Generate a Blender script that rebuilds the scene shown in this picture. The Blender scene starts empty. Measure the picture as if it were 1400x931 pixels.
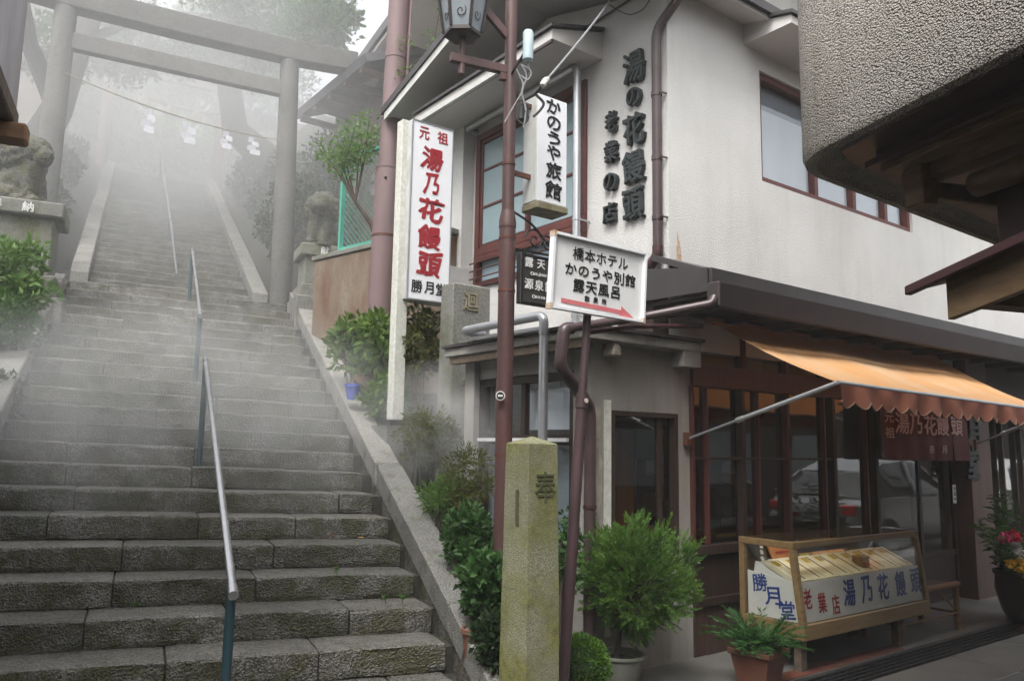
import bpy, bmesh, math, random
import numpy as np
from mathutils import Vector, Matrix, noise as mnoise
R = math.radians
random.seed(7); rng = np.random.default_rng(7)
scene = bpy.context.scene
col = scene.collection

# ------------------------------------------------------------------ camera
FPX, PITCH, ROLL, HEAD = 1083.66, R(7.651), R(0.9645), R(53.1586)
CAM = Vector((0, 0, 1.6))
FW = Vector((math.cos(HEAD)*math.cos(PITCH), math.sin(HEAD)*math.cos(PITCH), math.sin(PITCH)))
RT = Vector((math.sin(HEAD), -math.cos(HEAD), 0)); UP = RT.cross(FW)
RT, UP = RT*math.cos(ROLL)+UP*math.sin(ROLL), UP*math.cos(ROLL)-RT*math.sin(ROLL)
cd = bpy.data.cameras.new('camera'); cam = bpy.data.objects.new('camera', cd); col.objects.link(cam)
cd.sensor_width = 36; cd.lens = FPX/1400*36; cd.clip_start = .05; cd.clip_end = 2000
m = Matrix((RT, UP, -FW)).transposed().to_4x4(); m.translation = CAM; cam.matrix_world = m
scene.camera = cam

# ------------------------------------------------------------------ sky, sun, exposure
SUN_EL, SUN_AZ = R(58), R(212)      # high, soft sun behind thick cloud
w = bpy.data.worlds.new('World'); scene.world = w; w.use_nodes = True
nt = w.node_tree; nt.nodes.clear()
sk = nt.nodes.new('ShaderNodeTexSky'); sk.sky_type = 'NISHITA'; sk.sun_disc = False
sk.sun_elevation = SUN_EL; sk.sun_rotation = R(90)-SUN_AZ; sk.dust_density = 6; sk.air_density = 1.2
hs = nt.nodes.new('ShaderNodeHueSaturation'); hs.inputs['Saturation'].default_value = .22
bg = nt.nodes.new('ShaderNodeBackground'); bg.inputs['Strength'].default_value = .15
wo = nt.nodes.new('ShaderNodeOutputWorld')
nt.links.new(sk.outputs[0], hs.inputs['Color']); nt.links.new(hs.outputs[0], bg.inputs['Color']); nt.links.new(bg.outputs[0], wo.inputs['Surface'])
sl = bpy.data.lights.new('sun', 'SUN'); sl.energy = 1.0; sl.angle = R(25); sl.color = (1, .985, .965)
so = bpy.data.objects.new('sun', sl); col.objects.link(so)
sd = Vector((math.cos(SUN_EL)*math.cos(SUN_AZ), math.cos(SUN_EL)*math.sin(SUN_AZ), math.sin(SUN_EL)))
so.rotation_euler = sd.to_track_quat('Z', 'Y').to_euler(); so.location = (0, 0, 30)
vs = scene.view_settings; vs.view_transform = 'Standard'; vs.look = 'None'; vs.exposure = 1.35; vs.gamma = 1
cy = scene.cycles; cy.use_denoising = True; cy.max_bounces = 8; cy.diffuse_bounces = 3; cy.glossy_bounces = 3
cy.transmission_bounces = 4; cy.transparent_max_bounces = 12; cy.volume_bounces = 2; cy.caustics_reflective = False; cy.caustics_refractive = False
cy.sample_clamp_indirect = 4

# ------------------------------------------------------------------ pixel rays onto real planes
def ray(x, y): return FW+RT*((x-700)/FPX)-UP*((y-465.5)/FPX)
def pX(x, y, v): d = ray(x, y); return CAM+d*((v-CAM.x)/d.x)
def pY(x, y, v): d = ray(x, y); return CAM+d*((v-CAM.y)/d.y)
def pZ(x, y, v): d = ray(x, y); return CAM+d*((v-CAM.z)/d.z)
def pD(x, y, v): return CAM+ray(x, y)*v
SA = R(78.0157); SV = Vector((math.cos(SA), math.sin(SA), 0)); KV = Vector((math.sin(SA), -math.cos(SA), 0)); TILT = -.0283
def SW(k, d, z): return SV*d+KV*k+Vector((0, 0, z+TILT*k))
def pS(x, y, d):
    r_ = ray(x, y); return CAM+r_*((d-CAM.dot(SV))/r_.dot(SV))

# ------------------------------------------------------------------ materials
MATS = {}
def N(nt, t, **kw):
    n = nt.nodes.new(t)
    for k, v in kw.items():
        if k in n.inputs: n.inputs[k].default_value = v
        else: setattr(n, k, v)
    return n
def base(name):
    m = bpy.data.materials.new(name); m.use_nodes = True; nt = m.node_tree
    MATS[name] = m; return m, nt, nt.nodes['Principled BSDF'], nt.nodes['Material Output']
def ramp(nt, src, stops):
    r_ = nt.nodes.new('ShaderNodeValToRGB'); e = r_.color_ramp.elements
    while len(e) < len(stops): e.new(.5)
    for el, (p, c) in zip(e, stops): el.position = p; el.color = (*c, 1) if len(c) == 3 else c
    nt.links.new(src, r_.inputs[0]); return r_.outputs[0]
def g(v): return (v, v, v)
def mixc(nt, fac, a, b, mode='MIX'):
    n = nt.nodes.new('ShaderNodeMix'); n.data_type = 'RGBA'; n.blend_type = mode
    L = nt.links
    if isinstance(fac, (int, float)): n.inputs[0].default_value = fac
    else: L.new(fac, n.inputs[0])
    for i, v in ((6, a), (7, b)):
        if isinstance(v, tuple): n.inputs[i].default_value = (*v, 1)
        else: L.new(v, n.inputs[i])
    return n.outputs[2]
def noise(nt, scale, detail=3, rough=.55, stretch=None, obj=False):
    if obj:
        tc = nt.nodes.new('ShaderNodeTexCoord'); src = tc.outputs['Object']
    else:
        ge = nt.nodes.new('ShaderNodeNewGeometry'); src = ge.outputs['Position']
    if stretch:
        mp = nt.nodes.new('ShaderNodeMapping'); mp.inputs['Scale'].default_value = stretch; nt.links.new(src, mp.inputs[0]); src = mp.outputs[0]
    n = N(nt, 'ShaderNodeTexNoise', Scale=scale, Detail=detail, Roughness=rough); nt.links.new(src, n.inputs['Vector']); return n.outputs[0]
def bump(nt, bs, h, strength=.4, dist=.01):
    b = N(nt, 'ShaderNodeBump', Strength=strength, Distance=dist); nt.links.new(h, b.inputs['Height']); nt.links.new(b.outputs[0], bs.inputs['Normal']); return b
def plain(name, c1, c2=None, rough=.6, scale=6, spec=.4, metal=0, bs_=.25, bscale=None, bd=.004, stretch=None, fine=None, obj=False):
    m, nt, b, o = base(name); c2 = c2 or tuple(x*.75 for x in c1)
    f = noise(nt, scale, 4, .6, stretch, obj); c = mixc(nt, ramp(nt, f, [(.32, g(0)), (.68, g(1))]), c1, c2)
    if fine:
        f2 = noise(nt, fine, 2, .6, None, obj); c = mixc(nt, ramp(nt, f2, [(.35, g(0)), (.7, g(.55))]), c, tuple(x*.55 for x in c1))
    nt.links.new(c, b.inputs['Base Color']); b.inputs['Roughness'].default_value = rough; b.inputs['Metallic'].default_value = metal
    b.inputs['Specular IOR Level'].default_value = spec
    if bs_: bump(nt, b, noise(nt, bscale or scale*12, 3, .6, stretch, obj), bs_, bd)
    return m
def stone(name, light, dark, moss, moss_amt=.5, scale=90, wet=.55, bd=.012, vert_only=False, mscale=5.):
    m, nt, b, o = base(name); L = nt.links
    ge = nt.nodes.new('ShaderNodeNewGeometry'); P = ge.outputs['Position']
    vo = N(nt, 'ShaderNodeTexVoronoi', Scale=scale); L.new(P, vo.inputs['Vector'])
    n1 = noise(nt, scale*.7, 3, .7); n2 = noise(nt, mscale, 5, .65); n3 = noise(nt, 1.7, 3, .6)
    c = mixc(nt, ramp(nt, n1, [(.42, g(0)), (.58, g(1))]), dark, light)
    n4 = noise(nt, scale*1.6, 2, .7); c = mixc(nt, ramp(nt, n4, [(.56, g(0)), (.66, g(.8))]), c, tuple(min(.6, x*1.7) for x in light))
    c = mixc(nt, ramp(nt, n3, [(.3, g(0)), (.7, g(.5))]), c, tuple(x*.6 for x in dark))
    sx = nt.nodes.new('ShaderNodeSeparateXYZ'); L.new(ge.outputs['True Normal'], sx.inputs[0])
    up = ramp(nt, sx.outputs[2], [(.3, g(1)), (.75, g(.25 if vert_only else .8))])
    mk = ramp(nt, n2, [(.62-.3*moss_amt, g(0)), (.80-.3*moss_amt, g(1))])
    mm = N(nt, 'ShaderNodeMath', operation='MULTIPLY'); L.new(mk, mm.inputs[0]); L.new(up, mm.inputs[1])
    fm = ramp(nt, n1, [(.3, g(.25)), (.6, g(1))]); m2 = N(nt, 'ShaderNodeMath', operation='MULTIPLY'); L.new(mm.outputs[0], m2.inputs[0]); L.new(fm, m2.inputs[1])
    mc = mixc(nt, ramp(nt, noise(nt, 30, 3), [(.35, g(0)), (.65, g(1))]), moss, tuple(x*.45 for x in moss))
    c = mixc(nt, m2.outputs[0], c, mc)
    oi = nt.nodes.new('ShaderNodeObjectInfo'); c = mixc(nt, 1., c, ramp(nt, oi.outputs['Random'], [(0, (.74, .75, .72)), (1, (1.12, 1.1, 1.06))]), 'MULTIPLY')
    L.new(c, b.inputs['Base Color'])
    L.new(ramp(nt, n2, [(.3, g(wet-.12)), (.7, g(wet+.2))]), b.inputs['Roughness']); b.inputs['Specular IOR Level'].default_value = .4
    add = N(nt, 'ShaderNodeMath', operation='ADD'); L.new(vo.outputs['Distance'], add.inputs[0]); L.new(n1, add.inputs[1])
    bump(nt, b, add.outputs[0], .8, bd); return m
def leafm(name, c1, c2, trans=.45, scale=9, c3=None):
    m, nt, b, o = base(name); L = nt.links
    f = noise(nt, scale, 3, .7); f2 = noise(nt, scale*5, 2, .6)
    c = mixc(nt, ramp(nt, f, [(.35, g(0)), (.65, g(1))]), c1, c2); c = mixc(nt, ramp(nt, f2, [(.45, g(0)), (.75, g(.6))]), c, c3 or tuple(x*1.6 for x in c1))
    L.new(c, b.inputs['Base Color']); b.inputs['Roughness'].default_value = .5; b.inputs['Specular IOR Level'].default_value = .3
    t = nt.nodes.new('ShaderNodeBsdfTranslucent'); L.new(c, t.inputs['Color'])
    mx = N(nt, 'ShaderNodeMixShader', Fac=trans); L.new(b.outputs[0], mx.inputs[1]); L.new(t.outputs[0], mx.inputs[2]); L.new(mx.outputs[0], o.inputs['Surface']); return m
def glass(name, tint=(.85, .88, .86), refl=.07, rough=.0):
    m, nt, b, o = base(name); L = nt.links; nt.nodes.remove(b)
    lw = N(nt, 'ShaderNodeLayerWeight', Blend=.5); pw = N(nt, 'ShaderNodeMath', operation='POWER'); pw.inputs[1].default_value = 4.; L.new(lw.outputs['Facing'], pw.inputs[0])
    tr = nt.nodes.new('ShaderNodeBsdfTransparent'); tr.inputs[0].default_value = (*tint, 1)
    gl = nt.nodes.new('ShaderNodeBsdfGlossy'); gl.inputs['Roughness'].default_value = rough
    bp = N(nt, 'ShaderNodeBump', Strength=.06, Distance=.02); L.new(noise(nt, 2.2, 1), bp.inputs['Height']); L.new(bp.outputs[0], gl.inputs['Normal'])
    ad = N(nt, 'ShaderNodeMath', operation='MULTIPLY_ADD'); ad.inputs[1].default_value = .85; ad.inputs[2].default_value = refl; L.new(pw.outputs[0], ad.inputs[0]); ad.use_clamp = True
    mx = nt.nodes.new('ShaderNodeMixShader'); L.new(ad.outputs[0], mx.inputs[0]); L.new(tr.outputs[0], mx.inputs[1]); L.new(gl.outputs[0], mx.inputs[2]); L.new(mx.outputs[0], o.inputs['Surface']); return m
def planks(name, c1, c2, axis=0, width=.1, rough=.6):
    """wood with lengthwise grain along z (axis = which world axis the boards repeat on is geometry; here only grain)"""
    st = {0: (18, 18, 1.5), 1: (1.5, 18, 18), 2: (18, 1.5, 18)}[axis]
    return plain(name, c1, c2, rough, 1.4, .35, 0, .35, 6, .003, st)

stone('granite', (.27, .262, .245), (.06, .058, .053), (.066, .066, .016), .80, 80, .42, .014, True)
stone('granite_clean', (.33, .322, .305), (.12, .118, .11), (.09, .09, .035), .25, 130, .5, .006)
stone('mossy_stone', (.26, .26, .19), (.12, .125, .075), (.16, .165, .028), .80, 170, .75, .003, mscale=2.4)
stone('grey_stone', (.25, .25, .23), (.14, .14, .125), (.11, .115, .05), .42, 110, .8, .004, mscale=2.)
stone('torii_stone', (.13, .127, .122), (.085, .085, .08), (.08, .08, .05), .2, 60, .8, .003)
stone('lion_stone', (.15, .15, .125), (.045, .048, .036), (.115, .105, .035), .55, 60, .85, .012, mscale=9)
plain('joint_soil', (0.045, 0.043, 0.034), (0.026, 0.026, 0.019), .9, 20)
plain('soil', (.045, .04, .028), (.028, .03, .015), .95, 9, bs_=.8, bscale=40, bd=.03)
plain('asphalt', (0.06, 0.058, 0.056), (0.042, 0.042, 0.04), .6, 3, bs_=.4, bscale=180, bd=.004, fine=120)
plain('paving', (0.13, 0.127, 0.118), (0.085, 0.083, 0.08), .45, 3, bs_=.4, bscale=90, bd=.004, fine=90)
plain('concrete_floor', (0.16, 0.155, 0.145), (0.1, 0.098, 0.09), .5, 2.5, bs_=.3, bscale=60, fine=70)
plain('red_paint_floor', (.16, .05, .03), (.09, .04, .03), .6, 5)
plain('iron', (.05, .05, .052), (.03, .03, .03), .45, 8, metal=.7)
plain('rusty_iron', (.13, .045, .025), (.07, .03, .02), .6, 12)
def streaked(name, c1, c2, stain, amt):
    m = plain(name, c1, c2, .85, 1.1, .2, 0, .9, 85, .009, fine=110); nt = m.node_tree; b = nt.nodes['Principled BSDF']; src = b.inputs['Base Color'].links[0].from_socket
    st = ramp(nt, noise(nt, 2.2, 5, .65, (2.2, 2.2, .22)), [(.50, g(0)), (.74, g(amt))]); bl = ramp(nt, noise(nt, .9, 4, .6), [(.45, g(0)), (.75, g(amt*.6))])
    c = mixc(nt, bl, mixc(nt, st, src, stain), tuple(x*.9 for x in stain)); nt.links.new(c, b.inputs['Base Color']); return m
streaked('plaster', (.74, .728, .705), (.63, .62, .595), (.46, .44, .40), .30)
plain('pillar_wood', (.10, .066, .056), (.07, .046, .04), .6, 3, stretch=(5, 5, .6))
plain('carving_shade', (0.075, 0.078, 0.036), (0.055, 0.058, 0.026), .9, 20)  # shading of the engraved strokes, painted as a darker mossy tone
plain('frosted', (.30, .395, .42), (.26, .35, .375), .22, 1.2, .5, 0, 0)
streaked('plaster_dirty', (.42, .40, .37), (.30, .285, .26), (.17, .15, .12), .6)
plain('plaster_bare', (.42, .39, .34), (.25, .2, .15), .9, 7, .2, 0, .8, 40, .01)
plain('soffit', (0.6, 0.58, 0.555), (0.52, 0.5, 0.475), .85, 1.5, .2, 0, .2, 60)
m_, nt_, b_, o_ = base('roughcast')
vo = N(nt_, 'ShaderNodeTexVoronoi', Scale=135.); ge = nt_.nodes.new('ShaderNodeNewGeometry'); nt_.links.new(ge.outputs['Position'], vo.inputs['Vector'])
c_ = mixc(nt_, ramp(nt_, vo.outputs['Distance'], [(.1, g(0)), (.75, g(1))]), (.80, .76, .69), (.30, .27, .23))
c_ = mixc(nt_, ramp(nt_, noise(nt_, 2.2, 4), [(.4, g(0)), (.7, g(.5))]), c_, (.42, .38, .31)); nt_.links.new(c_, b_.inputs['Base Color']); b_.inputs['Roughness'].default_value = .9
c_ = mixc(nt_, ramp(nt_, noise(nt_, 3., 5, .7, (2, 2, .3)), [(.5, g(0)), (.72, g(.55))]), c_, (.20, .175, .13)); nt_.links.new(c_, b_.inputs['Base Color'])
iv = N(nt_, 'ShaderNodeMath', operation='MULTIPLY'); iv.inputs[1].default_value = -1; nt_.links.new(vo.outputs['Distance'], iv.inputs[0])
ad_ = N(nt_, 'ShaderNodeMath', operation='ADD'); nt_.links.new(iv.outputs[0], ad_.inputs[0]); nt_.links.new(noise(nt_, 60, 3), ad_.inputs[1]); bump(nt_, b_, ad_.outputs[0], 1., .02)
plain('dark_roof_metal', (.065, .058, .058), (.045, .04, .04), .42, 3, .5, .3, .08)
plain('gutter_metal', (.05, .038, .038), (.035, .027, .027), .45, 4, .5, .2, .1)
plain('brown_metal', (0.062, 0.024, 0.026), (0.045, 0.019, 0.021), .45, 4, .5, .2, .1)
plain('brown_pipe', (0.075, 0.048, 0.05), (0.05, 0.032, 0.034), .38, 7, .5, 0, .08)
plain('pole_paint', (.11, .05, .044), (.055, .03, .028), .5, 9, .5, .0, .25, stretch=(1, 1, .25), fine=60)
plain('sign_pole_paint', (0.075, 0.042, 0.046), (0.045, 0.028, 0.028), .5, 10, .5, 0, .2, stretch=(1, 1, .3))
plain('mauve_pole', (0.185, 0.125, 0.125), (0.14, 0.095, 0.095), .6, 3, .4, 0, .15, stretch=(1, 1, .3))
plain('silver_pipe', (.52, .53, .55), (.42, .43, .45), .38, 5, .5, .75, .05)
plain('steel_rail', (.55, .55, .56), (.45, .45, .46), .25, 6, .5, .9, .03)
plain('green_post', (0.022, 0.062, 0.075), (0.018, 0.045, 0.055), .5, 9, .5, 0, .15)
plain('fence_green', (.10, .42, .32), (.08, .33, .26), .5, 8, .5, 0, .1)
plain('white_post', (.66, .66, .60), (.55, .55, .48), .5, 6, .4, 0, .15, fine=30)
plain('sign_white', (.80, .81, .83), (.76, .77, .79), .3, 2, .5, 0, 0)
plain('sign_white_old', (.74, .75, .75), (.66, .67, .66), .4, 5, .5, 0, .05)
plain('sign_side', (.55, .56, .55), (.40, .40, .36), .5, 4, .4, 0, .1)
plain('sign_dirty', (.30, .27, .18), (.16, .14, .08), .7, 12, .3, 0, .2)
plain('rust_edge', (.40, .22, .10), (.55, .50, .42), .7, 30, .3, 0, .3)
plain('dark_board', (.030, .029, .028), (.045, .043, .04), .5, 5, .4, 0, .05)
plain('ink_black', (.012, .012, .013), (.02, .02, .02), .5, 8, .3, 0, 0)
plain('ink_red', (0.33, 0.022, 0.03), (0.28, 0.02, 0.027), .5, 8, .3, 0, 0)
plain('ink_blue', (.02, .05, .22), (.03, .06, .25), .5, 8, .3, 0, 0)
plain('ink_white', (.75, .75, .73), (.6, .6, .58), .5, 8, .3, 0, 0)
plain('ink_pink', (0.4, 0.27, 0.25), (0.34, 0.22, 0.2), .6, 8, .3, 0, 0)
plain('ink_arrow', (.55, .12, .14), (.6, .2, .2), .5, 14, .3, 0, 0)
plain('letter_black', (.028, .036, .036), (.018, .022, .022), .5, 10, .4, 0, .1)
planks('red_wood', (0.085, 0.024, 0.018), (0.05, 0.016, 0.013), 0, rough=.5)
plain('red_frame', (0.125, 0.034, 0.027), (0.08, 0.024, 0.02), .5, 5, .4, 0, .15)
planks('dark_wood', (0.04, 0.024, 0.017), (0.022, 0.014, 0.01), 0)
planks('dark_board_wood', (.075, .04, .028), (.04, .024, .018), 0)
planks('mid_wood', (.17, .10, .055), (.10, .06, .035), 1)
planks('eave_wood', (0.17, 0.11, 0.055), (0.1, 0.062, 0.032), 2)
planks('case_wood', (0.2, 0.135, 0.06), (0.14, 0.09, 0.04), 1, rough=.45)
planks('bench_wood', (.27, .15, .08), (.18, .10, .05), 1)
plain('board_orange_wood', (.42, .17, .055), (.33, .12, .04), .55, 2, stretch=(9, 9, .8))
plain('old_wood', (.16, .12, .085), (.09, .068, .05), .8, 3, stretch=(2, 8, 8))
plain('basket', (.32, .19, .07), (.2, .11, .04), .6, 60)
plain('box_paper', (.66, .62, .48), (.58, .52, .36), .6, 10, .3, 0, 0)
plain('box_front', (.64, .63, .62), (.57, .56, .55), .6, 6, .3, 0, 0)
plain('gold_print', (.45, .32, .05), (.35, .25, .04), .5, 10, .3, 0, 0)
m_, nt_, b_, o_ = base('awning'); c_ = mixc(nt_, ramp(nt_, noise(nt_, 1.6, 3, .6, (1, .6, .6)), [(.35, g(0)), (.7, g(1))]), (.74, .36, .12), (.76, .53, .33))
nt_.links.new(c_, b_.inputs['Base Color']); b_.inputs['Roughness'].default_value = .75
tl = nt_.nodes.new('ShaderNodeBsdfTranslucent'); tl.inputs[0].default_value = (.8, .3, .08, 1); mx = N(nt_, 'ShaderNodeMixShader', Fac=.33)
nt_.links.new(b_.outputs[0], mx.inputs[1]); nt_.links.new(tl.outputs[0], mx.inputs[2]); nt_.links.new(mx.outputs[0], o_.inputs['Surface'])
plain('valance', (0.4, 0.145, 0.085), (0.31, 0.11, 0.068), .8, 3)
plain('piping_pale', (0.26, 0.17, 0.11), (0.2, 0.12, 0.08), .7, 9)
plain('noren', (.085, .022, .022), (.055, .016, .018), .85, 3)
plain('terracotta', (0.21, 0.085, 0.052), (0.15, 0.064, 0.042), .75, 5, bs_=.2)
plain('white_pot', (0.17, 0.175, 0.15), (0.11, 0.115, 0.09), .5, 6)
plain('dark_pot', (.035, .028, .024), (.02, .018, .016), .4, 5)
plain('blue_plastic', (.05, .1, .45), (.04, .08, .4), .4, 5, bs_=0)
plain('bark', (.10, .075, .055), (.055, .042, .032), .9, 6, bs_=.8, bscale=25, bd=.02, stretch=(3, 3, .6))
plain('dark_bark', (.045, .035, .03), (.028, .022, .02), .9, 6, bs_=.8, bscale=25, bd=.02, stretch=(3, 3, .6))
plain('corrugated', (0.34, 0.3, 0.3), (0.52, 0.5, 0.51), .5, 2.5, .5, .2, .1, stretch=(1, 1, .2))
plain('rust_wall', (.21, .175, .13), (.12, .055, .028), .8, 2.6, bs_=.4, bscale=30, bd=.006, fine=25, stretch=(1.6, 1.6, .7))
plain('shrine_wall', (.55, .54, .5), (.45, .44, .4), .85, 2)
plain('shrine_wood', (.13, .09, .07), (.085, .06, .05), .7, 3)
plain('roof_tile', (.11, .11, .115), (.075, .075, .08), .55, 3)
plain('torii_red', (0.2, 0.135, 0.115), (0.16, 0.11, 0.095), .7, 3)
plain('paper', (0.42, 0.42, 0.45), (0.38, 0.38, 0.41), .8, 5, bs_=0)
plain('rope', (0.25, 0.22, 0.16), (0.18, 0.16, 0.11), .9, 30)
plain('cap_white', (.62, .60, .56), (.55, .53, .5), .85, 5)
plain('cloth_dark', (.05, .055, .06), (.035, .04, .045), .85, 5)
plain('cloth_apron', (0.16, 0.14, 0.12), (0.12, 0.11, 0.09), .85, 5)
plain('skin', (.42, .25, .18), (.38, .22, .16), .55, 8)
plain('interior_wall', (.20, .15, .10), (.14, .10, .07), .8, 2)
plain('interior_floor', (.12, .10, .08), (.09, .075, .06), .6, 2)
plain('curtain_grey', (.42, .46, .49), (.34, .38, .41), .9, 2.5, stretch=(3, 3, .5))
plain('curtain_blue', (0.36, 0.47, 0.54), (0.3, 0.41, 0.47), .9, 1.5)
plain('curtain_white', (.72, .73, .76), (.66, .67, .7), .9, 2, stretch=(4, 4, .4))
plain('blind_grey', (.34, .36, .40), (.30, .32, .36), .9, 2)
plain('cable', (.05, .05, .05), (.035, .035, .035), .6, 8, bs_=0)
plain('cable_grey', (.30, .30, .31), (.25, .25, .26), .6, 8, bs_=0)
plain('porcelain', (.62, .62, .58), (.5, .5, .46), .3, 12, bs_=0)
plain('canister', (.42, .52, .55), (.34, .43, .46), .45, 6)
plain('lamp_metal', (.06, .048, .045), (.04, .033, .03), .5, 6, metal=.3)
plain('lamp_glass', (0.24, 0.275, 0.295), (0.19, 0.22, 0.24), .25, 4, bs_=0)
plain('car_silver', (.45, .46, .48), (.43, .44, .46), .25, 2, .6, .6, 0)
plain('car_white', (.72, .72, .73), (.7, .7, .71), .25, 2, .6, 0, 0)
plain('car_glass', (.03, .035, .035), (.04, .045, .045), .05, 2, .8, 0, 0)
plain('tyre', (.02, .02, .02), (.028, .028, .028), .8, 10)
plain('chrome', (.6, .6, .6), (.55, .55, .55), .2, 5, .5, 1, 0)
plain('tail_red', (.4, .02, .02), (.35, .02, .02), .2, 5, bs_=0)
plain('mirror_face', (.75, .78, .8), (.7, .74, .76), .06, 3, .8, .9, 0)
glass('shop_glass', (.74, .74, .70), .10); glass('case_glass', (.96, .97, .95), .035); glass('window_glass', (.93, .95, .96), .06)
leafm('leaf_conifer', (0.13, 0.235, 0.04), (0.06, 0.14, 0.028), .35, 7, (.12, .22, .04))
leafm('leaf_box', (0.091, 0.195, 0.026), (0.046, 0.117, 0.019), .3, 14, (.18, .26, .04))
leafm('leaf_fern', (0.054, 0.144, 0.036), (0.036, 0.096, 0.024), .4, 8)
leafm('leaf_shrub', (0.13, 0.22, 0.045), (0.075, 0.15, 0.035), .45, 6, (.20, .22, .05))
leafm('leaf_ivy', (0.062, 0.15, 0.037), (0.037, 0.088, 0.025), .4, 8, (.09, .17, .05))
leafm('leaf_olive', (0.12, 0.14, 0.04), (0.07, 0.09, 0.025), .45, 6, (.22, .16, .05))
leafm('leaf_tree', (0.066, 0.132, 0.036), (0.042, 0.084, 0.026), .45, 2.5)
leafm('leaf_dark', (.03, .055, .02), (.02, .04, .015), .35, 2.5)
leafm('leaf_bright', (0.15, 0.25, 0.075), (0.09, 0.175, 0.05), .5, 5, (.18, .28, .06))
leafm('leaf_red', (.22, .05, .02), (.14, .06, .025), .45, 6)
leafm('petal_red', (.45, .02, .05), (.35, .015, .04), .3, 20, (.5, .03, .07)); leafm('petal_white', (.6, .58, .55), (.5, .48, .45), .3, 20, (.62, .6, .57)); leafm('petal_yellow', (.6, .36, .02), (.5, .28, .02), .3, 20, (.65, .4, .03)); leafm('petal_pink', (.5, .06, .16), (.4, .05, .12), .3, 20, (.55, .08, .2))

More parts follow.
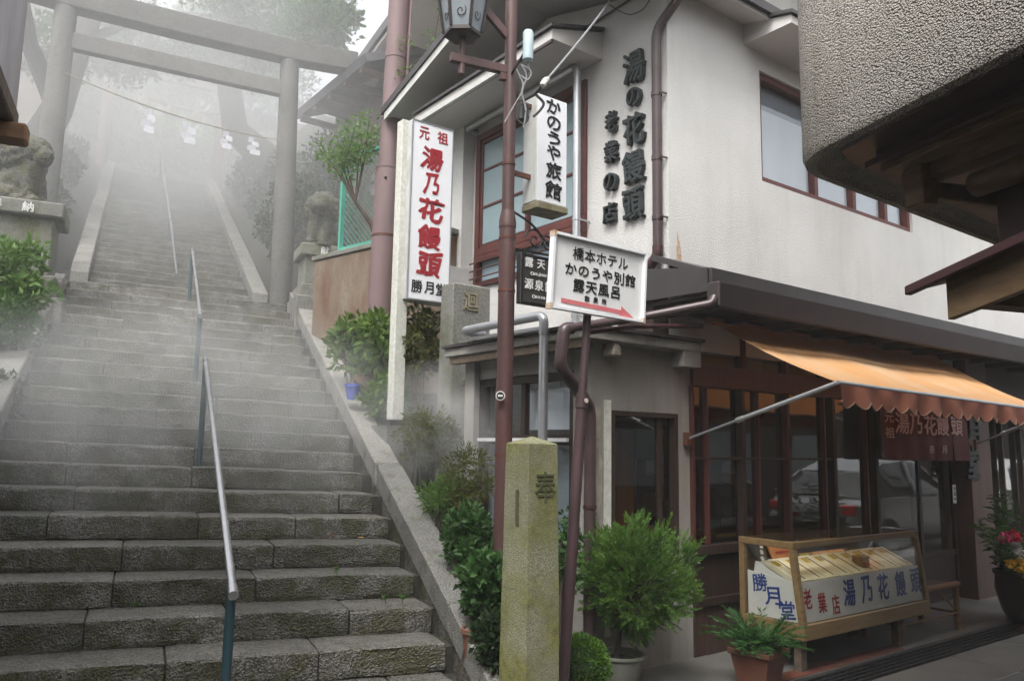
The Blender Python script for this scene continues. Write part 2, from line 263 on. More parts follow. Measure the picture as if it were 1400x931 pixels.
# ------------------------------------------------------------------ builders
V = Vector
class MB:
    def __init__(s): s.v = []; s.f = []; s.mi = []
    def add(s, vs, fs, mi=0):
        o = len(s.v); s.v += [tuple(p) for p in vs]; s.f += [tuple(i+o for i in f) for f in fs]; s.mi += [mi]*len(fs); return s
    def hexa(s, p, mi=0):   # 8 corners: bottom 4 ccw, top 4 ccw
        return s.add(p, [(3, 2, 1, 0), (4, 5, 6, 7), (0, 1, 5, 4), (1, 2, 6, 5), (2, 3, 7, 6), (3, 0, 4, 7)], mi)
    def box(s, a, b, mi=0):
        x0, x1 = sorted((a[0], b[0])); y0, y1 = sorted((a[1], b[1])); z0, z1 = sorted((a[2], b[2]))
        return s.hexa([(x0, y0, z0), (x1, y0, z0), (x1, y1, z0), (x0, y1, z0), (x0, y0, z1), (x1, y0, z1), (x1, y1, z1), (x0, y1, z1)], mi)
    def obox(s, c, U, Vv, W, su, sv, sw, mi=0):  # oriented box, sizes are full
        c = V(c); U = V(U).normalized()*su/2; Vv = V(Vv).normalized()*sv/2; W = V(W).normalized()*sw/2
        return s.hexa([c-U-Vv-W, c+U-Vv-W, c+U+Vv-W, c-U+Vv-W, c-U-Vv+W, c+U-Vv+W, c+U+Vv+W, c-U+Vv+W], mi)
    def bar(s, p, q, w_, h_=None, up=(0, 0, 1), mi=0):
        p, q = V(p), V(q); d = q-p; u = V(up)
        if abs(d.normalized().dot(u)) > .98: u = V((1, 0, 0))
        a = d.cross(u).normalized(); b = a.cross(d).normalized()
        return s.obox((p+q)/2, d, a, b, d.length, w_, h_ or w_, mi)
    def tube(s, pts, r, n=10, caps=True, mi=0):
        pts = [V(p) for p in pts]; rr = r if isinstance(r, (list, tuple)) else [r]*len(pts); vs = []; fs = []
        t0 = (pts[1]-pts[0]).normalized(); a = t0.cross(V((0, 0, 1)) if abs(t0.z) < .9 else V((1, 0, 0))).normalized()
        for i, p in enumerate(pts):
            t = (pts[min(i+1, len(pts)-1)]-pts[max(i-1, 0)]).normalized(); a = (a-t*a.dot(t)).normalized(); b = t.cross(a)
            vs += [p+(a*math.cos(2*math.pi*j/n)+b*math.sin(2*math.pi*j/n))*rr[i] for j in range(n)]
        for i in range(len(pts)-1):
            for j in range(n): fs.append((i*n+j, i*n+(j+1) % n, (i+1)*n+(j+1) % n, (i+1)*n+j))
        if caps: fs += [tuple(reversed(range(n))), tuple(range((len(pts)-1)*n, len(pts)*n))]
        return s.add(vs, fs, mi)
    def lathe(s, c, prof, n=24, mi=0, sq=False, closed_ends=True):
        vs = []; fs = []; c = V(c)
        for (r, z) in prof:
            for j in range(n):
                a = 2*math.pi*(j+.5)/n; vs.append(c+V((r*math.cos(a), r*math.sin(a), z)))
        for i in range(len(prof)-1):
            for j in range(n): fs.append((i*n+j, i*n+(j+1) % n, (i+1)*n+(j+1) % n, (i+1)*n+j))
        if closed_ends: fs += [tuple(reversed(range(n))), tuple(range((len(prof)-1)*n, len(prof)*n))]
        return s.add(vs, fs, mi)
    def prism(s, poly, off, mi=0):
        n = len(poly); a = [V(p) for p in poly]; b = [p+V(off) for p in a]
        return s.add(a+b, [tuple(reversed(range(n))), tuple(range(n, 2*n))]+[(i, (i+1) % n, n+(i+1) % n, n+i) for i in range(n)], mi)
    def wall(s, O, U, W, Nn, w_, h_, t, holes, mi=0):
        """wall sheet with thickness t behind the face; O lower corner, U along, W up, Nn outward"""
        O, U, W, Nn = V(O), V(U), V(W), V(Nn)
        us = sorted({0, w_, *[x for h in holes for x in h[:2]]}); ws = sorted({0, h_, *[x for h in holes for x in h[2:]]})
        inh = lambda u, v_: any(h[0] < u < h[1] and h[2] < v_ < h[3] for h in holes)
        P = lambda u, v_, b: O+U*u+W*v_-Nn*(t if b else 0)
        solid = lambda i, j: 0 <= i < len(us)-1 and 0 <= j < len(ws)-1 and not inh((us[i]+us[i+1])/2, (ws[j]+ws[j+1])/2)
        q = lambda *p: s.add(p, [(0, 1, 2, 3)], mi)
        for i in range(len(us)-1):
            for j in range(len(ws)-1):
                if not solid(i, j): continue
                u0, u1, w0, w1 = us[i], us[i+1], ws[j], ws[j+1]
                q(P(u0, w0, 0), P(u1, w0, 0), P(u1, w1, 0), P(u0, w1, 0)); q(P(u0, w0, 1), P(u0, w1, 1), P(u1, w1, 1), P(u1, w0, 1))
                if not solid(i-1, j): q(P(u0, w0, 0), P(u0, w1, 0), P(u0, w1, 1), P(u0, w0, 1))
                if not solid(i+1, j): q(P(u1, w0, 0), P(u1, w0, 1), P(u1, w1, 1), P(u1, w1, 0))
                if not solid(i, j-1): q(P(u0, w0, 0), P(u0, w0, 1), P(u1, w0, 1), P(u1, w0, 0))
                if not solid(i, j+1): q(P(u0, w1, 0), P(u1, w1, 0), P(u1, w1, 1), P(u0, w1, 1))
        return s
    def build(s, name, mat, parent=None, smooth=False, bevel=0, merge=False):
        me = bpy.data.meshes.new(name); me.from_pydata(s.v, [], s.f)
        mats = mat if isinstance(mat, (list, tuple)) else [mat]
        for x in mats: me.materials.append(MATS[x])
        if len(mats) > 1: me.polygons.foreach_set('material_index', s.mi)
        bm = bmesh.new(); bm.from_mesh(me)
        if merge: bmesh.ops.remove_doubles(bm, verts=bm.verts, dist=1e-5)
        bmesh.ops.recalc_face_normals(bm, faces=bm.faces)
        if bevel: bmesh.ops.bevel(bm, geom=list(bm.edges), offset=bevel, segments=1, affect='EDGES', clamp_overlap=True)
        bm.to_mesh(me); bm.free()
        if smooth:
            me.polygons.foreach_set('use_smooth', [True]*len(me.polygons))
            try: me.set_sharp_from_angle(angle=R(40))
            except Exception: pass
        return link(name, me, parent)
def link(name, me, parent=None):
    o = bpy.data.objects.new(name, me); col.objects.link(o)
    if parent is not None: setp(o, parent)
    return o
def wm(o):
    mm = o.matrix_basis.copy()
    return wm(o.parent) @ o.matrix_parent_inverse @ mm if o.parent else mm
def setp(o, parent):
    o.parent = parent; o.matrix_parent_inverse = wm(parent).inverted()
def tag(o, label, cat=None, group=None, kind=None):
    if label: o['label'] = label
    if cat: o['category'] = cat
    if group: o['group'] = group
    if kind: o['kind'] = kind
    return o
def thing(name, label, cat, loc=(0, 0, 0), group=None):
    o = bpy.data.objects.new(name, None); col.objects.link(o); o.location = loc; o.empty_display_size = .2
    return tag(o, label, cat, group)
def struct(o): o['kind'] = 'structure'; return o
def copy_tree(o, parent=None, loc=None, rz=None):
    c = o.copy(); col.objects.link(c)
    if parent is not None: c.parent = parent
    if loc is not None: c.location = loc
    if rz is not None: c.rotation_euler.z = rz
    for ch in list(o.children): copy_tree(ch, c)
    return c
# ---- lettering from the built-in typeface
_tc = {}
def glyph(ch, offset=.0, extrude=.001):
    key = (ch, offset, extrude)
    if key in _tc: return _tc[key]
    cu = bpy.data.curves.new('t', 'FONT'); cu.body = ch; cu.size = 1; cu.offset = offset; cu.extrude = extrude; cu.resolution_u = 3; cu.align_x = 'CENTER'
    ob = bpy.data.objects.new('t', cu); col.objects.link(ob); dg = bpy.context.evaluated_depsgraph_get(); dg.update()
    me = bpy.data.meshes.new_from_object(ob.evaluated_get(dg)); vs = [v.co.copy() for v in me.vertices]; fs = [tuple(p.vertices) for p in me.polygons]
    bpy.data.objects.remove(ob); bpy.data.curves.remove(cu); bpy.data.meshes.remove(me)
    if vs:
        x0 = min(v.x for v in vs); x1 = max(v.x for v in vs); y0 = min(v.y for v in vs); y1 = max(v.y for v in vs)
        cxy = V(((x0+x1)/2, (y0+y1)/2, 0)); vs = [v-cxy for v in vs]; ext = (x1-x0, y1-y0)
    else: ext = (0, 0)
    _tc[key] = (vs, fs, ext); return _tc[key]
def put_glyph(mb, ch, c, right, up, w_, h_=None, offset=.02, extrude=.003, wob=0., fit=False, rot=0., shear=0.):
    """centre c, cell width w_, height h_: the glyph is scaled by its em (or fitted to the cell)"""
    if hasattr(mb, 'begin'): mb.begin()
    nz = V(right).cross(V(up)).normalized(); right, up = V(right).normalized(), V(up).normalized()
    h_ = h_ or w_; vs, fs, ext = glyph(ch, 0., 1.)
    sx, sy = (w_/max(ext[0], .01), h_/max(ext[1], .01)) if fit else (w_, h_)
    cr, sr_ = math.cos(rot), math.sin(rot); dirs = [(0, 0)]+([(math.cos(q)*offset, math.sin(q)*offset) for q in (.4, 1.97, 3.54, 5.11)] if offset >= .008 else [])
    for i, (ox, oy) in enumerate(dirs):      # heavier brush: the same strokes laid a little beside themselves
        out = []
        for v in vs:
            x, y = v.x*sx, v.y*sy
            if wob:
                x += wob*w_*mnoise.noise(V((v.x*3, v.y*3, ord(ch[0])*.37))); y += wob*h_*mnoise.noise(V((v.x*3+9, v.y*3, ord(ch[0])*.37)))
            x += ox*w_; y += oy*h_; x += shear*y; x, y = x*cr-y*sr_, x*sr_+y*cr
            out.append(V(c)+right*x+up*y+nz*(extrude*v.z*(1-.05*i)-extrude*.03*i))
        mb.add(out, fs)
def put_line(mb, s_, c, right, up, w_, h_=None, pitch=None, **kw):
    pitch = pitch or w_; n = len(s_)
    for i, ch in enumerate(s_):
        if ch != ' ': put_glyph(mb, ch, V(c)+V(right).normalized()*((i-(n-1)/2)*pitch), right, up, w_, h_, **kw)
class MBS:
    """collects glyphs and builds each as a part of its own"""
    def __init__(s): s.parts = []
    def begin(s): s.parts.append(MB())
    def add(s, vs, fs, mi=0): s.parts[-1].add(vs, fs, mi)
    def build(s, name, mat, parent=None): return [p.build(name, mat, parent) for p in s.parts]
# ---- foliage
def leaves(name, pts, dirs, L, Wd, mat, parent=None, seed=1, fold=.25, jit=.5):
    """one folded leaf (2 quads) per point"""
    rg = np.random.default_rng(seed); P = np.array(pts, float); D = np.array(dirs, float); n = len(P)
    D += rg.normal(0, jit, D.shape); D /= np.linalg.norm(D, axis=1)[:, None]+1e-9
    A = rg.normal(0, 1, (n, 3)); A[:, 2] *= .35; S = np.cross(D, A); S /= np.linalg.norm(S, axis=1)[:, None]+1e-9; Nn = np.cross(S, D)
    sc = rg.uniform(.6, 1.25, (n, 1)); l = L*sc; wd = Wd*sc
    p0 = P; p1 = P+D*l*.45+S*wd*.5+Nn*wd*fold; p2 = P+D*l-Nn*wd*fold*.6; p3 = P+D*l*.45-S*wd*.5+Nn*wd*fold
    vs = np.stack([p0, p1, p2, p3], 1).reshape(-1, 3); i = np.arange(n)*4
    fs = np.stack([i, i+1, i+2, i, i+2, i+3], 1).reshape(-1)
    me = bpy.data.meshes.new(name); me.vertices.add(len(vs)); me.vertices.foreach_set('co', vs.ravel()); nf = 2*n
    me.loops.add(nf*3); me.loops.foreach_set('vertex_index', fs); me.polygons.add(nf); me.polygons.foreach_set('loop_start', np.arange(nf)*3); me.polygons.foreach_set('loop_total', np.full(nf, 3))
    me.materials.append(MATS[mat]); me.update(calc_edges=True); return link(name, me, parent)
def cloud(clumps, per, seed=1, shell=.55):
    """points in clumps (centre, radius(s)), denser towards each clump's outside; leaf directions point out and up"""
    rg = np.random.default_rng(seed); P = []; D = []
    for c, r in clumps:
        r = np.array(r if hasattr(r, '__len__') else (r, r, r), float); k = max(6, int(per))
        d = rg.normal(0, 1, (k, 3)); d /= np.linalg.norm(d, axis=1)[:, None]; q = rg.uniform(shell, 1, (k, 1))**.7
        P.append(np.array(c)+d*r*q); D.append(d*.8+np.array((0, 0, .25)))
    return np.concatenate(P), np.concatenate(D)
def blobs(c, r, n, rad, seed=1, flat=1.):
    rg = np.random.default_rng(seed); out = []
    for i in range(n):
        d = rg.normal(0, 1, 3); d /= np.linalg.norm(d); q = rg.uniform(.3, 1)**.5
        out.append((np.array(c)+d*np.array(r)*q, rad*rg.uniform(.6, 1.3)*np.array((1, 1, flat))))
    return out
def shrub(name, label, cat, base_, crown, nb, rad, per, L, Wd, mat, group=None, stems=6, seed=1, stem_mat='bark', flat=.8, stem_r=.008):
    """base_ point on the ground; crown = (centre, radii)"""
    t = thing(name, label, cat, base_, group); c, r = crown; bl = blobs(c, r, nb, rad, seed, flat)
    P, D = cloud(bl, per, seed); leaves('foliage', P, D, L, Wd, mat, t, seed)
    mb = MB(); rg = random.Random(seed)
    for i in range(stems):
        e = V(bl[rg.randrange(len(bl))][0]); b = V(base_)+V((rg.uniform(-.06, .06), rg.uniform(-.06, .06), -.04)); mid = (b*.5+e*.5)+V((rg.uniform(-.1, .1), rg.uniform(-.1, .1), 0))*min(1, (e-b).length)
        mb.tube([b, mid, e], [stem_r*1.3, stem_r, stem_r*.5], 5)
    mb.build('stem', stem_mat, t, True); return t
def arc(p, q, bulge, n=8):
    p, q, b = V(p), V(q), V(bulge); return [p.lerp(q, i/n)+b*(4*(i/n)*(1-i/n)) for i in range(n+1)]
def bent(pts, rad, n=5):
    """polyline with rounded corners"""
    pts = [V(p) for p in pts]; out = [pts[0]]
    for i in range(1, len(pts)-1):
        a, b, c = pts[i-1], pts[i], pts[i+1]; r = min(rad, (b-a).length*.45, (c-b).length*.45); s_, e = b+(a-b).normalized()*r, b+(c-b).normalized()*r
        for j in range(n+1):
            t = j/n; out.append(s_*(1-t)**2+b*2*t*(1-t)+e*t*t)
    return out+[pts[-1]]
# ---- sculpted figures: tapered capsules melted into one skin
def sculpt(name, prims, mats, parent=None, voxel=.02, disp=0, dscale=10, smooth=2):
    """prims: (p, q, r0, r1, matindex) ; union through a voxel remesh; faces take the nearest primitive's material"""
    mb = MB()
    for p, q, r0, r1, mi in prims:
        p, q = V(p), V(q); d = q-p; L = d.length; ax = d.normalized() if L > 1e-6 else V((0, 0, 1))
        a = ax.cross(V((0, 0, 1)) if abs(ax.z) < .9 else V((1, 0, 0))).normalized(); b = ax.cross(a); n = 10; rings = []
        for j in range(6): th = -math.pi/2+math.pi/2*(j+.3)/6; rings.append((p+ax*(r0*math.sin(th)), r0*math.cos(th)))
        for j in range(6): th = math.pi/2*(j+.7)/6; rings.append((q+ax*(r1*math.sin(th)), r1*math.cos(th)))
        vs = [c+(a*math.cos(2*math.pi*i/n)+b*math.sin(2*math.pi*i/n))*r_ for c, r_ in rings for i in range(n)]
        fs = [(i*n+j, i*n+(j+1) % n, (i+1)*n+(j+1) % n, (i+1)*n+j) for i in range(11) for j in range(n)]+[tuple(reversed(range(n))), tuple(range(11*n, 12*n))]
        mb.add(vs, fs)
    tmp = mb.build('tmp', mats[0]); md = tmp.modifiers.new('r', 'REMESH'); md.mode = 'VOXEL'; md.voxel_size = voxel
    if smooth: ms = tmp.modifiers.new('s', 'SMOOTH'); ms.iterations = smooth; ms.factor = .5
    dg = bpy.context.evaluated_depsgraph_get(); dg.update(); me = bpy.data.meshes.new_from_object(tmp.evaluated_get(dg)); old = tmp.data
    bpy.data.objects.remove(tmp); bpy.data.meshes.remove(old); me.name = name
    me.materials.clear()
    for x in mats: me.materials.append(MATS[x])
    if disp:
        for v in me.vertices:
            nn = mnoise.noise(v.co*dscale)+.5*mnoise.noise(v.co*dscale*2.3); v.co += v.normal*(disp*nn)
    if len(mats) > 1:
        for pl in me.polygons:
            c = pl.center; best = 1e9; bi = 0
            for p, q, r0, r1, mi in prims:
                p, q = V(p), V(q); d = q-p; t = 0 if d.length < 1e-6 else max(0, min(1, (c-p).dot(d)/d.length_squared)); e = (c-p-d*t).length-(r0+(r1-r0)*t)
                if e < best: best, bi = e, mi
            pl.material_index = bi
    me.polygons.foreach_set('use_smooth', [True]*len(me.polygons)); return link(name, me, parent)
for ch_ in '湯の花饅頭老業店元祖乃勝月堂かうや旅館露天源泉橋本ホテル別風呂飲所奉納献迴音行一温営中Outdorsen': glyph(ch_, 0., 1.)   # read the typeface once, while the scene is small

# ================================================================== THE SETTING: ground, street, stairs
def lerp_pts(x, pts):
    if x <= pts[0][0]: return pts[0][1]
    for (a, b), (c, d) in zip(pts, pts[1:]):
        if x <= c: return b+(d-b)*(x-a)/(c-a)
    return pts[-1][1]
D0, Z0, TR, RI = 4.74, .45, .348, .16         # nosing of the lowest visible step, tread, riser
NLOW, N0 = 20, -2                             # lower flight: steps N0..NLOW (landing)
DL = D0+NLOW*TR; ZL = Z0+NLOW*RI              # landing edge
PROF = [(3.8, 0), (4.1, .1), (DL, ZL-.05), (DL+.5, ZL), (22.2, 8.5), (27, 8.9), (60, 24)]
def prof(d): return lerp_pts(d, PROF)
def ground(x, y):
    k = x*KV.x+y*KV.y; d = x*SV.x+y*SV.y; z = prof(d)+TILT*max(-2, min(2, k))
    if d > 12.4:
        rmp = min(1, (d-12.4)/1.5); z += rmp*max(0, min(2.6, (abs(k-.1)-1.55)*1.1))
    if -1.25 < k < 2.12 and d < DL+.2: z -= .45
    if -1.35 < k < 1.55 and DL+.2 <= d < 22.5: z -= .45
    if k < -1.4 and d < 11: z += .15
    pad = min(1, max(0, (x-3.55)/.25))*(1 if y < 7.9 else max(0, 1-(y-7.9)/.3)); z = z*(1-pad)-.3*pad
    if k > 6 or (x > 4.2 and y >= 7.9): z = max(z, min(prof(d)*.6, 6)) if y > 8 else z
    z += .03*mnoise.noise(V((x*1.3, y*1.3, 0)))
    return z if d > 3.8 else -.3
def axis_vals(lo, hi, dense_lo, dense_hi, fine, coarse):
    out = []; x = lo
    while x < hi: out.append(x); x += fine if dense_lo <= x < dense_hi else coarse
    return out+[hi]
ks = axis_vals(-25, 25, -3, 6, .13, 1.6); ds = axis_vals(3.4, 50, 3.4, 24, .16, 1.6)
mb = MB(); vs = []
for d in ds:
    for k in ks:
        p = SV*d+KV*k; vs.append((p.x, p.y, ground(p.x, p.y)))
nk = len(ks); mb.add(vs, [(i*nk+j, i*nk+j+1, (i+1)*nk+j+1, (i+1)*nk+j) for i in range(len(ds)-1) for j in range(nk-1)])
struct(mb.build('hillside', 'soil', None, True))
mb = MB(); mb.add([(-40, -40, 0), (60, -40, 0), (60, 60, 0), (-40, 60, 0)], [(0, 1, 2, 3)]); struct(mb.build('street', 'asphalt'))

# paving slabs in front of the shop, each its own slab
pv = MB(); pv.box((2.6, -1.5, -.1), (14, 3.16, .004)); pave = struct(pv.build('pavement', 'joint_soil'))
rg = random.Random(3)
for r_ in range(9):
    y1 = 3.15-r_*.52; x = 2.62+rg.uniform(0, .5)
    while x < 13.5:
        L_ = rg.uniform(.75, 1.25); mb = MB(); h_ = .014+rg.uniform(-.002, .003)
        mb.box((x+.006, y1-.51, -.02), (min(x+L_, 13.98)-.006, y1-.006, h_)); mb.build('paving_slab', 'paving', pave, bevel=.005); x += L_
# concrete apron of the shop with a red painted strip
mb = MB(); mb.box((3.0, 3.42, -.1), (14, 4.3, .03)); struct(mb.build('shop_apron', 'concrete_floor'))
mb = MB(); mb.box((4.3, 3.43, .0), (6.6, 3.56, .036)); struct(mb.build('painted_kerb_strip', 'red_paint_floor'))
# drain channel with long slotted covers
t = thing('drain_grate', 'dark iron slotted drain cover running along the front of the shop', 'drain', (7, 3.3, 0))
mb = MB(); mb.box((3.2, 3.16, -.08), (13, 3.42, -.01)); mb.build('channel', 'ink_black', t)
for i in range(5):
    mb = MB(); y = 3.185+i*.052; mb.box((3.2, y-.012, -.02), (13, y+.012, .018)); mb.build('bar', 'iron', t)
mb = MB()
for i in range(98): x = 3.25+i*.1; mb.box((x, 3.17, -.02), (x+.02, 3.41, .010))
o = mb.build('cross_bars', 'iron', t); o['kind'] = 'stuff'
t = thing('manhole_cover', 'small reddish rusty iron cover set in the pavement by the drain', 'manhole', (8.45, 3.02, .02))
mb = MB(); mb.lathe((8.45, 3.0, .012), [(.26, 0), (.26, .012), (.24, .016)], 28); mb.build('lid', 'rusty_iron', t)
mb = MB(); mb.lathe((8.45, 3.0, .012), [(.29, 0), (.29, .008), (.265, .008), (.265, 0)], 28, closed_ends=False); mb.build('rim', 'iron', t)

# ------------------------------------------------------------------ stone stairs
def ring_block(mb, k0, k1, d, z, dep, h, seed, jit=.004, segs=7, bev=.014, skew=0.):
    """a hewn stone: rounded front edge, uneven along its length; front face at d, top at z"""
    prof_ = [(dep, -h), (0, -h), (-.004, -h+.03), (0, -bev*1.6), (bev*.35, -bev*.5), (bev*1.4, 0), (dep, 0)]; vs = []; n = len(prof_)
    for i in range(segs+1):
        k = k0+(k1-k0)*i/segs; e = .008 if i in (0, segs) else 0
        for j, (a, b) in enumerate(prof_):
            jj = jit if 1 <= j <= 5 else 0
            q = mnoise.noise_vector(V((k*5.1, j*1.7, seed*3.3)))
            vs.append(SW(k+skew*(d-DL), d+a+e*(1 if 1 <= j <= 5 else 0)+q.x*jj*1.6, z+b-(e*.6 if j >= 4 else 0)+q.y*jj))
    mb.add(vs, [(i*n+j, (i+1)*n+j, (i+1)*n+(j+1) % n, i*n+(j+1) % n) for i in range(segs) for j in range(n)]+[tuple(range(n)), tuple(reversed(range(segs*n, segs*n+n)))])
stairs = struct(bpy.data.objects.new('stone_stairs', None)); col.objects.link(stairs); stairs.location = SW(.4, 4, 0)
core = MB()
KL, KR = -.98, 1.82
rg = random.Random(11); seed = 0
for n in range(N0, NLOW+1):
    d = D0+n*TR; z = Z0+n*RI; last = n == NLOW
    core.hexa([SW(KL-.05, d+.035, z-.6), SW(KR+.05, d+.035, z-.6), SW(KR+.05, d+TR+.1, z-.6), SW(KL-.05, d+TR+.1, z-.6), SW(KL-.05, d+.035, z-.022), SW(KR+.05, d+.035, z-.022), SW(KR+.05, d+TR+.1, z-.022), SW(KL-.05, d+TR+.1, z-.022)])
    k = KL; cuts = [KL]
    k = KL+rg.uniform(.35, .95)
    while k < KR-.3: cuts.append(k); k += rg.uniform(.62, 1.05)
    cuts.append(KR-rg.uniform(0, .05)); joint = .010
    for a, b in zip(cuts, cuts[1:]):
        seed += 1; mb = MB(); ring_block(mb, a+joint*.6, b-joint*.6, d+rg.uniform(-.006, .006), z+rg.uniform(-.004, .004), (TR if not last else .5)+.06, RI-.004, seed, .0065, 12)
        mb.build('step_stone', 'granite', stairs)
core.build('bedding', 'joint_soil', stairs)
# landing
mb = MB(); mb.hexa([SW(-3.2, DL+.35, ZL-.5), SW(3.2, DL+.35, ZL-.5), SW(3.2, DL+1.0, ZL-.5), SW(-3.2, DL+1.0, ZL-.5), SW(-3.2, DL+.35, ZL-.012), SW(3.2, DL+.35, ZL-.012), SW(3.2, DL+1.0, ZL-.012), SW(-3.2, DL+1.0, ZL-.012)])
mb.build('landing', 'granite_clean', stairs)
# cheek slabs of the lower flight
def cheek(k0, k1, d0, d1, za, zb, thick, nsl, seed, skew=0, lowz=.5):
    rg = random.Random(seed); cuts = [0]
    for i in range(1, nsl): cuts.append(i/nsl+rg.uniform(-.04, .04))
    cuts.append(1)
    for i, (a, b) in enumerate(zip(cuts, cuts[1:])):
        g_ = .004/(d1-d0); mb = MB(); A, B = d0+(d1-d0)*(a+g_), d0+(d1-d0)*(b-g_); zA, zB = za+(zb-za)*(a+g_)+rg.uniform(-.006, .006), za+(zb-za)*(b-g_)+rg.uniform(-.006, .006)
        j = rg.uniform(-.008, .008); sA, sB = skew*(A-DL), skew*(B-DL)
        mb.hexa([SW(k0+j+sA, A, zA-thick), SW(k1+j+sA, A, zA-thick), SW(k1+j+sB, B, zB-thick), SW(k0+j+sB, B, zB-thick), SW(k0+j+sA, A, zA), SW(k1+j+sA, A, zA), SW(k1+j+sB, B, zB), SW(k0+j+sB, B, zB)])
        mb.build('cheek_slab', 'granite_clean', stairs, bevel=.012)
SL = RI/TR
zc = lambda d: Z0+(d-D0)*SL+.17
cheek(KR+.015, KR+.235, 3.75, DL+.1, zc(3.75), zc(DL+.1), .2, 6, 1)
cheek(KL-.255, KL-.015, 3.75, DL-.35, zc(3.75), zc(DL-.35), .2, 6, 2)
mb = MB()   # side walls below the cheeks
for ka, kb in ((KR+.03, KR+.22), (KL-.24, KL-.03)):
    a, b = 3.78, DL; mb.hexa([SW(ka, a, -.6), SW(kb, a, -.6), SW(kb, b, zc(b)-1.6), SW(ka, b, zc(b)-1.6), SW(ka, a, zc(a)-.19), SW(kb, a, zc(a)-.19), SW(kb, b, zc(b)-.19), SW(ka, b, zc(b)-.19)])
mb.build('cheek_wall', 'granite', stairs)
# upper flight
DU, ZU, TU, RU, NU = DL+.55, ZL, .34, .163, 29; SKEW = -.026
core = MB()
for n in range(NU):
    d = DU+n*TU; z = ZU+(n+1)*RU; ka, kb = -.78, 1.36
    sh = SKEW*(d-DL)
    core.hexa([SW(ka+sh, d+.03, z-.5), SW(kb+sh, d+.03, z-.5), SW(kb+sh, d+TU+.1, z-.5), SW(ka+sh, d+TU+.1, z-.5), SW(ka+sh, d+.03, z-.02), SW(kb+sh, d+.03, z-.02), SW(kb+sh, d+TU+.1, z-.02), SW(ka+sh, d+TU+.1, z-.02)])
    cuts = [ka, ka+rg.uniform(.5, 1.5), kb]
    for a, b in zip(cuts, cuts[1:]):
        seed += 1; mb = MB(); ring_block(mb, a+.005, b-.005, d, z, TU+.05, RU-.004, seed, .004, 4, skew=SKEW); mb.build('step_stone', 'granite', stairs)
core.build('bedding', 'joint_soil', stairs)
DT, ZT = DU+NU*TU, ZU+NU*RU
zc2 = lambda d: ZU+(d-DU)*RU/TU+.16+.1
cheek(1.375, 1.60, DU-.1, DT, zc2(DU-.1), zc2(DT), .4, 6, 3, SKEW)
cheek(-1.02, -.795, DU-.1, DT, zc2(DU-.1), zc2(DT), .4, 6, 4, SKEW)
mb = MB(); mb.hexa([SW(-4, DT, ZT-.6), SW(4, DT, ZT-.6), SW(4, DT+5, ZT-.6), SW(-4, DT+5, ZT-.6), SW(-4, DT, ZT-.01), SW(4, DT, ZT-.01), SW(4, DT+5, ZT-.01), SW(-4, DT+5, ZT-.01)]); mb.build('landing', 'granite_clean', stairs)

# ------------------------------------------------------------------ handrails up the middle
def handrail(pa, pb, feet, label, rr=.021, pr=.024):
    """pa lower end of the rail, pb upper end (world); feet: list of (t, ground z)"""
    pa, pb = V(pa), V(pb); t = thing('handrail', label, 'handrail', (pa.x, pa.y, feet[0][1]), 'handrails up the middle of the stairs')
    ax = (pb-pa).normalized()
    mb = MB(); mb.tube([pa, pb], rr, 14); mb.build('rail', 'steel_rail', t, True)
    for e, s_ in ((pa, 1), (pb, -1)):
        mb = MB(); mb.tube([e-ax*s_*.012, e+ax*s_*.055], rr+.004, 14); mb.build('end_cap', 'steel_rail', t, True)
    for tt, zg in feet:
        p = pa.lerp(pb, tt); mb = MB(); mb.tube([(p.x, p.y, zg-.1), (p.x, p.y, p.z-.01)], pr, 12); mb.build('post', 'green_post', t, True)
    return t
def stair_z(P):
    d = P.x*SV.x+P.y*SV.y; k = P.x*KV.x+P.y*KV.y
    if d < DL: n = math.floor((d-D0)/TR); return Z0+n*RI+TILT*k
    if d < DU: return ZL+TILT*k
    n = math.floor((d-DU)/TU); return ZU+(min(n, NU-1)+1)*RU+TILT*k
def rail_px(a, b, da, db, label):
    pa, pb = pS(*a, da), pS(*b, db); f = []
    for tt in (.03, .97): p = pa.lerp(pb, tt); f.append((tt, stair_z(p)))
    return handrail(pa, pb, f, label)
rail_px((319, 812), (281, 492), 4.05, 7.2, 'steel handrail on blue green posts at the foot of the stairs')
rail_px((274, 432), (263, 342), 8.6, 11.6, 'second steel handrail up the stairs, just below the landing')
rail_px((242, 376), (233, 303), 12.9, 15.3, 'steel handrail in the lower half of the upper flight')
rail_px((233, 300), (220, 212), 15.5, 20.5, 'topmost thin handrail of the upper flight in the mist')

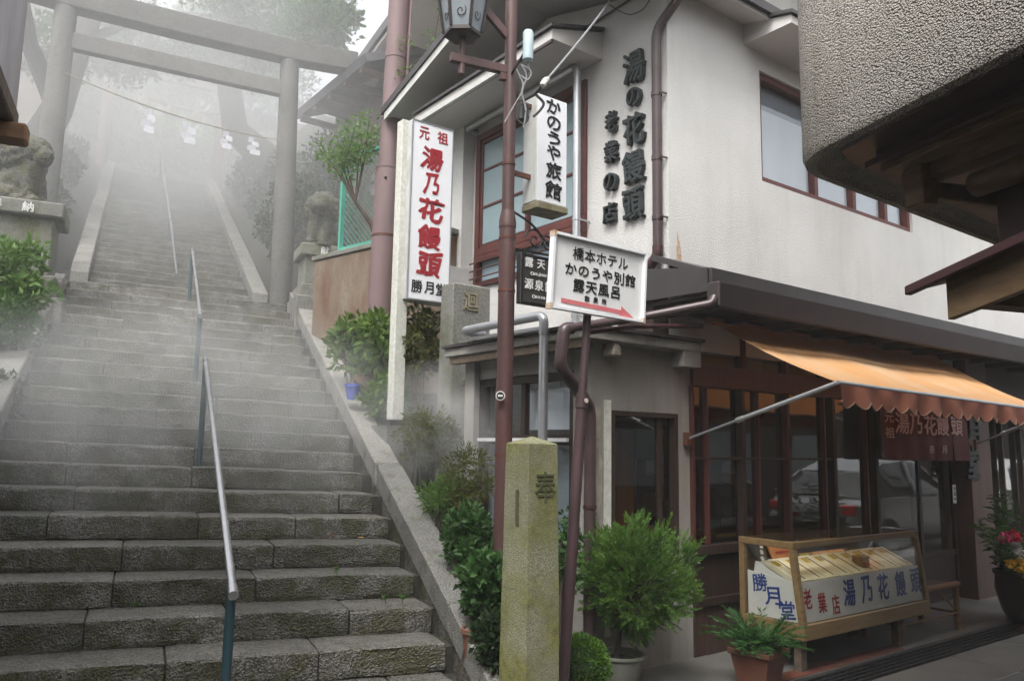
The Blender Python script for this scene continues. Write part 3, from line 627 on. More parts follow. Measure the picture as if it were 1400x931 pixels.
# ------------------------------------------------------------------ torii gates
def torii(name, label, d, kl, kr, zb, h, rad, mat, beam_ext, mats=None, nuki_drop=.5, nuki_through=False, ztop=None, bh=.24, nh=.20):
    t = thing(name, label, 'torii gate', SW((kl+kr)/2, d, zb)); zt = zb+h
    for k in (kl, kr):
        s_ = 1 if k == kl else -1; lean = .07*s_; b = SW(k, d, zb-.3); tp = SW(k+lean, d, zt)
        mb = MB(); mb.tube([b, b.lerp(tp, .5), tp], [rad*1.08, rad*1.02, rad*.92], 20); mb.build('pillar', mat, t, True)
    a, b = SW(kl-beam_ext, d, zt+bh*.5), SW(kr+beam_ext, d, zt+bh*.5); mid = (a+b)/2
    pts = [(-beam_ext+kl, .06), (kl, .0), ((kl+kr)/2, -.015), (kr, 0), (kr+beam_ext, .06)]; mb = MB()
    ringv = []
    for k, up_ in pts:
        for (dd, zz) in ((-rad*.95, 0), (rad*.95, 0), (rad*1.15, bh), (-rad*1.15, bh)): ringv.append(SW(k, d+dd, zt+zz+up_))
    mb.add(ringv, [(i*4+j, (i+1)*4+j, (i+1)*4+(j+1) % 4, i*4+(j+1) % 4) for i in range(4) for j in range(4)]+[(0, 1, 2, 3), (19, 18, 17, 16)]); mb.build('top_beam', mat, t, bevel=.012)
    ex = beam_ext*.55 if nuki_through else -.0
    mb = MB(); zn = zt-nuki_drop; mb.obox(SW((kl+kr)/2, d, zn), SW(1, d, 0)-SW(0, d, 0), SV, (0, 0, 1), kr-kl+2*ex, rad*.95, nh); mb.build('tie_beam', mat, t, bevel=.01)
    return t
torii('torii_gate', 'grey stone torii gate standing over the landing of the stairs', 12.0, -1.42, 1.76, ZL-.02, 3.86, .15, 'torii_stone', .95, nuki_drop=.46, bh=.30, nh=.24)
torii('torii_gate', 'faded red torii gate in the mist at the top of the upper stairs', 22.6, -1.44, 1.46, ZT-.02, 3.6, .15, 'torii_red', .8, nuki_drop=.55, nuki_through=True)
# ropes with paper streamers
def shide(parent, top, h, ww, right, seed):
    rg = random.Random(seed); mb = MB(); n = 4; hh = h/n; right = V(right).normalized(); fwd = right.cross(V((0, 0, 1)))
    for i in range(n):
        s_ = ww*(.7+.15*i); o_ = (ww*.40 if i % 2 else 0)+rg.uniform(-.015, .015); y = .012*i
        q = [V(top)+right*(o_-s_/2+a*s_)+fwd*(y+.02*(a if i % 2 else 1-a))+V((0, 0, -hh*(i*.85+b)-.22*hh*(a if i % 2 else 1-a))) for a, b in ((0, 0), (1, 0), (1, 1), (0, 1))]
        mb.add(q+[p+fwd*.002 for p in q], [(0, 1, 2, 3), (7, 6, 5, 4), (0, 4, 5, 1), (1, 5, 6, 2), (2, 6, 7, 3), (3, 7, 4, 0)])
    mb.tube([V(top)+V((0, 0, .06)), V(top)-V((0, 0, hh*.3))], .004, 5); return mb.build('paper_streamer', 'paper', parent)
def rope(name, label, d, ka, za, kb, zb, sag, streams, tass, rr):
    rp = thing(name, label, 'rope', SW((ka+kb)/2, d, (za+zb)/2)); ra, rb = SW(ka, d, za), SW(kb, d, zb)
    mb = MB(); mb.tube(arc(ra, rb, (0, 0, -sag), 24), [rr*(1+.5*math.sin(math.pi*i/24)) for i in range(25)], 8); mb.build('rope', 'rope', rp, True)
    def at(px):
        p = pS(px, 150, d); u = (p-ra).dot(rb-ra)/(rb-ra).length_squared; c = ra.lerp(rb, u); c.z -= sag*4*u*(1-u); return c
    for i, (px, py, hh, ww) in enumerate(streams):
        c = at(px); p = pS(px, py, d); p.x, p.y = c.x, c.y; p.z = min(p.z, c.z-.03)
        mb = MB(); mb.tube([c, p], .004, 5); mb.build('string', 'rope', rp); shide(rp, p, hh, ww, KV, i)
    for px in tass: c = at(px); mb = MB(); mb.lathe((c.x, c.y, c.z-.30), [(.15, 0), (.17, .05), (.12, .2), (.04, .34)], 10); mb.build('straw_tassel', 'rope', rp, True)
    return rp
rope('shimenawa_rope', 'thin straw rope with large white paper streamers across the stone gate', 11.84, -1.28, 6.50, 1.62, 6.15, .12, ((199, 145, .40, .12), (258, 167, .36, .13), (313, 180, .30, .11), (352, 186, .30, .12)), (), .007)
rope('shimenawa_rope', 'thicker straw rope with straw tassels on the red gate in the mist', 22.3, -1.36, 11.0, 1.38, 10.6, .25, ((182, 128, .5, .15), (210, 132, .4, .15), (245, 136, .4, .15), (276, 140, .4, .15)), (190, 229, 268), .04)

# ================================================================== THE SHOP
YF, XS, XG = 4.2, 4.7, 3.86
X1 = 14.0
shop = thing('shop_building', 'two storey cream plaster shop with dark pent roof and raised black characters', 'building', (XS, YF, 0))
EY = V((0, 1, 0)); EX = V((1, 0, 0)); EZ = V((0, 0, 1))
# upper walls
wy0, wy1, wz0, wz1 = 5.17, 6.95, 3.28, 4.99
fx0, fx1, fz0, fz1 = 5.95, 8.70, 4.03, 5.09
mb = MB(); mb.wall((XS, 7.35, 2.40), (0, -1, 0), EZ, (-1, 0, 0), 3.15, 3.02, .12, [(7.35-wy1, 7.35-wy0, wz0-2.4, wz1-2.4)])
mb.prism([(XS, 7.35, 5.42), (XS, YF, 5.42), (XS, 5.775, 5.86)], (.12, 0, 0))
mb.wall((XS+.12, YF, 2.40), EX, EZ, (0, -1, 0), X1-XS-.12, 3.1, .12, [(fx0-XS-.12, fx1-XS-.12, fz0-2.4, fz1-2.4)])
mb.box((XS+.12, 7.23, -.2), (X1, 7.35, 5.42)); mb.box((X1-.12, YF+.12, -.2), (X1, 7.23, 5.42))
mb.build('upper_wall', 'plaster', shop)
# main gable roof, verge over the side wall
vx = 4.0; zr = 5.91; za = lambda y: zr-.287*abs(y-5.775)
for s_ in (-1, 1):
    ye = 5.775+(2.05 if s_ > 0 else -1.86); a, b = za(5.775), za(ye); mb = MB()
    mb.hexa([(vx, 5.775, a), (X1+.4, 5.775, a), (X1+.4, ye, b), (vx, ye, b), (vx, 5.775, a+.04), (X1+.4, 5.775, a+.04), (X1+.4, ye, b+.04), (vx, ye, b+.04)]); mb.build('soffit', 'soffit', shop)
    mb = MB(); mb.hexa([(vx-.04, 5.775, a+.042), (X1+.4, 5.775, a+.042), (X1+.4, ye+s_*.05, b+.03), (vx-.04, ye+s_*.05, b+.03), (vx-.04, 5.775, a+.13), (X1+.4, 5.775, a+.13), (X1+.4, ye+s_*.05, b+.11), (vx-.04, ye+s_*.05, b+.11)]); mb.build('roof', 'dark_roof_metal', shop)
    mb = MB(); mb.hexa([(vx-.022, 5.775, a-.05), (vx-.002, 5.775, a-.05), (vx-.002, ye, b-.05), (vx-.022, ye, b-.05), (vx-.022, 5.775, a+.041), (vx-.002, 5.775, a+.041), (vx-.002, ye, b+.041), (vx-.022, ye, b+.041)]); mb.build('verge_board', 'sign_side', shop)
# canopy over the side window
mb = MB(); mb.prism([(XS, 4.97, 5.10), (4.10, 4.97, 5.10), (4.10, 4.97, 5.19), (XS, 4.97, 5.36)], (0, 2.36, 0)); can = mb.build('window_canopy', 'soffit', shop)
mb = MB(); mb.prism([(XS-.001, 4.94, 5.37), (4.07, 4.94, 5.195), (4.07, 4.94, 5.225), (XS-.001, 4.94, 5.40)], (0, 2.42, 0)); mb.build('canopy_sheet', 'dark_roof_metal', can)
mb = MB(); mb.box((4.06, 5.6, 5.06), (4.10, 7.34, 5.10)); mb.build('canopy_trim', 'sign_side', can)
mb = MB(); mb.box((4.10, 4.98, 5.075), (4.125, 7.32, 5.099)); mb.build('canopy_edge', 'brown_pipe', can)
# canopy over the front window
mb = MB(); mb.prism([(5.72, YF, 5.26), (5.72, YF-.5, 5.26), (5.72, YF-.5, 5.33), (5.72, YF, 5.46)], (3.3, 0, 0)); can = mb.build('window_canopy', 'soffit', shop)
mb = MB(); mb.prism([(5.69, YF-.001, 5.47), (5.69, YF-.53, 5.335), (5.69, YF-.53, 5.365), (5.69, YF-.001, 5.50)], (3.36, 0, 0)); mb.build('canopy_sheet', 'dark_roof_metal', can)

def frame_rect(mb, O, U, W, Nn, u0, u1, w0, w1, fw, dep):
    """rectangular frame; O origin, U along, W up, Nn outward; dep deep behind O"""
    O, U, W, Nn = V(O), V(U), V(W), V(Nn)
    def bx(a, b, c, d):
        p = [O+U*x+W*y for x, y in ((a, c), (b, c), (b, d), (a, d))]; mb.hexa([p[0]-Nn*dep, p[1]-Nn*dep, p[2]-Nn*dep, p[3]-Nn*dep, *p])
    bx(u0, u1, w0, w0+fw); bx(u0, u1, w1-fw, w1); bx(u0, u0+fw, w0+fw, w1-fw); bx(u1-fw, u1, w0+fw, w1-fw)
def pane(parent, O, U, W, Nn, u0, u1, w0, w1, mat, back=.02, name='pane', t_=.004):
    O, U, W, Nn = V(O), V(U), V(W), V(Nn); p = [O+U*x+W*y-Nn*back for x, y in ((u0, w0), (u1, w0), (u1, w1), (u0, w1))]
    mb = MB(); mb.hexa([q-Nn*t_ for q in p]+p); return mb.build(name, mat, parent)
# --- side window: red frame, two sashes of three panes, curtain, lower railing
O = V((XS-.01, wy1, 0)); U = V((0, -1, 0)); Nn = V((-1, 0, 0)); W_ = wy1-wy0
win = thing('w', None, None); bpy.data.objects.remove(win)
zb_ = 3.62
mb = MB(); frame_rect(mb, O+Nn*.02, U, EZ, Nn, 0, W_, zb_, wz1-.005, .075, .12); sidewin = mb.build('window', 'red_frame', shop, bevel=.004)
for a, b in ((.075, W_/2+.02), (W_/2-.02, W_-.075)):
    dep = .0 if a < .5 else .035; mb = MB(); Oo = O-Nn*(dep); frame_rect(mb, Oo, U, EZ, Nn, a, b, zb_+.075, wz1-.08, .04, .03)
    zs = [zb_+.115, 3.62+.53, 3.62+.94, wz1-.12]
    for z in zs[1:3]:
        mb.hexa([Oo+U*x+EZ*y-Nn*q for q in (.03, 0) for x, y in ((a+.04, z-.012), (b-.04, z-.012), (b-.04, z+.012), (a+.04, z+.012))])
    sash = mb.build('sash', 'red_frame', sidewin)
    for z0_, z1_ in zip(zs, zs[1:]): pane(sash, Oo, U, EZ, Nn, a+.04, b-.04, z0_+.012, z1_-.012, 'frosted', .012)
pane(sidewin, O, U, EZ, Nn, .03, W_-.03, zb_+.03, wz1-.03, 'curtain_blue', .055, 'frosted_screen', .006)
pane(sidewin, O, U, EZ, Nn, 0.005, W_-.005, wz0+.005, zb_-.01, 'curtain_blue', .06, 'lower_pane', .01)
mb = MB(); frame_rect(mb, O+Nn*.02, U, EZ, Nn, 0, W_, wz0+.003, zb_-.003, .05, .1); lf = mb.build('lower_frame', 'red_frame', sidewin)
for i in range(3):
    z = wz0+.09+i*.085; mb = MB(); mb.tube([O+Nn*.05+U*(-.03)+EZ*z, O+Nn*.05+U*(W_+.02)+EZ*z], .008, 8); mb.build('railing_bar', 'rusty_iron', sidewin, True)
# plaster pilaster beside the window with its stepped foot
mb = MB(); mb.box((4.55, 7.02, 3.5), (XS-.003, 7.34, 5.095)); mb.prism([(4.36, 7.0, 3.36), (XS-.003, 7.0, 3.10), (XS-.003, 7.0, 3.5), (4.36, 7.0, 3.5)], (0, .36, 0)); mb.build('pilaster', 'plaster', shop)
# --- front window
O = V((fx0, YF+.03, 0)); U = EX; Nn = V((0, -1, 0)); W_ = fx1-fx0
mb = MB(); frame_rect(mb, O, U, EZ, Nn, .003, W_-.003, fz0+.003, fz1-.003, .055, .09)
for x in (.93, 1.62, 2.25): mb.box((fx0+x-.03, YF+.035, fz0+.055), (fx0+x+.03, YF+.11, fz1-.055))
frontwin = mb.build('window', 'red_frame', shop)
xs = [.055, .93, 1.62, 2.25, W_-.055]
for i, (a, b) in enumerate(zip(xs, xs[1:])): pane(frontwin, O, U, EZ, Nn, a+(.03 if i else 0), b-(.03 if i < 3 else 0), fz0+.055, fz1-.055, 'window_glass', .05)
for i, (a, b) in enumerate(zip(xs, xs[1:])):
    pane(frontwin, O, U, EZ, Nn, a, b-.02, fz0+.02, fz1-(.30 if i == 0 else .02), 'curtain_white', .075, 'curtain', .01)
pane(frontwin, O, U, EZ, Nn, 0, W_, fz0, fz1, 'blind_grey', .11, 'blind', .01)
# --- raised calligraphy on the side wall
RTW = V((0, -1, 0))
def wall_char(ch, px, py, wpx, hpx, parent, off, mat='letter_black'):
    c = pX(px, py, XS); l, r_ = pX(px-wpx/2, py, XS), pX(px+wpx/2, py, XS); tp, bt = pX(px, py-hpx/2, XS), pX(px, py+hpx/2, XS)
    mb = MB(); put_glyph(mb, ch, c+V((-.026, 0, 0)), RTW, EZ, abs(l.y-r_.y), tp.z-bt.z, offset=off, extrude=.024, wob=.06, fit=True, shear=-.07); return mb.build('character', mat, parent)
for ch, px, py, w_, h_ in (('湯', 870, 93, 26, 41), ('の', 870, 134, 18, 25), ('花', 870, 178, 26, 40), ('饅', 870, 229, 27, 42), ('頭', 869, 281, 26, 41)): wall_char(ch, px, py, w_, h_, shop, .035)
for ch, px, py, w_, h_ in (('老', 839, 168, 15, 27), ('業', 839, 209, 17, 27), ('の', 838.5, 250, 17, 24), ('店', 837, 292, 17, 27)): wall_char(ch, px, py, w_, h_, shop, .03)
# --- corner downpipe
x_ = XS-.055; yb = 4.27
mb = MB(); mb.tube(bent([(x_, yb, 3.2), (x_, yb, 5.06), (x_+.1, 3.90, 5.45)], .1), .04, 14); dp = mb.build('downpipe', 'brown_pipe', shop, True)
for z in (3.45, 3.95, 4.5): 
    mb = MB(); mb.tube([(x_, yb, z-.02), (x_, yb, z+.02)], .046, 14); mb.bar((x_-.02, yb-.045, z), (XS+.005, yb-.06, z), .012, .012); mb.build('pipe_clamp', 'brown_pipe', dp, True)
mb = MB(); mb.tube(bent([(x_, yb, 3.22), (x_, yb, 3.14), (x_-.02, yb+.12, 3.02)], .05), .045, 14); mb.build('pipe_shoe', 'brown_metal', dp, True)
# rust stain strip in the plaster at the foot of the corner
mb = MB(); mb.add([(4.78, YF-.003, 2.98), (4.86, YF-.003, 2.98), (4.84, YF-.003, 3.2), (4.80, YF-.003, 3.36), (4.785, YF-.003, 3.2)], [(0, 1, 2, 3, 4)]); mb.build('bare_patch', 'rust_edge', shop)
# --- pent roof above the shop front
XP = 4.50; YE = pX(971, 369, XP).y; ZE = pX(971, 369, XP).z; ZG = pX(976, 420, XP+.01).z
mb = MB(); mb.prism([(XP, YE, ZE), (XP, YF-.001, ZE+.22), (XP, YF-.001, ZE+.17), (XP, YE, ZE-.05)], (X1-XP, 0, 0)); pr_ = mb.build('pent_roof', 'dark_roof_metal', shop)
mb = MB(); mb.box((XP-.02, YE-.03, ZE-.13), (X1, YE-.001, ZE+.012)); mb.build('eave_fascia', 'dark_roof_metal', pr_, bevel=.004)
mb = MB(); gy = YE-.004; mb.prism([(XP-.01, gy, ZG), (XP-.01, gy-.07, ZG), (XP-.01, gy-.10, ZE-.11), (XP-.01, gy-.08, ZE-.11), (XP-.01, gy-.055, ZG+.02), (XP-.01, gy, ZG+.02)], (X1-XP, 0, 0)); mb.build('gutter', 'gutter_metal', pr_)
mb = MB(); mb.box((XP-.012, gy-.10, ZG-.005), (XP-.04, gy+.01, ZE-.10)); mb.build('gutter_end', 'gutter_metal', pr_, bevel=.01)
mb = MB(); mb.prism([(XP-.012, YE+.001, ZE-.16), (XP-.012, YE+.001, ZE+.012), (XP-.012, 4.6, ZE+.16), (XP-.012, 4.6, ZE-.14)], (-.02, 0, 0)); mb.build('side_fascia', 'dark_roof_metal', pr_)
mb = MB(); mb.box((XP, YE+.002, ZE-.19), (X1, YF-.002, ZE-.16)); mb.build('eave_board', 'dark_wood', pr_)
for i in range(14):
    x = XP+.15+i*.62; mb = MB(); mb.box((x, YE+.01, ZE-.26), (x+.06, YF-.003, ZE-.191)); mb.build('rafter', 'dark_wood', pr_)
# fill between side wall and pent roof (dark recess over the annex)
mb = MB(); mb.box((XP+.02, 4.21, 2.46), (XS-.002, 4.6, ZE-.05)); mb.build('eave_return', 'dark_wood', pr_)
# --- annex (ground floor juts towards the stairs)
mb = MB(); mb.wall((XG, 5.75, -.1), (0, -1, 0), EZ, (-1, 0, 0), 1.55, 2.46, .1, [(.12, 1.36, .8, 2.27)])
mb.wall((XG+.1, YF, -.1), EX, EZ, (0, -1, 0), 4.93-XG-.1, 2.46, .1, [(4.06-XG-.1, 4.78-XG-.1, .82, 1.98)]); mb.box((XG+.1, 5.65, -.1), (XS+.1, 5.75, 2.36)); mb.build('annex_wall', 'plaster_dirty', shop)
mb = MB(); mb.box((3.65, 4.05, 2.362), (4.90, 5.85, 2.435)); an = mb.build('annex_roof', 'plaster_dirty', shop, bevel=.006)
mb = MB(); mb.box((3.63, 4.03, 2.437), (4.92, 5.87, 2.462)); mb.build('roof_sheet', 'dark_roof_metal', an)
mb = MB(); mb.box((3.67, 4.08, 2.30), (3.74, 5.8, 2.361)); mb.build('eave_beam', 'old_wood', an)
mb = MB(); mb.box((4.70, 4.06, 2.24), (4.90, 4.197, 2.361)); mb.build('eave_bracket', 'plaster_dirty', an)
# bare crumbling edge at the annex corner
rg = random.Random(5); P0 = []; n = 14
for i in range(n+1): z = .5+1.4*i/n; P0.append((XG+.0+.09+rg.uniform(-.02, .03), z))
mb = MB(); vs = []
for x, z in P0: vs += [(XG+.004, YF-.004, z), (x, YF-.004, z)]
mb.add(vs, [(2*i, 2*i+1, 2*i+3, 2*i+2) for i in range(n)]); mb.build('bare_patch', 'plaster_bare', shop)
mb = MB(); mb.box((3.985, YF-.018, .3), (4.045, YF-.002, 1.95)); mb.build('white_trim', 'white_post', shop)
# annex front window
O = V((4.06, YF+.01, 0)); mb = MB(); frame_rect(mb, O-V((0, .015, 0)), EX, EZ, V((0, -1, 0)), .002, .718, .722, 1.878, .035, .08); mb.box((4.58, YF+.02, .755), (4.62, YF+.06, 1.845)); aw = mb.build('window', 'dark_wood', shop)
pane(aw, O, EX, EZ, (0, -1, 0), .035, .52, .757, 1.845, 'shop_glass', .03); pane(aw, O, EX, EZ, (0, -1, 0), .56, .683, .757, 1.845, 'shop_glass', .045)
# annex side window
O = V((XG+.02, 5.63, 0)); U = V((0, -1, 0)); Nn = V((-1, 0, 0)); mb = MB(); frame_rect(mb, O, U, EZ, Nn, .003, 1.237, .703, 2.167, .06, .07)
mb.hexa([O+U*x+EZ*y-Nn*q for q in (.07, 0) for x, y in ((.06, 1.62), (1.177, 1.62), (1.177, 1.70), (.06, 1.70))])
for x in (.42, .80): mb.hexa([O+U*(x+a)+EZ*y-Nn*q for q in (.06, .01) for a, y in ((-.02, .76), (.02, .76), (.02, 1.62), (-.02, 1.62))])
mb.hexa([O+U*(.6+a)+EZ*y-Nn*q for q in (.06, .01) for a, y in ((-.025, 1.70), (.025, 1.70), (.025, 2.11), (-.025, 2.11))])
sw = mb.build('window', 'dark_wood', shop)
for a, b, c, d in ((.06, .40, .763, 1.62), (.44, .78, .763, 1.62), (.82, 1.177, .763, 1.62), (.06, .575, 1.70, 2.107), (.625, 1.177, 1.70, 2.107)): pane(sw, O, U, EZ, Nn, a, b, c, d, 'window_glass', .03)
pane(sw, O, U, EZ, Nn, .0, 1.24, .70, 1.64, 'curtain_grey', .12, 'curtain', .01); pane(sw, O, U, EZ, Nn, .55, 1.20, 1.74, 2.06, 'curtain_white', .11, 'curtain', .01)
mb = MB(); mb.hexa([O+U*x+EZ*y+Nn*q for q in (.025, .05) for x, y in ((.05, 1.645), (1.2, 1.645), (1.2, 1.672), (.05, 1.672))]); mb.build('window_rail', 'sign_white_old', sw)
mb = MB(); mb.box((3.80, 5.60, .5), (3.855, 5.74, 2.36)); mb.build('corner_post', 'plaster_dirty', shop)
# --- shop front of glass between dark red wood
def gx(px): return pY(px, 640, YF).x
def zpx(py, px=1000): return pY(px, py, YF).z
fr = lambda name, a, b, mat, par=shop: (lambda mb: mb.build(name, mat, par, bevel=.003))(MB().box(a, b))
zs, zh, zh2, zt = .86, 2.11, 2.29, 2.66
fr('sill', (4.93, YF-.04, zs-.07), (7.62, YF+.1, zs), 'dark_wood'); fr('lintel', (4.93, YF-.035, zh), (9.5, YF+.08, zh2), 'red_wood'); fr('head_beam', (4.93, YF-.03, zt), (X1-.2, YF+.1, zt+.17), 'dark_wood')
fr('lower_rail', (4.93, YF-.03, .40), (7.62, YF+.06, .46), 'dark_wood')
for i in range(20):
    x = 4.94+i*.134; fr('panel_board', (x+.003, YF+rg.uniform(-.006, .004), .0), (x+.131, YF+.05, .399), 'dark_board_wood')
for a, b in ((4.95, 5.82), (5.84, 6.70), (6.72, 7.60)): fr('lower_panel', (a, YF+.0, .462), (b, YF+.04, zs-.072), 'dark_wood')
mull = [(945, .035), (965, .022), (1014, .05), (1035, .022), (1076, .045), (1126, .03), (1139, .05), (1183, .035), (1196, .05)]
mx_ = [(gx(p), w_) for p, w_ in mull]
front = thing('x', None, None); bpy.data.objects.remove(front)
for i, (x, w_) in enumerate(mx_):
    o = fr('mullion', (x-w_/2, YF-.03, zs+.002 if x < 7.6 else .03), (x+w_/2, YF+.05, zh-.002), 'red_wood' if w_ < .05 else 'dark_wood')
for i in range(len(mx_)-1):
    (a, wa), (b, wb) = mx_[i], mx_[i+1]
    if b-wb/2-a-wa/2 > .02: pane(shop, (0, YF+.01+.02*(i % 2), 0), EX, EZ, (0, -1, 0), a+wa/2, b-wb/2, zs+.001, zh-.001, 'shop_glass', .0)
fr('glazing_bar', (mx_[0][0]+.02, YF-.02, zpx(628, 960)), (mx_[6][0]-.03, YF-.002, zpx(628, 960)+.02), 'dark_wood')
fr('shelf_edge', (5.4, YF+.13, zs+.03), (6.85, YF+.15, zs+.055), 'gold_print')
tx = [4.93, gx(1018), gx(1078), gx(1130), 7.7, 8.6, 9.5]
for a, b in zip(tx, tx[1:]):
    pane(shop, (0, YF+.02, 0), EX, EZ, (0, -1, 0), a+.03, b-.03, zh2+.001, zt-.001, 'shop_glass', .0); fr('transom_bar', (b-.028, YF-.02, zh2+.002), (b+.028, YF+.06, zt-.002), 'red_wood')
# sliding doors behind the curtain
for a, b, dy in ((7.70, gx(1256)+.04, .0), (gx(1256)-.04, 9.47, .05)):
    mb = MB(); frame_rect(mb, (0, YF+dy, 0), EX, EZ, (0, -1, 0), a, b, .05, zh-.005, .055, .035); dr = mb.build('sliding_door', 'dark_wood', shop)
    fr('door_rail', (a+.056, YF+dy+.003, .5), (b-.056, YF+dy+.033, .56), 'dark_wood', dr)
    pane(dr, (0, YF+dy, 0), EX, EZ, (0, -1, 0), a+.055, b-.055, .561, zh-.06, 'shop_glass', .015); pane(dr, (0, YF+dy, 0), EX, EZ, (0, -1, 0), a+.055, b-.055, .105, .499, 'dark_wood', .015, 'kick_panel')
mb = MB(); c = pY(1305, 675, YF-.01); mb.box((c.x-.035, YF-.012, c.z-.1), (c.x+.035, YF-.004, c.z+.1)); nt_o = mb.build('door_notice', 'sign_white_old', shop)
for i, ch in enumerate('営業中'): mb = MB(); put_glyph(mb, ch, (c.x, YF-.014, c.z+.055-.055*i), EX, EZ, .045, extrude=.001); mb.build('character', 'ink_black', nt_o)
# pillar with a hanging name board
fr('pillar', (9.5, YF-.12, 0), (10.02, YF+.12, zt+.1), 'pillar_wood')
mb = MBS()
for i, (ch, py) in enumerate((('月', 590), ('堂', 628))):
    c = pY(1329, py+ (0 if i == 0 else 4), YF-.125); put_glyph(mb, ch, c, EX, EZ, .30, .34 if i else .28, offset=.03, extrude=.02, wob=.05, fit=True)
mb.build('character', 'letter_black', shop)
# barred window right of the pillar
for i in range(7): fr('mullion', (10.05+i*.55, YF-.02, .6), (10.09+i*.55, YF+.04, zh+.12), 'dark_wood')
pane(shop, (0, YF+.05, 0), EX, EZ, (0, -1, 0), 10.03, X1-.15, .6, zh+.12, 'shop_glass', 0); fr('sill', (10.03, YF-.04, .52), (X1-.13, YF+.06, .598), 'dark_wood'); fr('window_head', (10.03, YF-.04, zh+.121), (X1-.13, YF+.06, zt-.002), 'dark_wood'); fr('dado', (10.03, YF-.01, 0), (X1-.13, YF+.06, .518), 'dark_board_wood')
fr('dado_top', (9.5, YF-.02, zh2+.001), (10.02, YF+.02, zt-.001), 'dark_wood')
# --- inside
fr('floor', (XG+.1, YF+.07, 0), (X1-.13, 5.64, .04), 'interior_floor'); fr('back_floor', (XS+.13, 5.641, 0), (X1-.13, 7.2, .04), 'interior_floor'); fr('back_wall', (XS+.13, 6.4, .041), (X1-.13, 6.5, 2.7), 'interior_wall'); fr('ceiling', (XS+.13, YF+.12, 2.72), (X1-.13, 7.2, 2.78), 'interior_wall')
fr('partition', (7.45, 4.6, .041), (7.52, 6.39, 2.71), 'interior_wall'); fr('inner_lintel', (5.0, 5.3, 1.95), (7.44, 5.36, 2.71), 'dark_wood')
cnt = thing('counter', 'dark wooden work counter inside the shop behind the glass front', 'counter', (6.2, 5.05, .04)); fr('top', (5.3, 4.75, .80), (7.2, 5.25, .84), 'mid_wood', cnt); fr('front_panel', (5.35, 4.80, .041), (7.15, 4.83, .799), 'dark_wood', cnt)
for x in (5.36, 7.08): fr('side_panel', (x, 4.832, .041), (x+.04, 5.2, .799), 'dark_wood', cnt)
sh_ = thing('shelf_unit', 'tall wooden shelf unit against the back wall inside the shop', 'shelf', (6.2, 6.2, .04))
for x in (5.3, 6.2, 7.1): fr('upright', (x, 6.05, .041), (x+.04, 6.398, 1.9), 'mid_wood', sh_)
for z in (.4, .85, 1.3, 1.86): fr('shelf', (5.341, 6.06, z), (6.199, 6.397, z+.03), 'mid_wood', sh_); fr('shelf', (6.241, 6.06, z), (7.099, 6.397, z+.03), 'mid_wood', sh_)
rgb = random.Random(9)
for z in (.43, .88, 1.33):
    for i in range(5):
        x = 5.42+i*.33+rgb.uniform(-.05, .05)
        if abs(x+.1-6.22) < .16: continue
        h_ = rgb.uniform(.12, .3); m_ = rgb.choice(('box_paper', 'board_orange_wood', 'sign_side', 'terracotta')); mb = MB(); mb.box((x, 6.12, z), (x+.2, 6.33, z+h_)); o = mb.build('carton', m_, None, bevel=.004); tag(o, 'small dim carton on the shelves inside the shop', 'carton', 'cartons on the inside shelves')
t = thing('leaning_board', 'orange brown wooden board standing inside the small annex window', 'board', (4.55, 4.55, .04)); fr('plank', (4.43, 4.52, .041), (4.62, 4.55, 1.75), 'board_orange_wood', t); fr('cleat', (4.44, 4.551, 1.5), (4.61, 4.57, 1.56), 'mid_wood', t)
# --- worker in a white cap, bent over the counter behind the glass
hp = pY(1000, 650, 5.22); hx, hy, hz = hp.x, hp.y, hp.z
pr = thing('person', 'person in a white cap and dark top bending over inside the shop', 'person', (hx-.12, hy+.25, .04)); bx_ = hx-.16; by_ = hy+.24
prims = [((bx_, by_, .93), (bx_+.05, by_-.05, 1.12), .15, .145, 1), ((bx_+.05, by_-.05, 1.12), (hx-.05, hy+.06, hz-.20), .145, .15, 1), ((hx-.17, hy+.10, hz-.19), (hx+.1, hy+.0, hz-.2), .085, .085, 1), ((hx-.03, hy+.05, hz-.18), (hx, hy+.01, hz-.08), .055, .055, 0), ((hx+.0, hy, hz-.04), (hx+.015, hy-.015, hz+.02), .085, .092, 0), ((hx+.05, hy-.075, hz-.045), (hx+.055, hy-.085, hz-.05), .016, .014, 0)]
for s_ in (-1, 1):
    hipx = bx_+.085*s_; prims += [((hipx, by_, .90), (hipx+.01, by_-.04, .50), .09, .065, 1), ((hipx+.01, by_-.04, .50), (hipx, by_+.02, .13), .062, .042, 1), ((hipx, by_+.02, .085), (hipx+.01, by_-.13, .075), .042, .034, 1)]
    shx, shy = hx-.03+.14*s_, hy+.05-.05*s_; ex, ey = shx+.06*s_+.05, shy-.08; wx, wy = hx+.06*s_+.12, hy-.18
    prims += [((shx, shy, hz-.20), (ex, ey, hz-.46), .052, .043, 1), ((ex, ey, hz-.46), (wx, wy, .93), .042, .030, 0), ((wx, wy, .925), (wx+.03, wy-.05, .905), .032, .026, 0)]
    for f_ in range(4): prims.append(((wx+.02+.016*(f_-1.5), wy-.05, .90), (wx+.03+.02*(f_-1.5), wy-.115+.008*abs(f_-1.5), .875), .010, .008, 0))
    prims.append(((wx-.03*s_, wy-.02, .91), (wx-.045*s_, wy-.065, .885), .011, .009, 0))
sculpt('body', prims, ['skin', 'cloth_dark'], pr, .014, smooth=1)
mb = MB(); mb.lathe((0, 0, 0), [(.100, 0), (.104, .03), (.112, .06), (.095, .105), (.05, .125), (.004, .128)], 18)
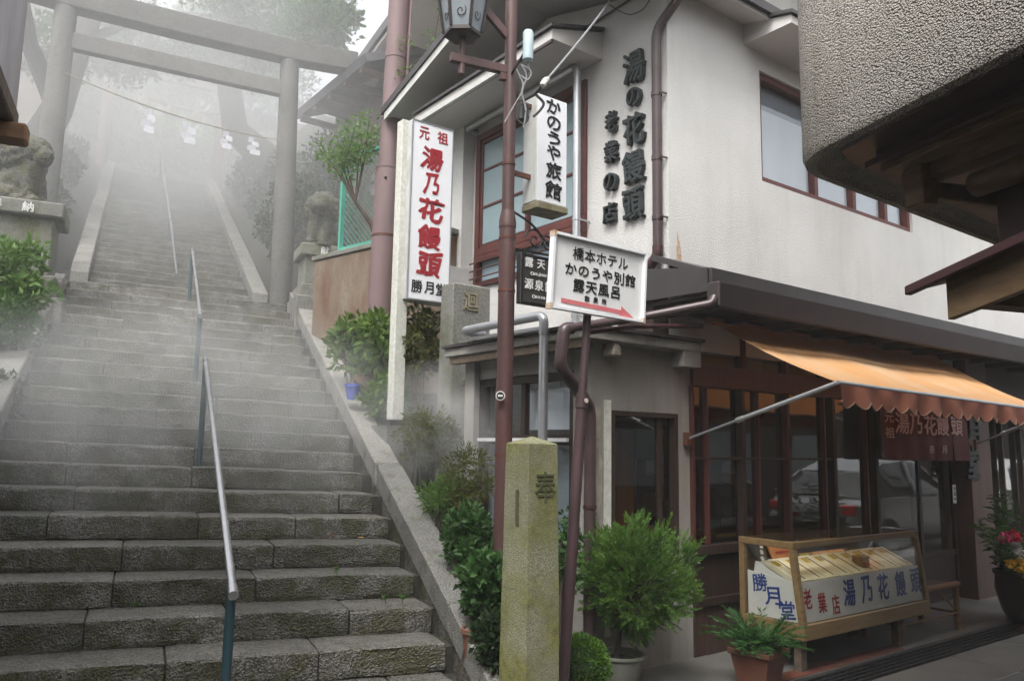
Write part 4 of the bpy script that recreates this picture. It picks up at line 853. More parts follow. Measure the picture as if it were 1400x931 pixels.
mb.prism([(.06, -.09, .0), (.10, -.05, .0), (.17, -.10, -.035), (.16, -.15, -.04), (.11, -.18, -.035)], (0, 0, .008)); cp = mb.build('cap', 'cap_white', None, True); cp.matrix_world = Matrix.Translation((hx, hy, hz+.01)) @ Matrix.Rotation(.25, 4, 'Y') @ Matrix.Rotation(.1, 4, 'X'); cp.matrix_basis = cp.matrix_world.copy(); setp(cp, pr)
mb = MB()
for s_ in (-1, 1): mb.tube([(hx+.012, hy-.093, hz-.012), (hx+.018, hy-.098, hz-.012)], .007, 6); mb.tube([(hx+.065, hy-.06, hz-.012), (hx+.068, hy-.064, hz-.012)], .007, 6)
mb.build('eyes', 'ink_black', pr)
mb = MB(); a = V((hx-.06, hy-.09, hz-.24)); mb.prism([(hx-.09, hy-.115, hz-.22), (hx+.07, hy-.155, hz-.22), (hx+.06, hy-.06, .80), (hx-.2, hy+.02, .80)], (.004, .008, 0)); mb.build('apron', 'cloth_apron', pr)

# ------------------------------------------------------------------ awning
aw = thing('awning', 'faded orange fabric awning with scalloped valance over the shop front', 'awning', (7, 3.6, 2.0))
ax0, ax1 = 5.10, 8.95; ya, yb_ = 4.12, 3.0; zA, zB = 2.64, 2.075
nx, ny = 44, 14; mb = MB(); vs = []
for i in range(nx+1):
    for j in range(ny+1):
        u, v_ = i/nx, j/ny; x = ax0+(ax1-ax0)*u-.04*(v_)+(.05 if i == 0 else 0)*(0); sag = -.035*math.sin(math.pi*v_)*(1+.35*math.sin(u*14))+.006*math.sin(u*60)*v_
        vs.append((x, ya+(yb_-ya)*v_, zA+(zB-zA)*v_+sag-.05*u*v_))
mb.add(vs, [(i*(ny+1)+j, (i+1)*(ny+1)+j, (i+1)*(ny+1)+j+1, i*(ny+1)+j+1) for i in range(nx) for j in range(ny)]); aco = mb.build('canopy', 'awning', aw, True)
fb = lambda x: V((x, yb_, zB-.05*(x-ax0)/(ax1-ax0)))
mb = MB(); mb.tube([fb(ax0-.06), fb(ax1)], .016, 10); mb.build('front_bar', 'silver_pipe', aw, True)
nsc = 22; mb = MB(); vs = []; pi_ = []; m_ = 8
for i in range(nsc*m_+1):
    u = i/(nsc*m_); x = ax0-.04+(ax1-ax0+.04)*u; ph = (i % m_)/m_; drop = .125+.045*math.sin(math.pi*ph); y = yb_-.012+.010*math.sin(u*70)
    p = fb(x); vs += [(x, yb_-.014, p.z-.012), (x, y-.004, p.z-.07), (x, y-.008+.012*math.sin(u*51), p.z-drop)]; pi_.append(V(vs[-1]))
mb.add(vs, [(3*i+j, 3*i+3+j, 3*i+4+j, 3*i+1+j) for i in range(nsc*m_) for j in range(2)]); val = mb.build('valance', 'valance', aw, True)
mb = MB(); mb.tube(pi_, .006, 5); mb.build('piping', 'piping_pale', val, True)
for x, xe in ((ax0-.05, 4.92), (ax1-.05, 9.6)):
    p = fb(x); e = pY(940, 600, YF-.03) if xe < 6 else V((9.62, YF-.13, 1.72)); mid = p.lerp(e, .62)
    mb = MB(); mb.tube([p, mid], .017, 10); mb.tube([mid, e], .010, 8); mb.tube([mid-(p-mid).normalized()*.03, mid+(p-mid).normalized()*.03], .021, 10); mb.build('arm', 'silver_pipe', aw, True)
    mb = MB(); mb.box((e.x-.03, e.y-.02, e.z-.05), (e.x+.03, e.y+.02, e.z+.05)); mb.build('arm_bracket', 'rusty_iron', aw)
mb = MB(); mb.tube([(ax0, ya+.03, zA+.01), (ax1, ya+.03, zA+.01)], .035, 12); mb.build('roller', 'valance', aw, True)

# ------------------------------------------------------------------ noren (split shop curtain)
nr = thing('noren_curtain', 'dark maroon split door curtain with pale characters hanging under the awning', 'curtain', (8.4, 4.05, 1.6))
n0, n1 = gx(1199)*.97, gx(1318)*.97; ny_ = 4.02; nzt, nzb = 2.08, pY(1250, 630, ny_).z
mb = MB(); mb.tube([(n0-.1, ny_+.01, nzt), (n1+.1, ny_+.01, nzt)], .012, 8); mb.build('rod', 'bench_wood', nr, True)
for x in (n0-.08, n1+.08): mb = MB(); mb.bar((x, ny_+.01, nzt), (x, YF-.036, nzt), .015); mb.build('rod_hook', 'iron', nr)
np_ = 5; W_ = (n1-n0)/np_
for i in range(np_):
    mb = MB(); vs = []
    for a in range(9):
        for b in range(5):
            u, v_ = a/8, b/4; vs.append((n0+W_*(i+u*.985), ny_+.012*math.sin(u*6.3+i)*v_-.01*v_, nzt+.005+(nzb-nzt)*v_))
    mb.add(vs, [(a*5+b, (a+1)*5+b, (a+1)*5+b+1, a*5+b+1) for a in range(8) for b in range(4)]); pn = mb.build('cloth_panel', 'noren', nr, True)
mb = MBS(); zc_ = nzt-.21
xs = [n0+W_*.30, n0+W_*.98, n0+W_*1.72, n0+W_*2.55, n0+W_*3.3, n0+W_*4.15]
for ch, x in zip('湯乃花饅頭', xs[1:]): put_glyph(mb, ch, (x, ny_-.032, zc_+.03), EX, EZ, .26, .20, offset=.02, extrude=.002, wob=.06, fit=True)
for ch, z in (('元', nzt-.13), ('祖', nzt-.28)): put_glyph(mb, ch, (xs[0], ny_-.032, z), EX, EZ, .17, .10, extrude=.002, fit=True)
for ch, x in (('勝', xs[3]), ('月', xs[4])): put_glyph(mb, ch, (x, ny_-.034, nzb+.12), EX, EZ, .10, .08, extrude=.002, fit=True)
mb.build('character', 'ink_pink', nr)

# ================================================================== THINGS ALONG THE STAIRS FOOT
def tubeobj(name, pts, r, mat, parent, n=14, bend=None):
    mb = MB(); mb.tube(bent(pts, bend) if bend else pts, r, n); return mb.build(name, mat, parent, True)
NF = V((0, -1, 0))
# ---- street lamp on its red brown pole
LX, LY = 2.99, 4.06
lp = thing('street_lamp', 'red brown steel lamp pole with a hexagonal lantern on a side arm', 'street lamp', (LX, LY, .4))
tubeobj('pole', [(LX, LY, .1), (LX, LY, 3.05)], .054, 'pole_paint', lp, 18); tubeobj('upper_pole', [(LX, LY, 3.04), (LX, LY, 5.6)], .041, 'pole_paint', lp, 18)
mb = MB(); mb.tube([(LX, LY, 3.02), (LX, LY, 3.06), (LX, LY, 3.13)], [.057, .057, .044], 18); mb.build('collar', 'pole_paint', lp, True)
for z in (1.55, 2.6, 2.95, 3.45): tubeobj('band', [(LX, LY, z-.008), (LX, LY, z+.008)], .057 if z < 3 else .045, 'rusty_iron', lp)
za_ = pD(690, 66, 5.02).z; A = V((LX, LY, za_)); dk = -KV
mb = MB(); mb.obox(A+dk*.22, dk, dk.cross(EZ), EZ, .42, .045, .06); mb.build('arm', 'pole_paint', lp, bevel=.004)
mb = MB(); mb.obox(A+dk*.03-EZ*.05, dk, dk.cross(EZ), EZ, .10, .04, .05); mb.build('arm_gusset', 'pole_paint', lp)
LC = A+dk*.35
tubeobj('stem', [LC-EZ*.10, LC+EZ*.16], .022, 'pole_paint', lp, 12)
mb = MB(); zl = LC.z+.15
def hexring(r_, z): return [V((LC.x+r_*math.cos(R(60*i+20)), LC.y+r_*math.sin(R(60*i+20)), z)) for i in range(6)]
def loft(mb, rings, caps=True):
    n = len(rings[0]); vs = [p for r_ in rings for p in r_]; fs = [(i*n+j, i*n+(j+1) % n, (i+1)*n+(j+1) % n, (i+1)*n+j) for i in range(len(rings)-1) for j in range(n)]
    if caps: fs += [tuple(reversed(range(n))), tuple(range((len(rings)-1)*n, len(rings)*n))]
    mb.add(vs, fs)
loft(mb, [hexring(.10, zl), hexring(.125, zl+.012), hexring(.125, zl+.035)]); ln = mb.build('lantern', 'lamp_metal', lp)
mb = MB(); loft(mb, [hexring(.118, zl+.036), hexring(.165, zl+.34)]); mb.build('lantern_glass', 'lamp_glass', ln)
for i in range(6):
    mb = MB(); mb.bar(hexring(.125, zl+.034)[i], hexring(.172, zl+.345)[i], .016); mb.build('lantern_rib', 'lamp_metal', ln)
    a, b = hexring(.135, zl+.1)[i], hexring(.135, zl+.1)[(i+1) % 6]; mb = MB(); c = (a+b)/2; tg = (b-a).normalized(); pts = [c+tg*(.04*math.sin(q*.7)*(1-q/14))+EZ*(.03+.05*math.cos(q*.7)*(1-q/14)) for q in range(13)]; mb.tube(pts, .003, 5); mb.build('lantern_scroll', 'lamp_metal', ln)
mb = MB(); loft(mb, [hexring(.20, zl+.34), hexring(.21, zl+.36), hexring(.05, zl+.52), hexring(.02, zl+.58)]); mb.build('lantern_roof', 'lamp_metal', ln)
mb = MB(); mb.bar(A+EZ*.22, A+dk*.34+EZ*.52, .035, .05); mb.build('brace', 'pole_paint', lp)
# canister, wires, insulator on the pole
RTH = V((RT.x, RT.y, 0)).normalized()
cn = thing('canister', 'pale blue grey cylinder strapped to the lamp pole', 'canister', (LX, LY, 4)); c = pD(722, 64, 4.93)
mb = MB(); mb.lathe((c.x, c.y, c.z-.10), [(.022, 0), (.033, .012), (.033, .19), (.026, .202)], 18); mb.build('body', 'canister', cn, True); mb = MB(); mb.bar((c.x, c.y, c.z), (LX, LY, c.z), .012); mb.build('strap', 'iron', cn); tubeobj('tail', [(c.x, c.y, c.z-.1), (c.x+.01, c.y, c.z-.14), (LX+.045, LY-.02, c.z-.2)], .006, 'cable_grey', cn, 6)
wi = thing('overhead_wire', 'grey twin overhead wire slanting down to the lamp pole with an insulator', 'wire', (LX, LY, 4)); e = pD(736, 128, 4.9); q = pD(745, 113, 4.9); f_ = pX(838, -8, 4.45); f2 = f_+(f_-q)*.6
for dz in (0, .02): tubeobj('strand', arc(q+EZ*dz*.3, f2+EZ*dz, (0, 0, -.04), 10), .005, 'cable_grey', wi, 6)
mb = MB(); ax_ = (f_-q).normalized(); mb.tube([q-ax_*.06, q-ax_*.04, q-ax_*.03, q-ax_*.0, q+ax_*.01, q+ax_*.03, q+ax_*.04, q+ax_*.08], [.012, .024, .016, .016, .026, .016, .022, .01], 10); mb.build('insulator', 'porcelain', wi, True)
tubeobj('lead', [q-ax_*.05, pD(731, 130, 4.95), pD(716, 138, 5)], .008, 'cable', wi, 6)
rgw = random.Random(4)
for i, (pp) in enumerate((((712, 88), (722, 105), (712, 125), (720, 150), (716, 175)), ((706, 95), (718, 120), (700, 150), (690, 168)), ((714, 90), (728, 98), (722, 112), (712, 104)), ((733, 130), (745, 142), (738, 152), (729, 160)), ((716, 150), (724, 160), (716, 172), (708, 165)))):
    tubeobj('loose_cable', bent([pD(x, y, 4.92) for x, y in pp], .05, 4), .006 if i != 3 else .009, 'cable_grey' if i in (0, 1, 2) else 'cable', wi, 6)
mb = MB(); c = pD(715, 155, 4.98); mb.box((c.x-.04, c.y-.03, c.z-.06), (c.x+.03, c.y+.03, c.z+.06)); mb.build('junction_box', 'cable', wi, bevel=.01)
t = thing('wall_cable', 'thin dark cable and loops on the plaster wall beside the gable', 'cable', (4.65, 5, 5)); tubeobj('cable', [pX(868, -4, XS-.02), pX(816, 29, XS-.02), pX(800, 38, XS-.02)], .009, 'brown_pipe', t, 6)
tubeobj('loop', bent([pX(830, 5, 4.6), pX(845, 15, 4.6), pX(862, 22, 4.6), pX(880, 14, 4.6), pX(890, -3, 4.6)], .1, 4), .005, 'cable', t, 6)
# sticker on the pole
t = thing('round_sticker', 'small round black and white sticker on the lamp pole', 'sticker', (LX, LY, 1.9)); c = pD(684, 541, 4.955); mb = MB(); n_ = (CAM-c); n_.z = 0; n_.normalize(); up_ = EZ
mb.tube([c, c+n_*.004], .03, 20); mb.build('disc', 'ink_white', t); mb = MB(); mb.tube([c+n_*.0045, c+n_*.006], .024, 20); mb.build('disc_centre', 'ink_black', t); mb = MB(); mb.obox(c+n_*.008, RTH, n_, EZ, .03, .002, .012); mb.build('print', 'ink_white', t)
# ---- lit-box inn sign on the pole
YS = 3.99
def face(px, py, y=YS): return pY(px, py, y)
TL, TR_, BL, BR = face(735, 128), face(777, 141), face(732, 272), face(772, 287)
sg = thing('inn_sign', 'white light box inn sign with black brush characters hung on the lamp pole', 'sign', (LX+.2, YS, 2.9))
x0, x1 = (TL.x+BL.x)/2, (TR_.x+BR.x)/2; z0, z1 = (BL.z+BR.z)/2, (TL.z+TR_.z)/2; dp_ = .15
mb = MB(); mb.box((x0, YS, z0), (x1, YS+dp_, z1)); mb.build('box', 'sign_side', sg, bevel=.008); mb = MB(); mb.box((x0+.006, YS-.006, z0+.006), (x1-.006, YS-.0005, z1-.006)); fc = mb.build('face_panel', 'sign_white', sg)
mb = MBS(); hh = (z1-z0)
for i, (ch, u, sz) in enumerate((('か', .09, .95), ('の', .24, .9), ('う', .385, .85), ('や', .52, .95), ('旅', .685, 1.05), ('館', .87, 1.1))): put_glyph(mb, ch, ((x0+x1)/2+.01, YS-.009, z1-hh*u), EX, EZ, .125*sz, .105*sz, offset=.025, extrude=.002, wob=.11, fit=True, rot=-.06)
mb.build('character', 'ink_black', fc)
mb = MB(); mb.box((x0-.004, YS-.02, z0-.05), (x1+.003, YS+dp_+.004, z0-.001)); mb.build('bottom_tray', 'sign_dirty', sg, bevel=.006)
for z in (z0+.18, z1-.08): mb = MB(); mb.bar((x0+.01, YS+.07, z), (LX, LY, z), .025, .03); mb.build('bracket', 'rusty_iron', sg)
# ---- dark hanging sign with scroll bracket
YD = 4.0; TLd, BRd = face(712, 348, YD), face(770, 428, YD); x0, x1, z0, z1 = LX+.07, BRd.x+.13, face(712, 414, YD).z, face(712, 345, YD).z
ds_ = thing('bath_sign', 'dark hanging sign with pale characters on a scrolled iron bracket', 'sign', (LX+.3, YD, 2.2))
mb = MB(); mb.box((x0, YD, z0), (x1, YD+.05, z1)); mb.build('box', 'dark_board', ds_, bevel=.004); mb = MB(); frame_rect(mb, (0, YD-.006, 0), EX, EZ, NF, x0+.003, x1-.003, z0+.003, z1-.003, .012, .005); mb.build('rim', 'iron', ds_)
hh = z1-z0; mb = MBS()
put_line(mb, '露天', (x0+.115, YD-.004, z1-hh*.17), EX, EZ, .07, .07, .10, extrude=.002, offset=.015); put_line(mb, '源泉館', (x0+.15, YD-.004, z1-hh*.60), EX, EZ, .075, .075, .085, extrude=.002, offset=.015)
put_line(mb, 'Outdoor', (x0+.15, YD-.004, z1-hh*.385), EX, EZ, .035, .035, .02, extrude=.002, offset=.01); put_line(mb, 'Onsen', (x0+.15, YD-.004, z1-hh*.84), EX, EZ, .035, .035, .022, extrude=.002, offset=.01); mb.build('character', 'ink_white', ds_)
mb = MB(); mb.bar((LX, LY, z1+.03), (x1, YD+.025, z1+.03), .014)
for q0, sc in ((.13, 1.), (.24, .8), (.36, .6)):
    pts = [V((x0+q0+sc*(.012+.0085*i*.55)*math.cos(i*.62), YD+.025, z1+.05+.06*sc+sc*(.012+.0085*i*.55)*math.sin(i*.62))) for i in range(16)]; mb.tube(pts, .006, 6)
mb.tube(bent([(LX+.05, LY, z1+.28), (x0+.10, YD+.025, z1+.22), (x0+.3, YD+.025, z1+.05), (x1, YD+.025, z1+.03)], .15), .008, 6); mb.build('scroll_bracket', 'iron', ds_, True)
for x in (x0+.05, x1-.05): mb = MB(); mb.bar((x, YD+.025, z1-.005), (x, YD+.025, z1+.035), .012); mb.build('hanger', 'iron', ds_)
# ---- leaning hotel sign on its own pole
YH = 2.97; c4 = [pY(758, 317, YH), pY(884, 347, YH), pY(877, 441, YH), pY(747, 420, YH)]
hs_ = thing('hotel_sign', 'white hotel sign with black lettering and red arrow on a leaning brown pole', 'sign', (2.66, 3.12, 0))
ur = ((c4[1]-c4[0])+(c4[2]-c4[3])).normalized(); uu = ((c4[0]-c4[3])+(c4[1]-c4[2])).normalized(); ce = sum(c4, V((0, 0, 0)))/4; w_ = ((c4[1]-c4[0]).length+(c4[2]-c4[3]).length)/2; h_ = ((c4[0]-c4[3]).length+(c4[1]-c4[2]).length)/2
uu = (uu-ur*uu.dot(ur)*.5).normalized(); nn = ur.cross(uu).normalized()
if nn.y > 0: nn = -nn
mb = MB(); mb.obox(ce-nn*.012, ur, uu, nn, w_-.012, h_-.012, .02); mb.build('panel', 'sign_white_old', hs_)
mb = MB()
for a, b in ((-1, 0), (1, 0), (0, -1), (0, 1)):
    mb.obox(ce+ur*a*(w_/2-.006)+uu*b*(h_/2-.006), ur, uu, nn, .014 if a else w_-.028, .014 if b else h_+.002, .034)
mb.build('frame', 'sign_white', hs_)
for a, b in ((-1, -1), (1, -1), (-1, 1)): mb = MB(); mb.obox(ce+ur*a*(w_/2-.006)+uu*b*(h_/2-.01), ur, uu, nn, .017, .03, .037); mb.build('rust_corner', 'rust_edge', hs_)
F_ = lambda u, v_: ce+nn*.0005+ur*((u-.5)*w_)+uu*((.5-v_)*h_)
mb = MBS(); kw = dict(extrude=.0015)
put_line(mb, '橋本ホテル', F_(.51, .22), ur, uu, .078, .072, .080, offset=.006, **kw); put_line(mb, 'かのうや別館', F_(.52, .44), ur, uu, .082, .070, .084, offset=.009, wob=.06, **kw); put_line(mb, '露天風呂', F_(.485, .645), ur, uu, .080, .072, .086, offset=.012, **kw); put_line(mb, '飲泉所', F_(.47, .795), ur, uu, .036, .032, .060, offset=.006, **kw); mb.build('character', 'ink_black', hs_)
mb = MB(); pts = [F_(u, v_) for u, v_ in ((.12, .845), (.12, .90), (.74, .93), (.74, .965), (.90, .965), (.75, .82), (.75, .875))]; mb.prism([p-nn*.001 for p in pts], nn*.0025); mb.build('arrow', 'ink_arrow', hs_)
pt = F_(.45, .95)-nn*.04; pb_ = V((2.63, 3.10, 0)); tubeobj('pole', [pb_-EZ*.05, pb_.lerp(pt, .82)], .028, 'sign_pole_paint', hs_); tubeobj('pole_top', [pb_.lerp(pt, .80), pt+uu*.2], .021, 'sign_pole_paint', hs_); q = pb_.lerp(pt, .80); ax_ = (pt-pb_).normalized(); mb = MB(); mb.tube([q-ax_*.035, q+ax_*.035], .033, 14); mb.build('coupling', 'sign_pole_paint', hs_, True)
mb = MB(); mb.tube([q-nn*(-.03), q+nn*.036], .012, 10); mb.build('bolt', 'rust_edge', hs_)
# ---- tall light box sign on its white post
sp = thing('shop_sign', 'tall white light box sign with red characters on a square white post', 'sign', (3.5, 6.62, 1.4)); PX_, PY_ = 3.50, 6.60
zt_ = pY(552, 166, PY_).z; zb2 = pY(528, 574, PY_).z
b0 = pY(537, 570, PY_); b1 = pY(558, 170, PY_)
mb = MB(); cxp = (b0.x+b1.x)/2; mb.box((cxp-.062, PY_-.05, zb2), (cxp+.062, PY_+.06, zt_)); mb.build('post', 'white_post', sp, bevel=.008)
mb = MB(); mb.box((cxp-.10, PY_-.09, zb2-.05), (cxp+.10, PY_+.10, zb2-.001)); mb.build('foot_plate', 'iron', sp); mb = MB(); mb.box((cxp-.16, PY_-.15, ground(cxp, PY_)-.35), (cxp+.16, PY_+.16, zb2-.051)); mb.build('footing', 'grey_stone', sp)
YB = PY_-.02; l0, l1 = pY(569, 165, YB-.1), pY(625, 180, YB-.1); m0, m1 = pY(549, 404, YB-.1), pY(607, 419, YB-.1); x0, x1 = (l0.x+m0.x)/2-.0, (l1.x+m1.x)/2; z1 = (l0.z+l1.z)/2; z0 = (m0.z+m1.z)/2
mb = MB(); mb.box((x0, YB-.1, z0), (x1, YB+.08, z1)); mb.build('box', 'sign_side', sp, bevel=.008); mb = MB(); mb.box((x0+.012, YB-.112, z0+.012), (x1-.012, YB-.1005, z1-.012)); fc = mb.build('face_panel', 'sign_white', sp)
mb = MB(); frame_rect(mb, (0, YB-.118, 0), EX, EZ, NF, x0, x1, z0, z1, .012, .018); mb.build('rim', 'silver_pipe', sp)
hh = z1-z0; xc = (x0+x1)/2; mb = MBS(); yt = YB-.1145
put_glyph(mb, '元', (xc-.10, yt, z1-hh*.065), EX, EZ, .11, .12, offset=.02, extrude=.002, fit=True); put_glyph(mb, '祖', (xc+.11, yt, z1-hh*.065), EX, EZ, .12, .12, offset=.02, extrude=.002, fit=True)
for ch, u, w2, h2 in (('湯', .20, .22, .22), ('乃', .345, .17, .20), ('花', .49, .26, .22), ('饅', .645, .24, .22), ('頭', .80, .25, .23)): put_glyph(mb, ch, (xc, yt, z1-hh*u), EX, EZ, w2, h2, offset=.04, extrude=.002, wob=.12, fit=True, shear=.10)
mb.build('character', 'ink_red', fc); mb = MBS(); put_line(mb, '勝月堂', (xc+.005, yt, z1-hh*.925), EX, EZ, .125, .13, .135, offset=.02, extrude=.002, fit=False); mb.build('character', 'ink_black', fc)
for u in (.1, .5, .9): mb = MB(); mb.bar((cxp, PY_-.02, z1-hh*u), (x0+.02, YB+.0, z1-hh*u), .03); mb.build('bracket', 'rusty_iron', sp)
# ---- mossy inscribed stone post by the street
tp = pD(723, 606, 3.7); a_ = .178; sx0, sy0 = tp.x, tp.y; zt_ = tp.z
st = thing('stone_post', 'mossy square stone post with a carved inscription beside the foot of the stairs', 'stone post', (sx0+a_/2, sy0+a_/2, 0))
mb = MB(); n_ = 10; rings = []
for i in range(n_+1):
    z = -.05+(zt_+.05)*i/n_; e = .022*(1-i/n_); j = lambda: 0.0015*random.uniform(-1, 1); rings.append([V((sx0-e*.6+j(), sy0-e*.6+j(), z)), V((sx0+a_+e+j(), sy0-e*.6+j(), z)), V((sx0+a_+e+j(), sy0+a_+e+j(), z)), V((sx0-e*.6+j(), sy0+a_+e+j(), z))])
c_ = V((sx0+a_/2, sy0+a_/2, zt_+.035)); rings.append([c_+(p-c_).xy.to_3d()*.03 for p in rings[-1]]); loft(mb, rings); mb.build('shaft', 'mossy_stone', st, bevel=.006)
mb = MB(); put_glyph(mb, '奉', (sx0+a_*.56, sy0-.0035, zt_-.20), EX, EZ, .125, .14, offset=.0, extrude=.003, fit=True); mb.build('carved_character', 'carving_shade', st)
mb = MB(); put_glyph(mb, '一', (sx0-.0055, sy0+a_*.42, zt_-.30), EZ, (0, 1, 0), .16, .02, extrude=.003, fit=True); mb.build('carved_stroke', 'carving_shade', st)
# ---- taller inscribed stone post behind the annex
q0, q1 = pY(620, 386, 6.15), pY(671, 384, 6.15); a_ = q1.x-q0.x; zt2 = q0.z; gz = ground(q0.x+.1, 6.3)
s2 = thing('stone_post', 'tall grey inscribed stone post standing behind the annex roof', 'stone post', (q0.x+a_/2, 6.3, gz)); mb = MB(); e = .03
loft(mb, [[V((q0.x-e, 6.15-e, gz-1.2)), V((q1.x+e, 6.15-e, gz-1.2)), V((q1.x+e, 6.15+a_*.5+e, gz-1.2)), V((q0.x-e, 6.15+a_*.5+e, gz-1.2))], [V((q0.x, 6.15, zt2)), V((q1.x, 6.15, zt2)), V((q1.x, 6.15+a_*.5, zt2)), V((q0.x, 6.15+a_*.5, zt2))], [V((q0.x+a_*.35, 6.15+a_*.2, zt2+.03)), V((q1.x-a_*.35, 6.15+a_*.2, zt2+.03)), V((q1.x-a_*.35, 6.15+a_*.3, zt2+.03)), V((q0.x+a_*.35, 6.15+a_*.3, zt2+.03))]]); mb.build('shaft', 'grey_stone', s2, bevel=.01)
mb = MBS()
for ch, py, in (('迴', 412), ('音', 528), ('行', 556)): c = pY(641, py, 6.148); put_glyph(mb, ch, (q0.x+a_*.45, 6.146-.004*(2 if py > 500 else 0)-.006, c.z), EX, EZ, .17, .18, offset=0, extrude=.004, fit=True)
mb.build('carved_character', 'sign_dirty', s2)
# ---- silver ducts and brown rain pipes on the shop
t = thing('steam_pipe', 'silver pipe rising from behind the mossy post and bending along the annex roof', 'pipe', (3.57, 4.5, .5)); pv_ = pX(743, 500, 3.57); yv = pv_.y; ztp = pX(744, 431, 3.57).z
tubeobj('pipe', [(3.57, yv, .35), (3.57, yv, ztp), (3.57, yv+1.05, ztp-.0), (3.8, yv+1.1, ztp-.0)], .034, 'silver_pipe', t, 16, .06)
for z in (.95, ztp-.12): tubeobj('joint', [(3.57, yv, z-.02), (3.57, yv, z+.02)], .0375, 'silver_pipe', t)
tubeobj('lower_pipe', [(3.60, yv+.02, ztp-.09), (3.60, yv+1.0, ztp-.075), (3.8, yv+1.05, ztp-.075)], .018, 'silver_pipe', t, 10, .03)
t = thing('vent_pipe', 'silver vent pipe running up the side wall past the red framed window', 'pipe', (4.55, 5.2, 3)); pv_ = pX(788, 300, 4.56); zt3 = pX(790, 90, 4.56).z
tubeobj('pipe', [(4.56, pv_.y, 2.47), (4.56, pv_.y, zt3), (4.56, 6.98, zt3-.03), (4.72, 6.99, zt3-.03)], .036, 'silver_pipe', t, 16, .08)
for z in (3.62, 2.75): mb = MB(); mb.tube([(4.56, pv_.y, z-.012), (4.56, pv_.y, z+.012)], .04, 14); mb.bar((4.56, pv_.y-.02, z), (4.71, pv_.y-.02, z), .014); mb.build('clamp', 'silver_pipe', t, True)
t = thing('rain_pipe', 'purple brown rain pipe from the shop gutter round the annex corner', 'pipe', (3.8, 4.1, 0)); p1 = V((XP-.045, YE-.07, ZG+.06)); pm = pY(880, 433, 3.93); p2_ = pY(776, 449, 3.95)
tubeobj('upper_run', [p1, p1+V((-.03, 0, -.05)), pm, p2_], .030, 'brown_pipe', t, 14, .05)
tubeobj('elbow', [p2_+V((.04, 0, .006)), p2_+V((-.03, 0, -.005)), p2_+V((-.05, .02, -.25)), (3.79, 4.13, p2_.z-.50), (3.79, 4.13, .0)], .042, 'brown_pipe', t, 16, .07)
for z in (.5, 1.2): tubeobj('band', [(3.79, 4.13, z-.012), (3.79, 4.13, z+.012)], .047, 'brown_metal', t)
tubeobj('second_run', [pY(960, 446, 3.99), pY(870, 446, 3.99), pY(800, 455, 3.99)], .018, 'brown_metal', t, 10, .05)
t = thing('wall_lamp_shade', 'small dirty box lamp under the annex eave beside the rain pipe', 'lamp', (4.0, 4.1, 2.2)); c = pY(836, 478, 4.12); mb = MB(); mb.prism([(c.x-.045, c.y-.06, c.z-.05), (c.x+.05, c.y-.06, c.z-.05), (c.x+.035, c.y-.06, c.z+.03), (c.x-.02, c.y-.06, c.z+.05)], (0, .12, 0)); mb.build('housing', 'plaster_bare', t, bevel=.01); mb = MB(); mb.tube([(c.x, c.y, c.z+.03), (c.x, c.y, 2.37)], .008, 6); mb.build('stem', 'iron', t)

# ================================================================== IN FRONT OF THE SHOP
# ---- display case
cs = thing('display_case', 'wooden glazed display case full of sweet boxes in front of the shop', 'display case', (6.1, 3.7, 0)); cx0, cx1 = 5.20, 7.05; yfb, yft, ybk = 3.42, 3.49, 3.97; zb3, zt3, zf = .265, .945, .375
box_ = lambda name, a, b, mat, par, bv=.004: MB().box(a, b).build(name, mat, par, bevel=bv)
mb = MB(); mb.prism([(cx0, yfb, zf), (cx0, yfb-.005, zb3), (cx0, ybk, zb3), (cx0, ybk, zf)], (cx1-cx0, 0, 0)); mb.build('base_tray', 'case_wood', cs, bevel=.006)
for x, y in ((cx0+.06, yfb+.07), (cx1-.42, yfb+.07), (cx0+.06, ybk-.09), (cx1-.42, ybk-.09)): box_('leg', (x, y, .028), (x+.075, y+.06, zb3-.001), 'old_wood', cs)
for x in (cx0, cx1-.05):
    mb = MB(); mb.hexa([(x, yfb, zf+.001), (x+.05, yfb, zf+.001), (x+.05, yfb+.045, zf+.001), (x, yfb+.045, zf+.001), (x, yft, zt3-.05), (x+.05, yft, zt3-.05), (x+.05, yft+.045, zt3-.05), (x, yft+.045, zt3-.05)]); mb.build('front_post', 'case_wood', cs, bevel=.003)
    box_('back_post', (x, ybk-.045, zf+.001), (x+.05, ybk, zt3-.05), 'case_wood', cs)
    box_('top_rail', (x, yft+.0, zt3-.049), (x+.05, ybk, zt3), 'case_wood', cs)
box_('top_rail', (cx0+.051, yft, zt3-.049), (cx1-.051, yft+.045, zt3), 'case_wood', cs); box_('top_rail', (cx0+.051, ybk-.045, zt3-.049), (cx1-.051, ybk, zt3), 'case_wood', cs)
mb = MB(); mb.box((cx0+.01, yft+.01, zt3+.0015), (cx1-.01, ybk-.01, zt3+.007)); mb.build('top_glass', 'case_glass', cs)
mb = MB(); mb.hexa([(cx0+.05, yfb+.015, zf), (cx1-.05, yfb+.015, zf), (cx1-.05, yfb+.02, zf), (cx0+.05, yfb+.02, zf), (cx0+.05, yft+.015, zt3-.05), (cx1-.05, yft+.015, zt3-.05), (cx1-.05, yft+.02, zt3-.05), (cx0+.05, yft+.02, zt3-.05)]); mb.build('front_glass', 'case_glass', cs)
for x in (cx0+.02, cx1-.025): mb = MB(); mb.hexa([(x, yfb+.05, zf), (x+.004, yfb+.05, zf), (x+.004, ybk-.05, zf), (x, ybk-.05, zf), (x, yft+.05, zt3-.05), (x+.004, yft+.05, zt3-.05), (x+.004, ybk-.05, zt3-.05), (x, ybk-.05, zt3-.05)]); mb.build('side_glass', 'case_glass', cs)
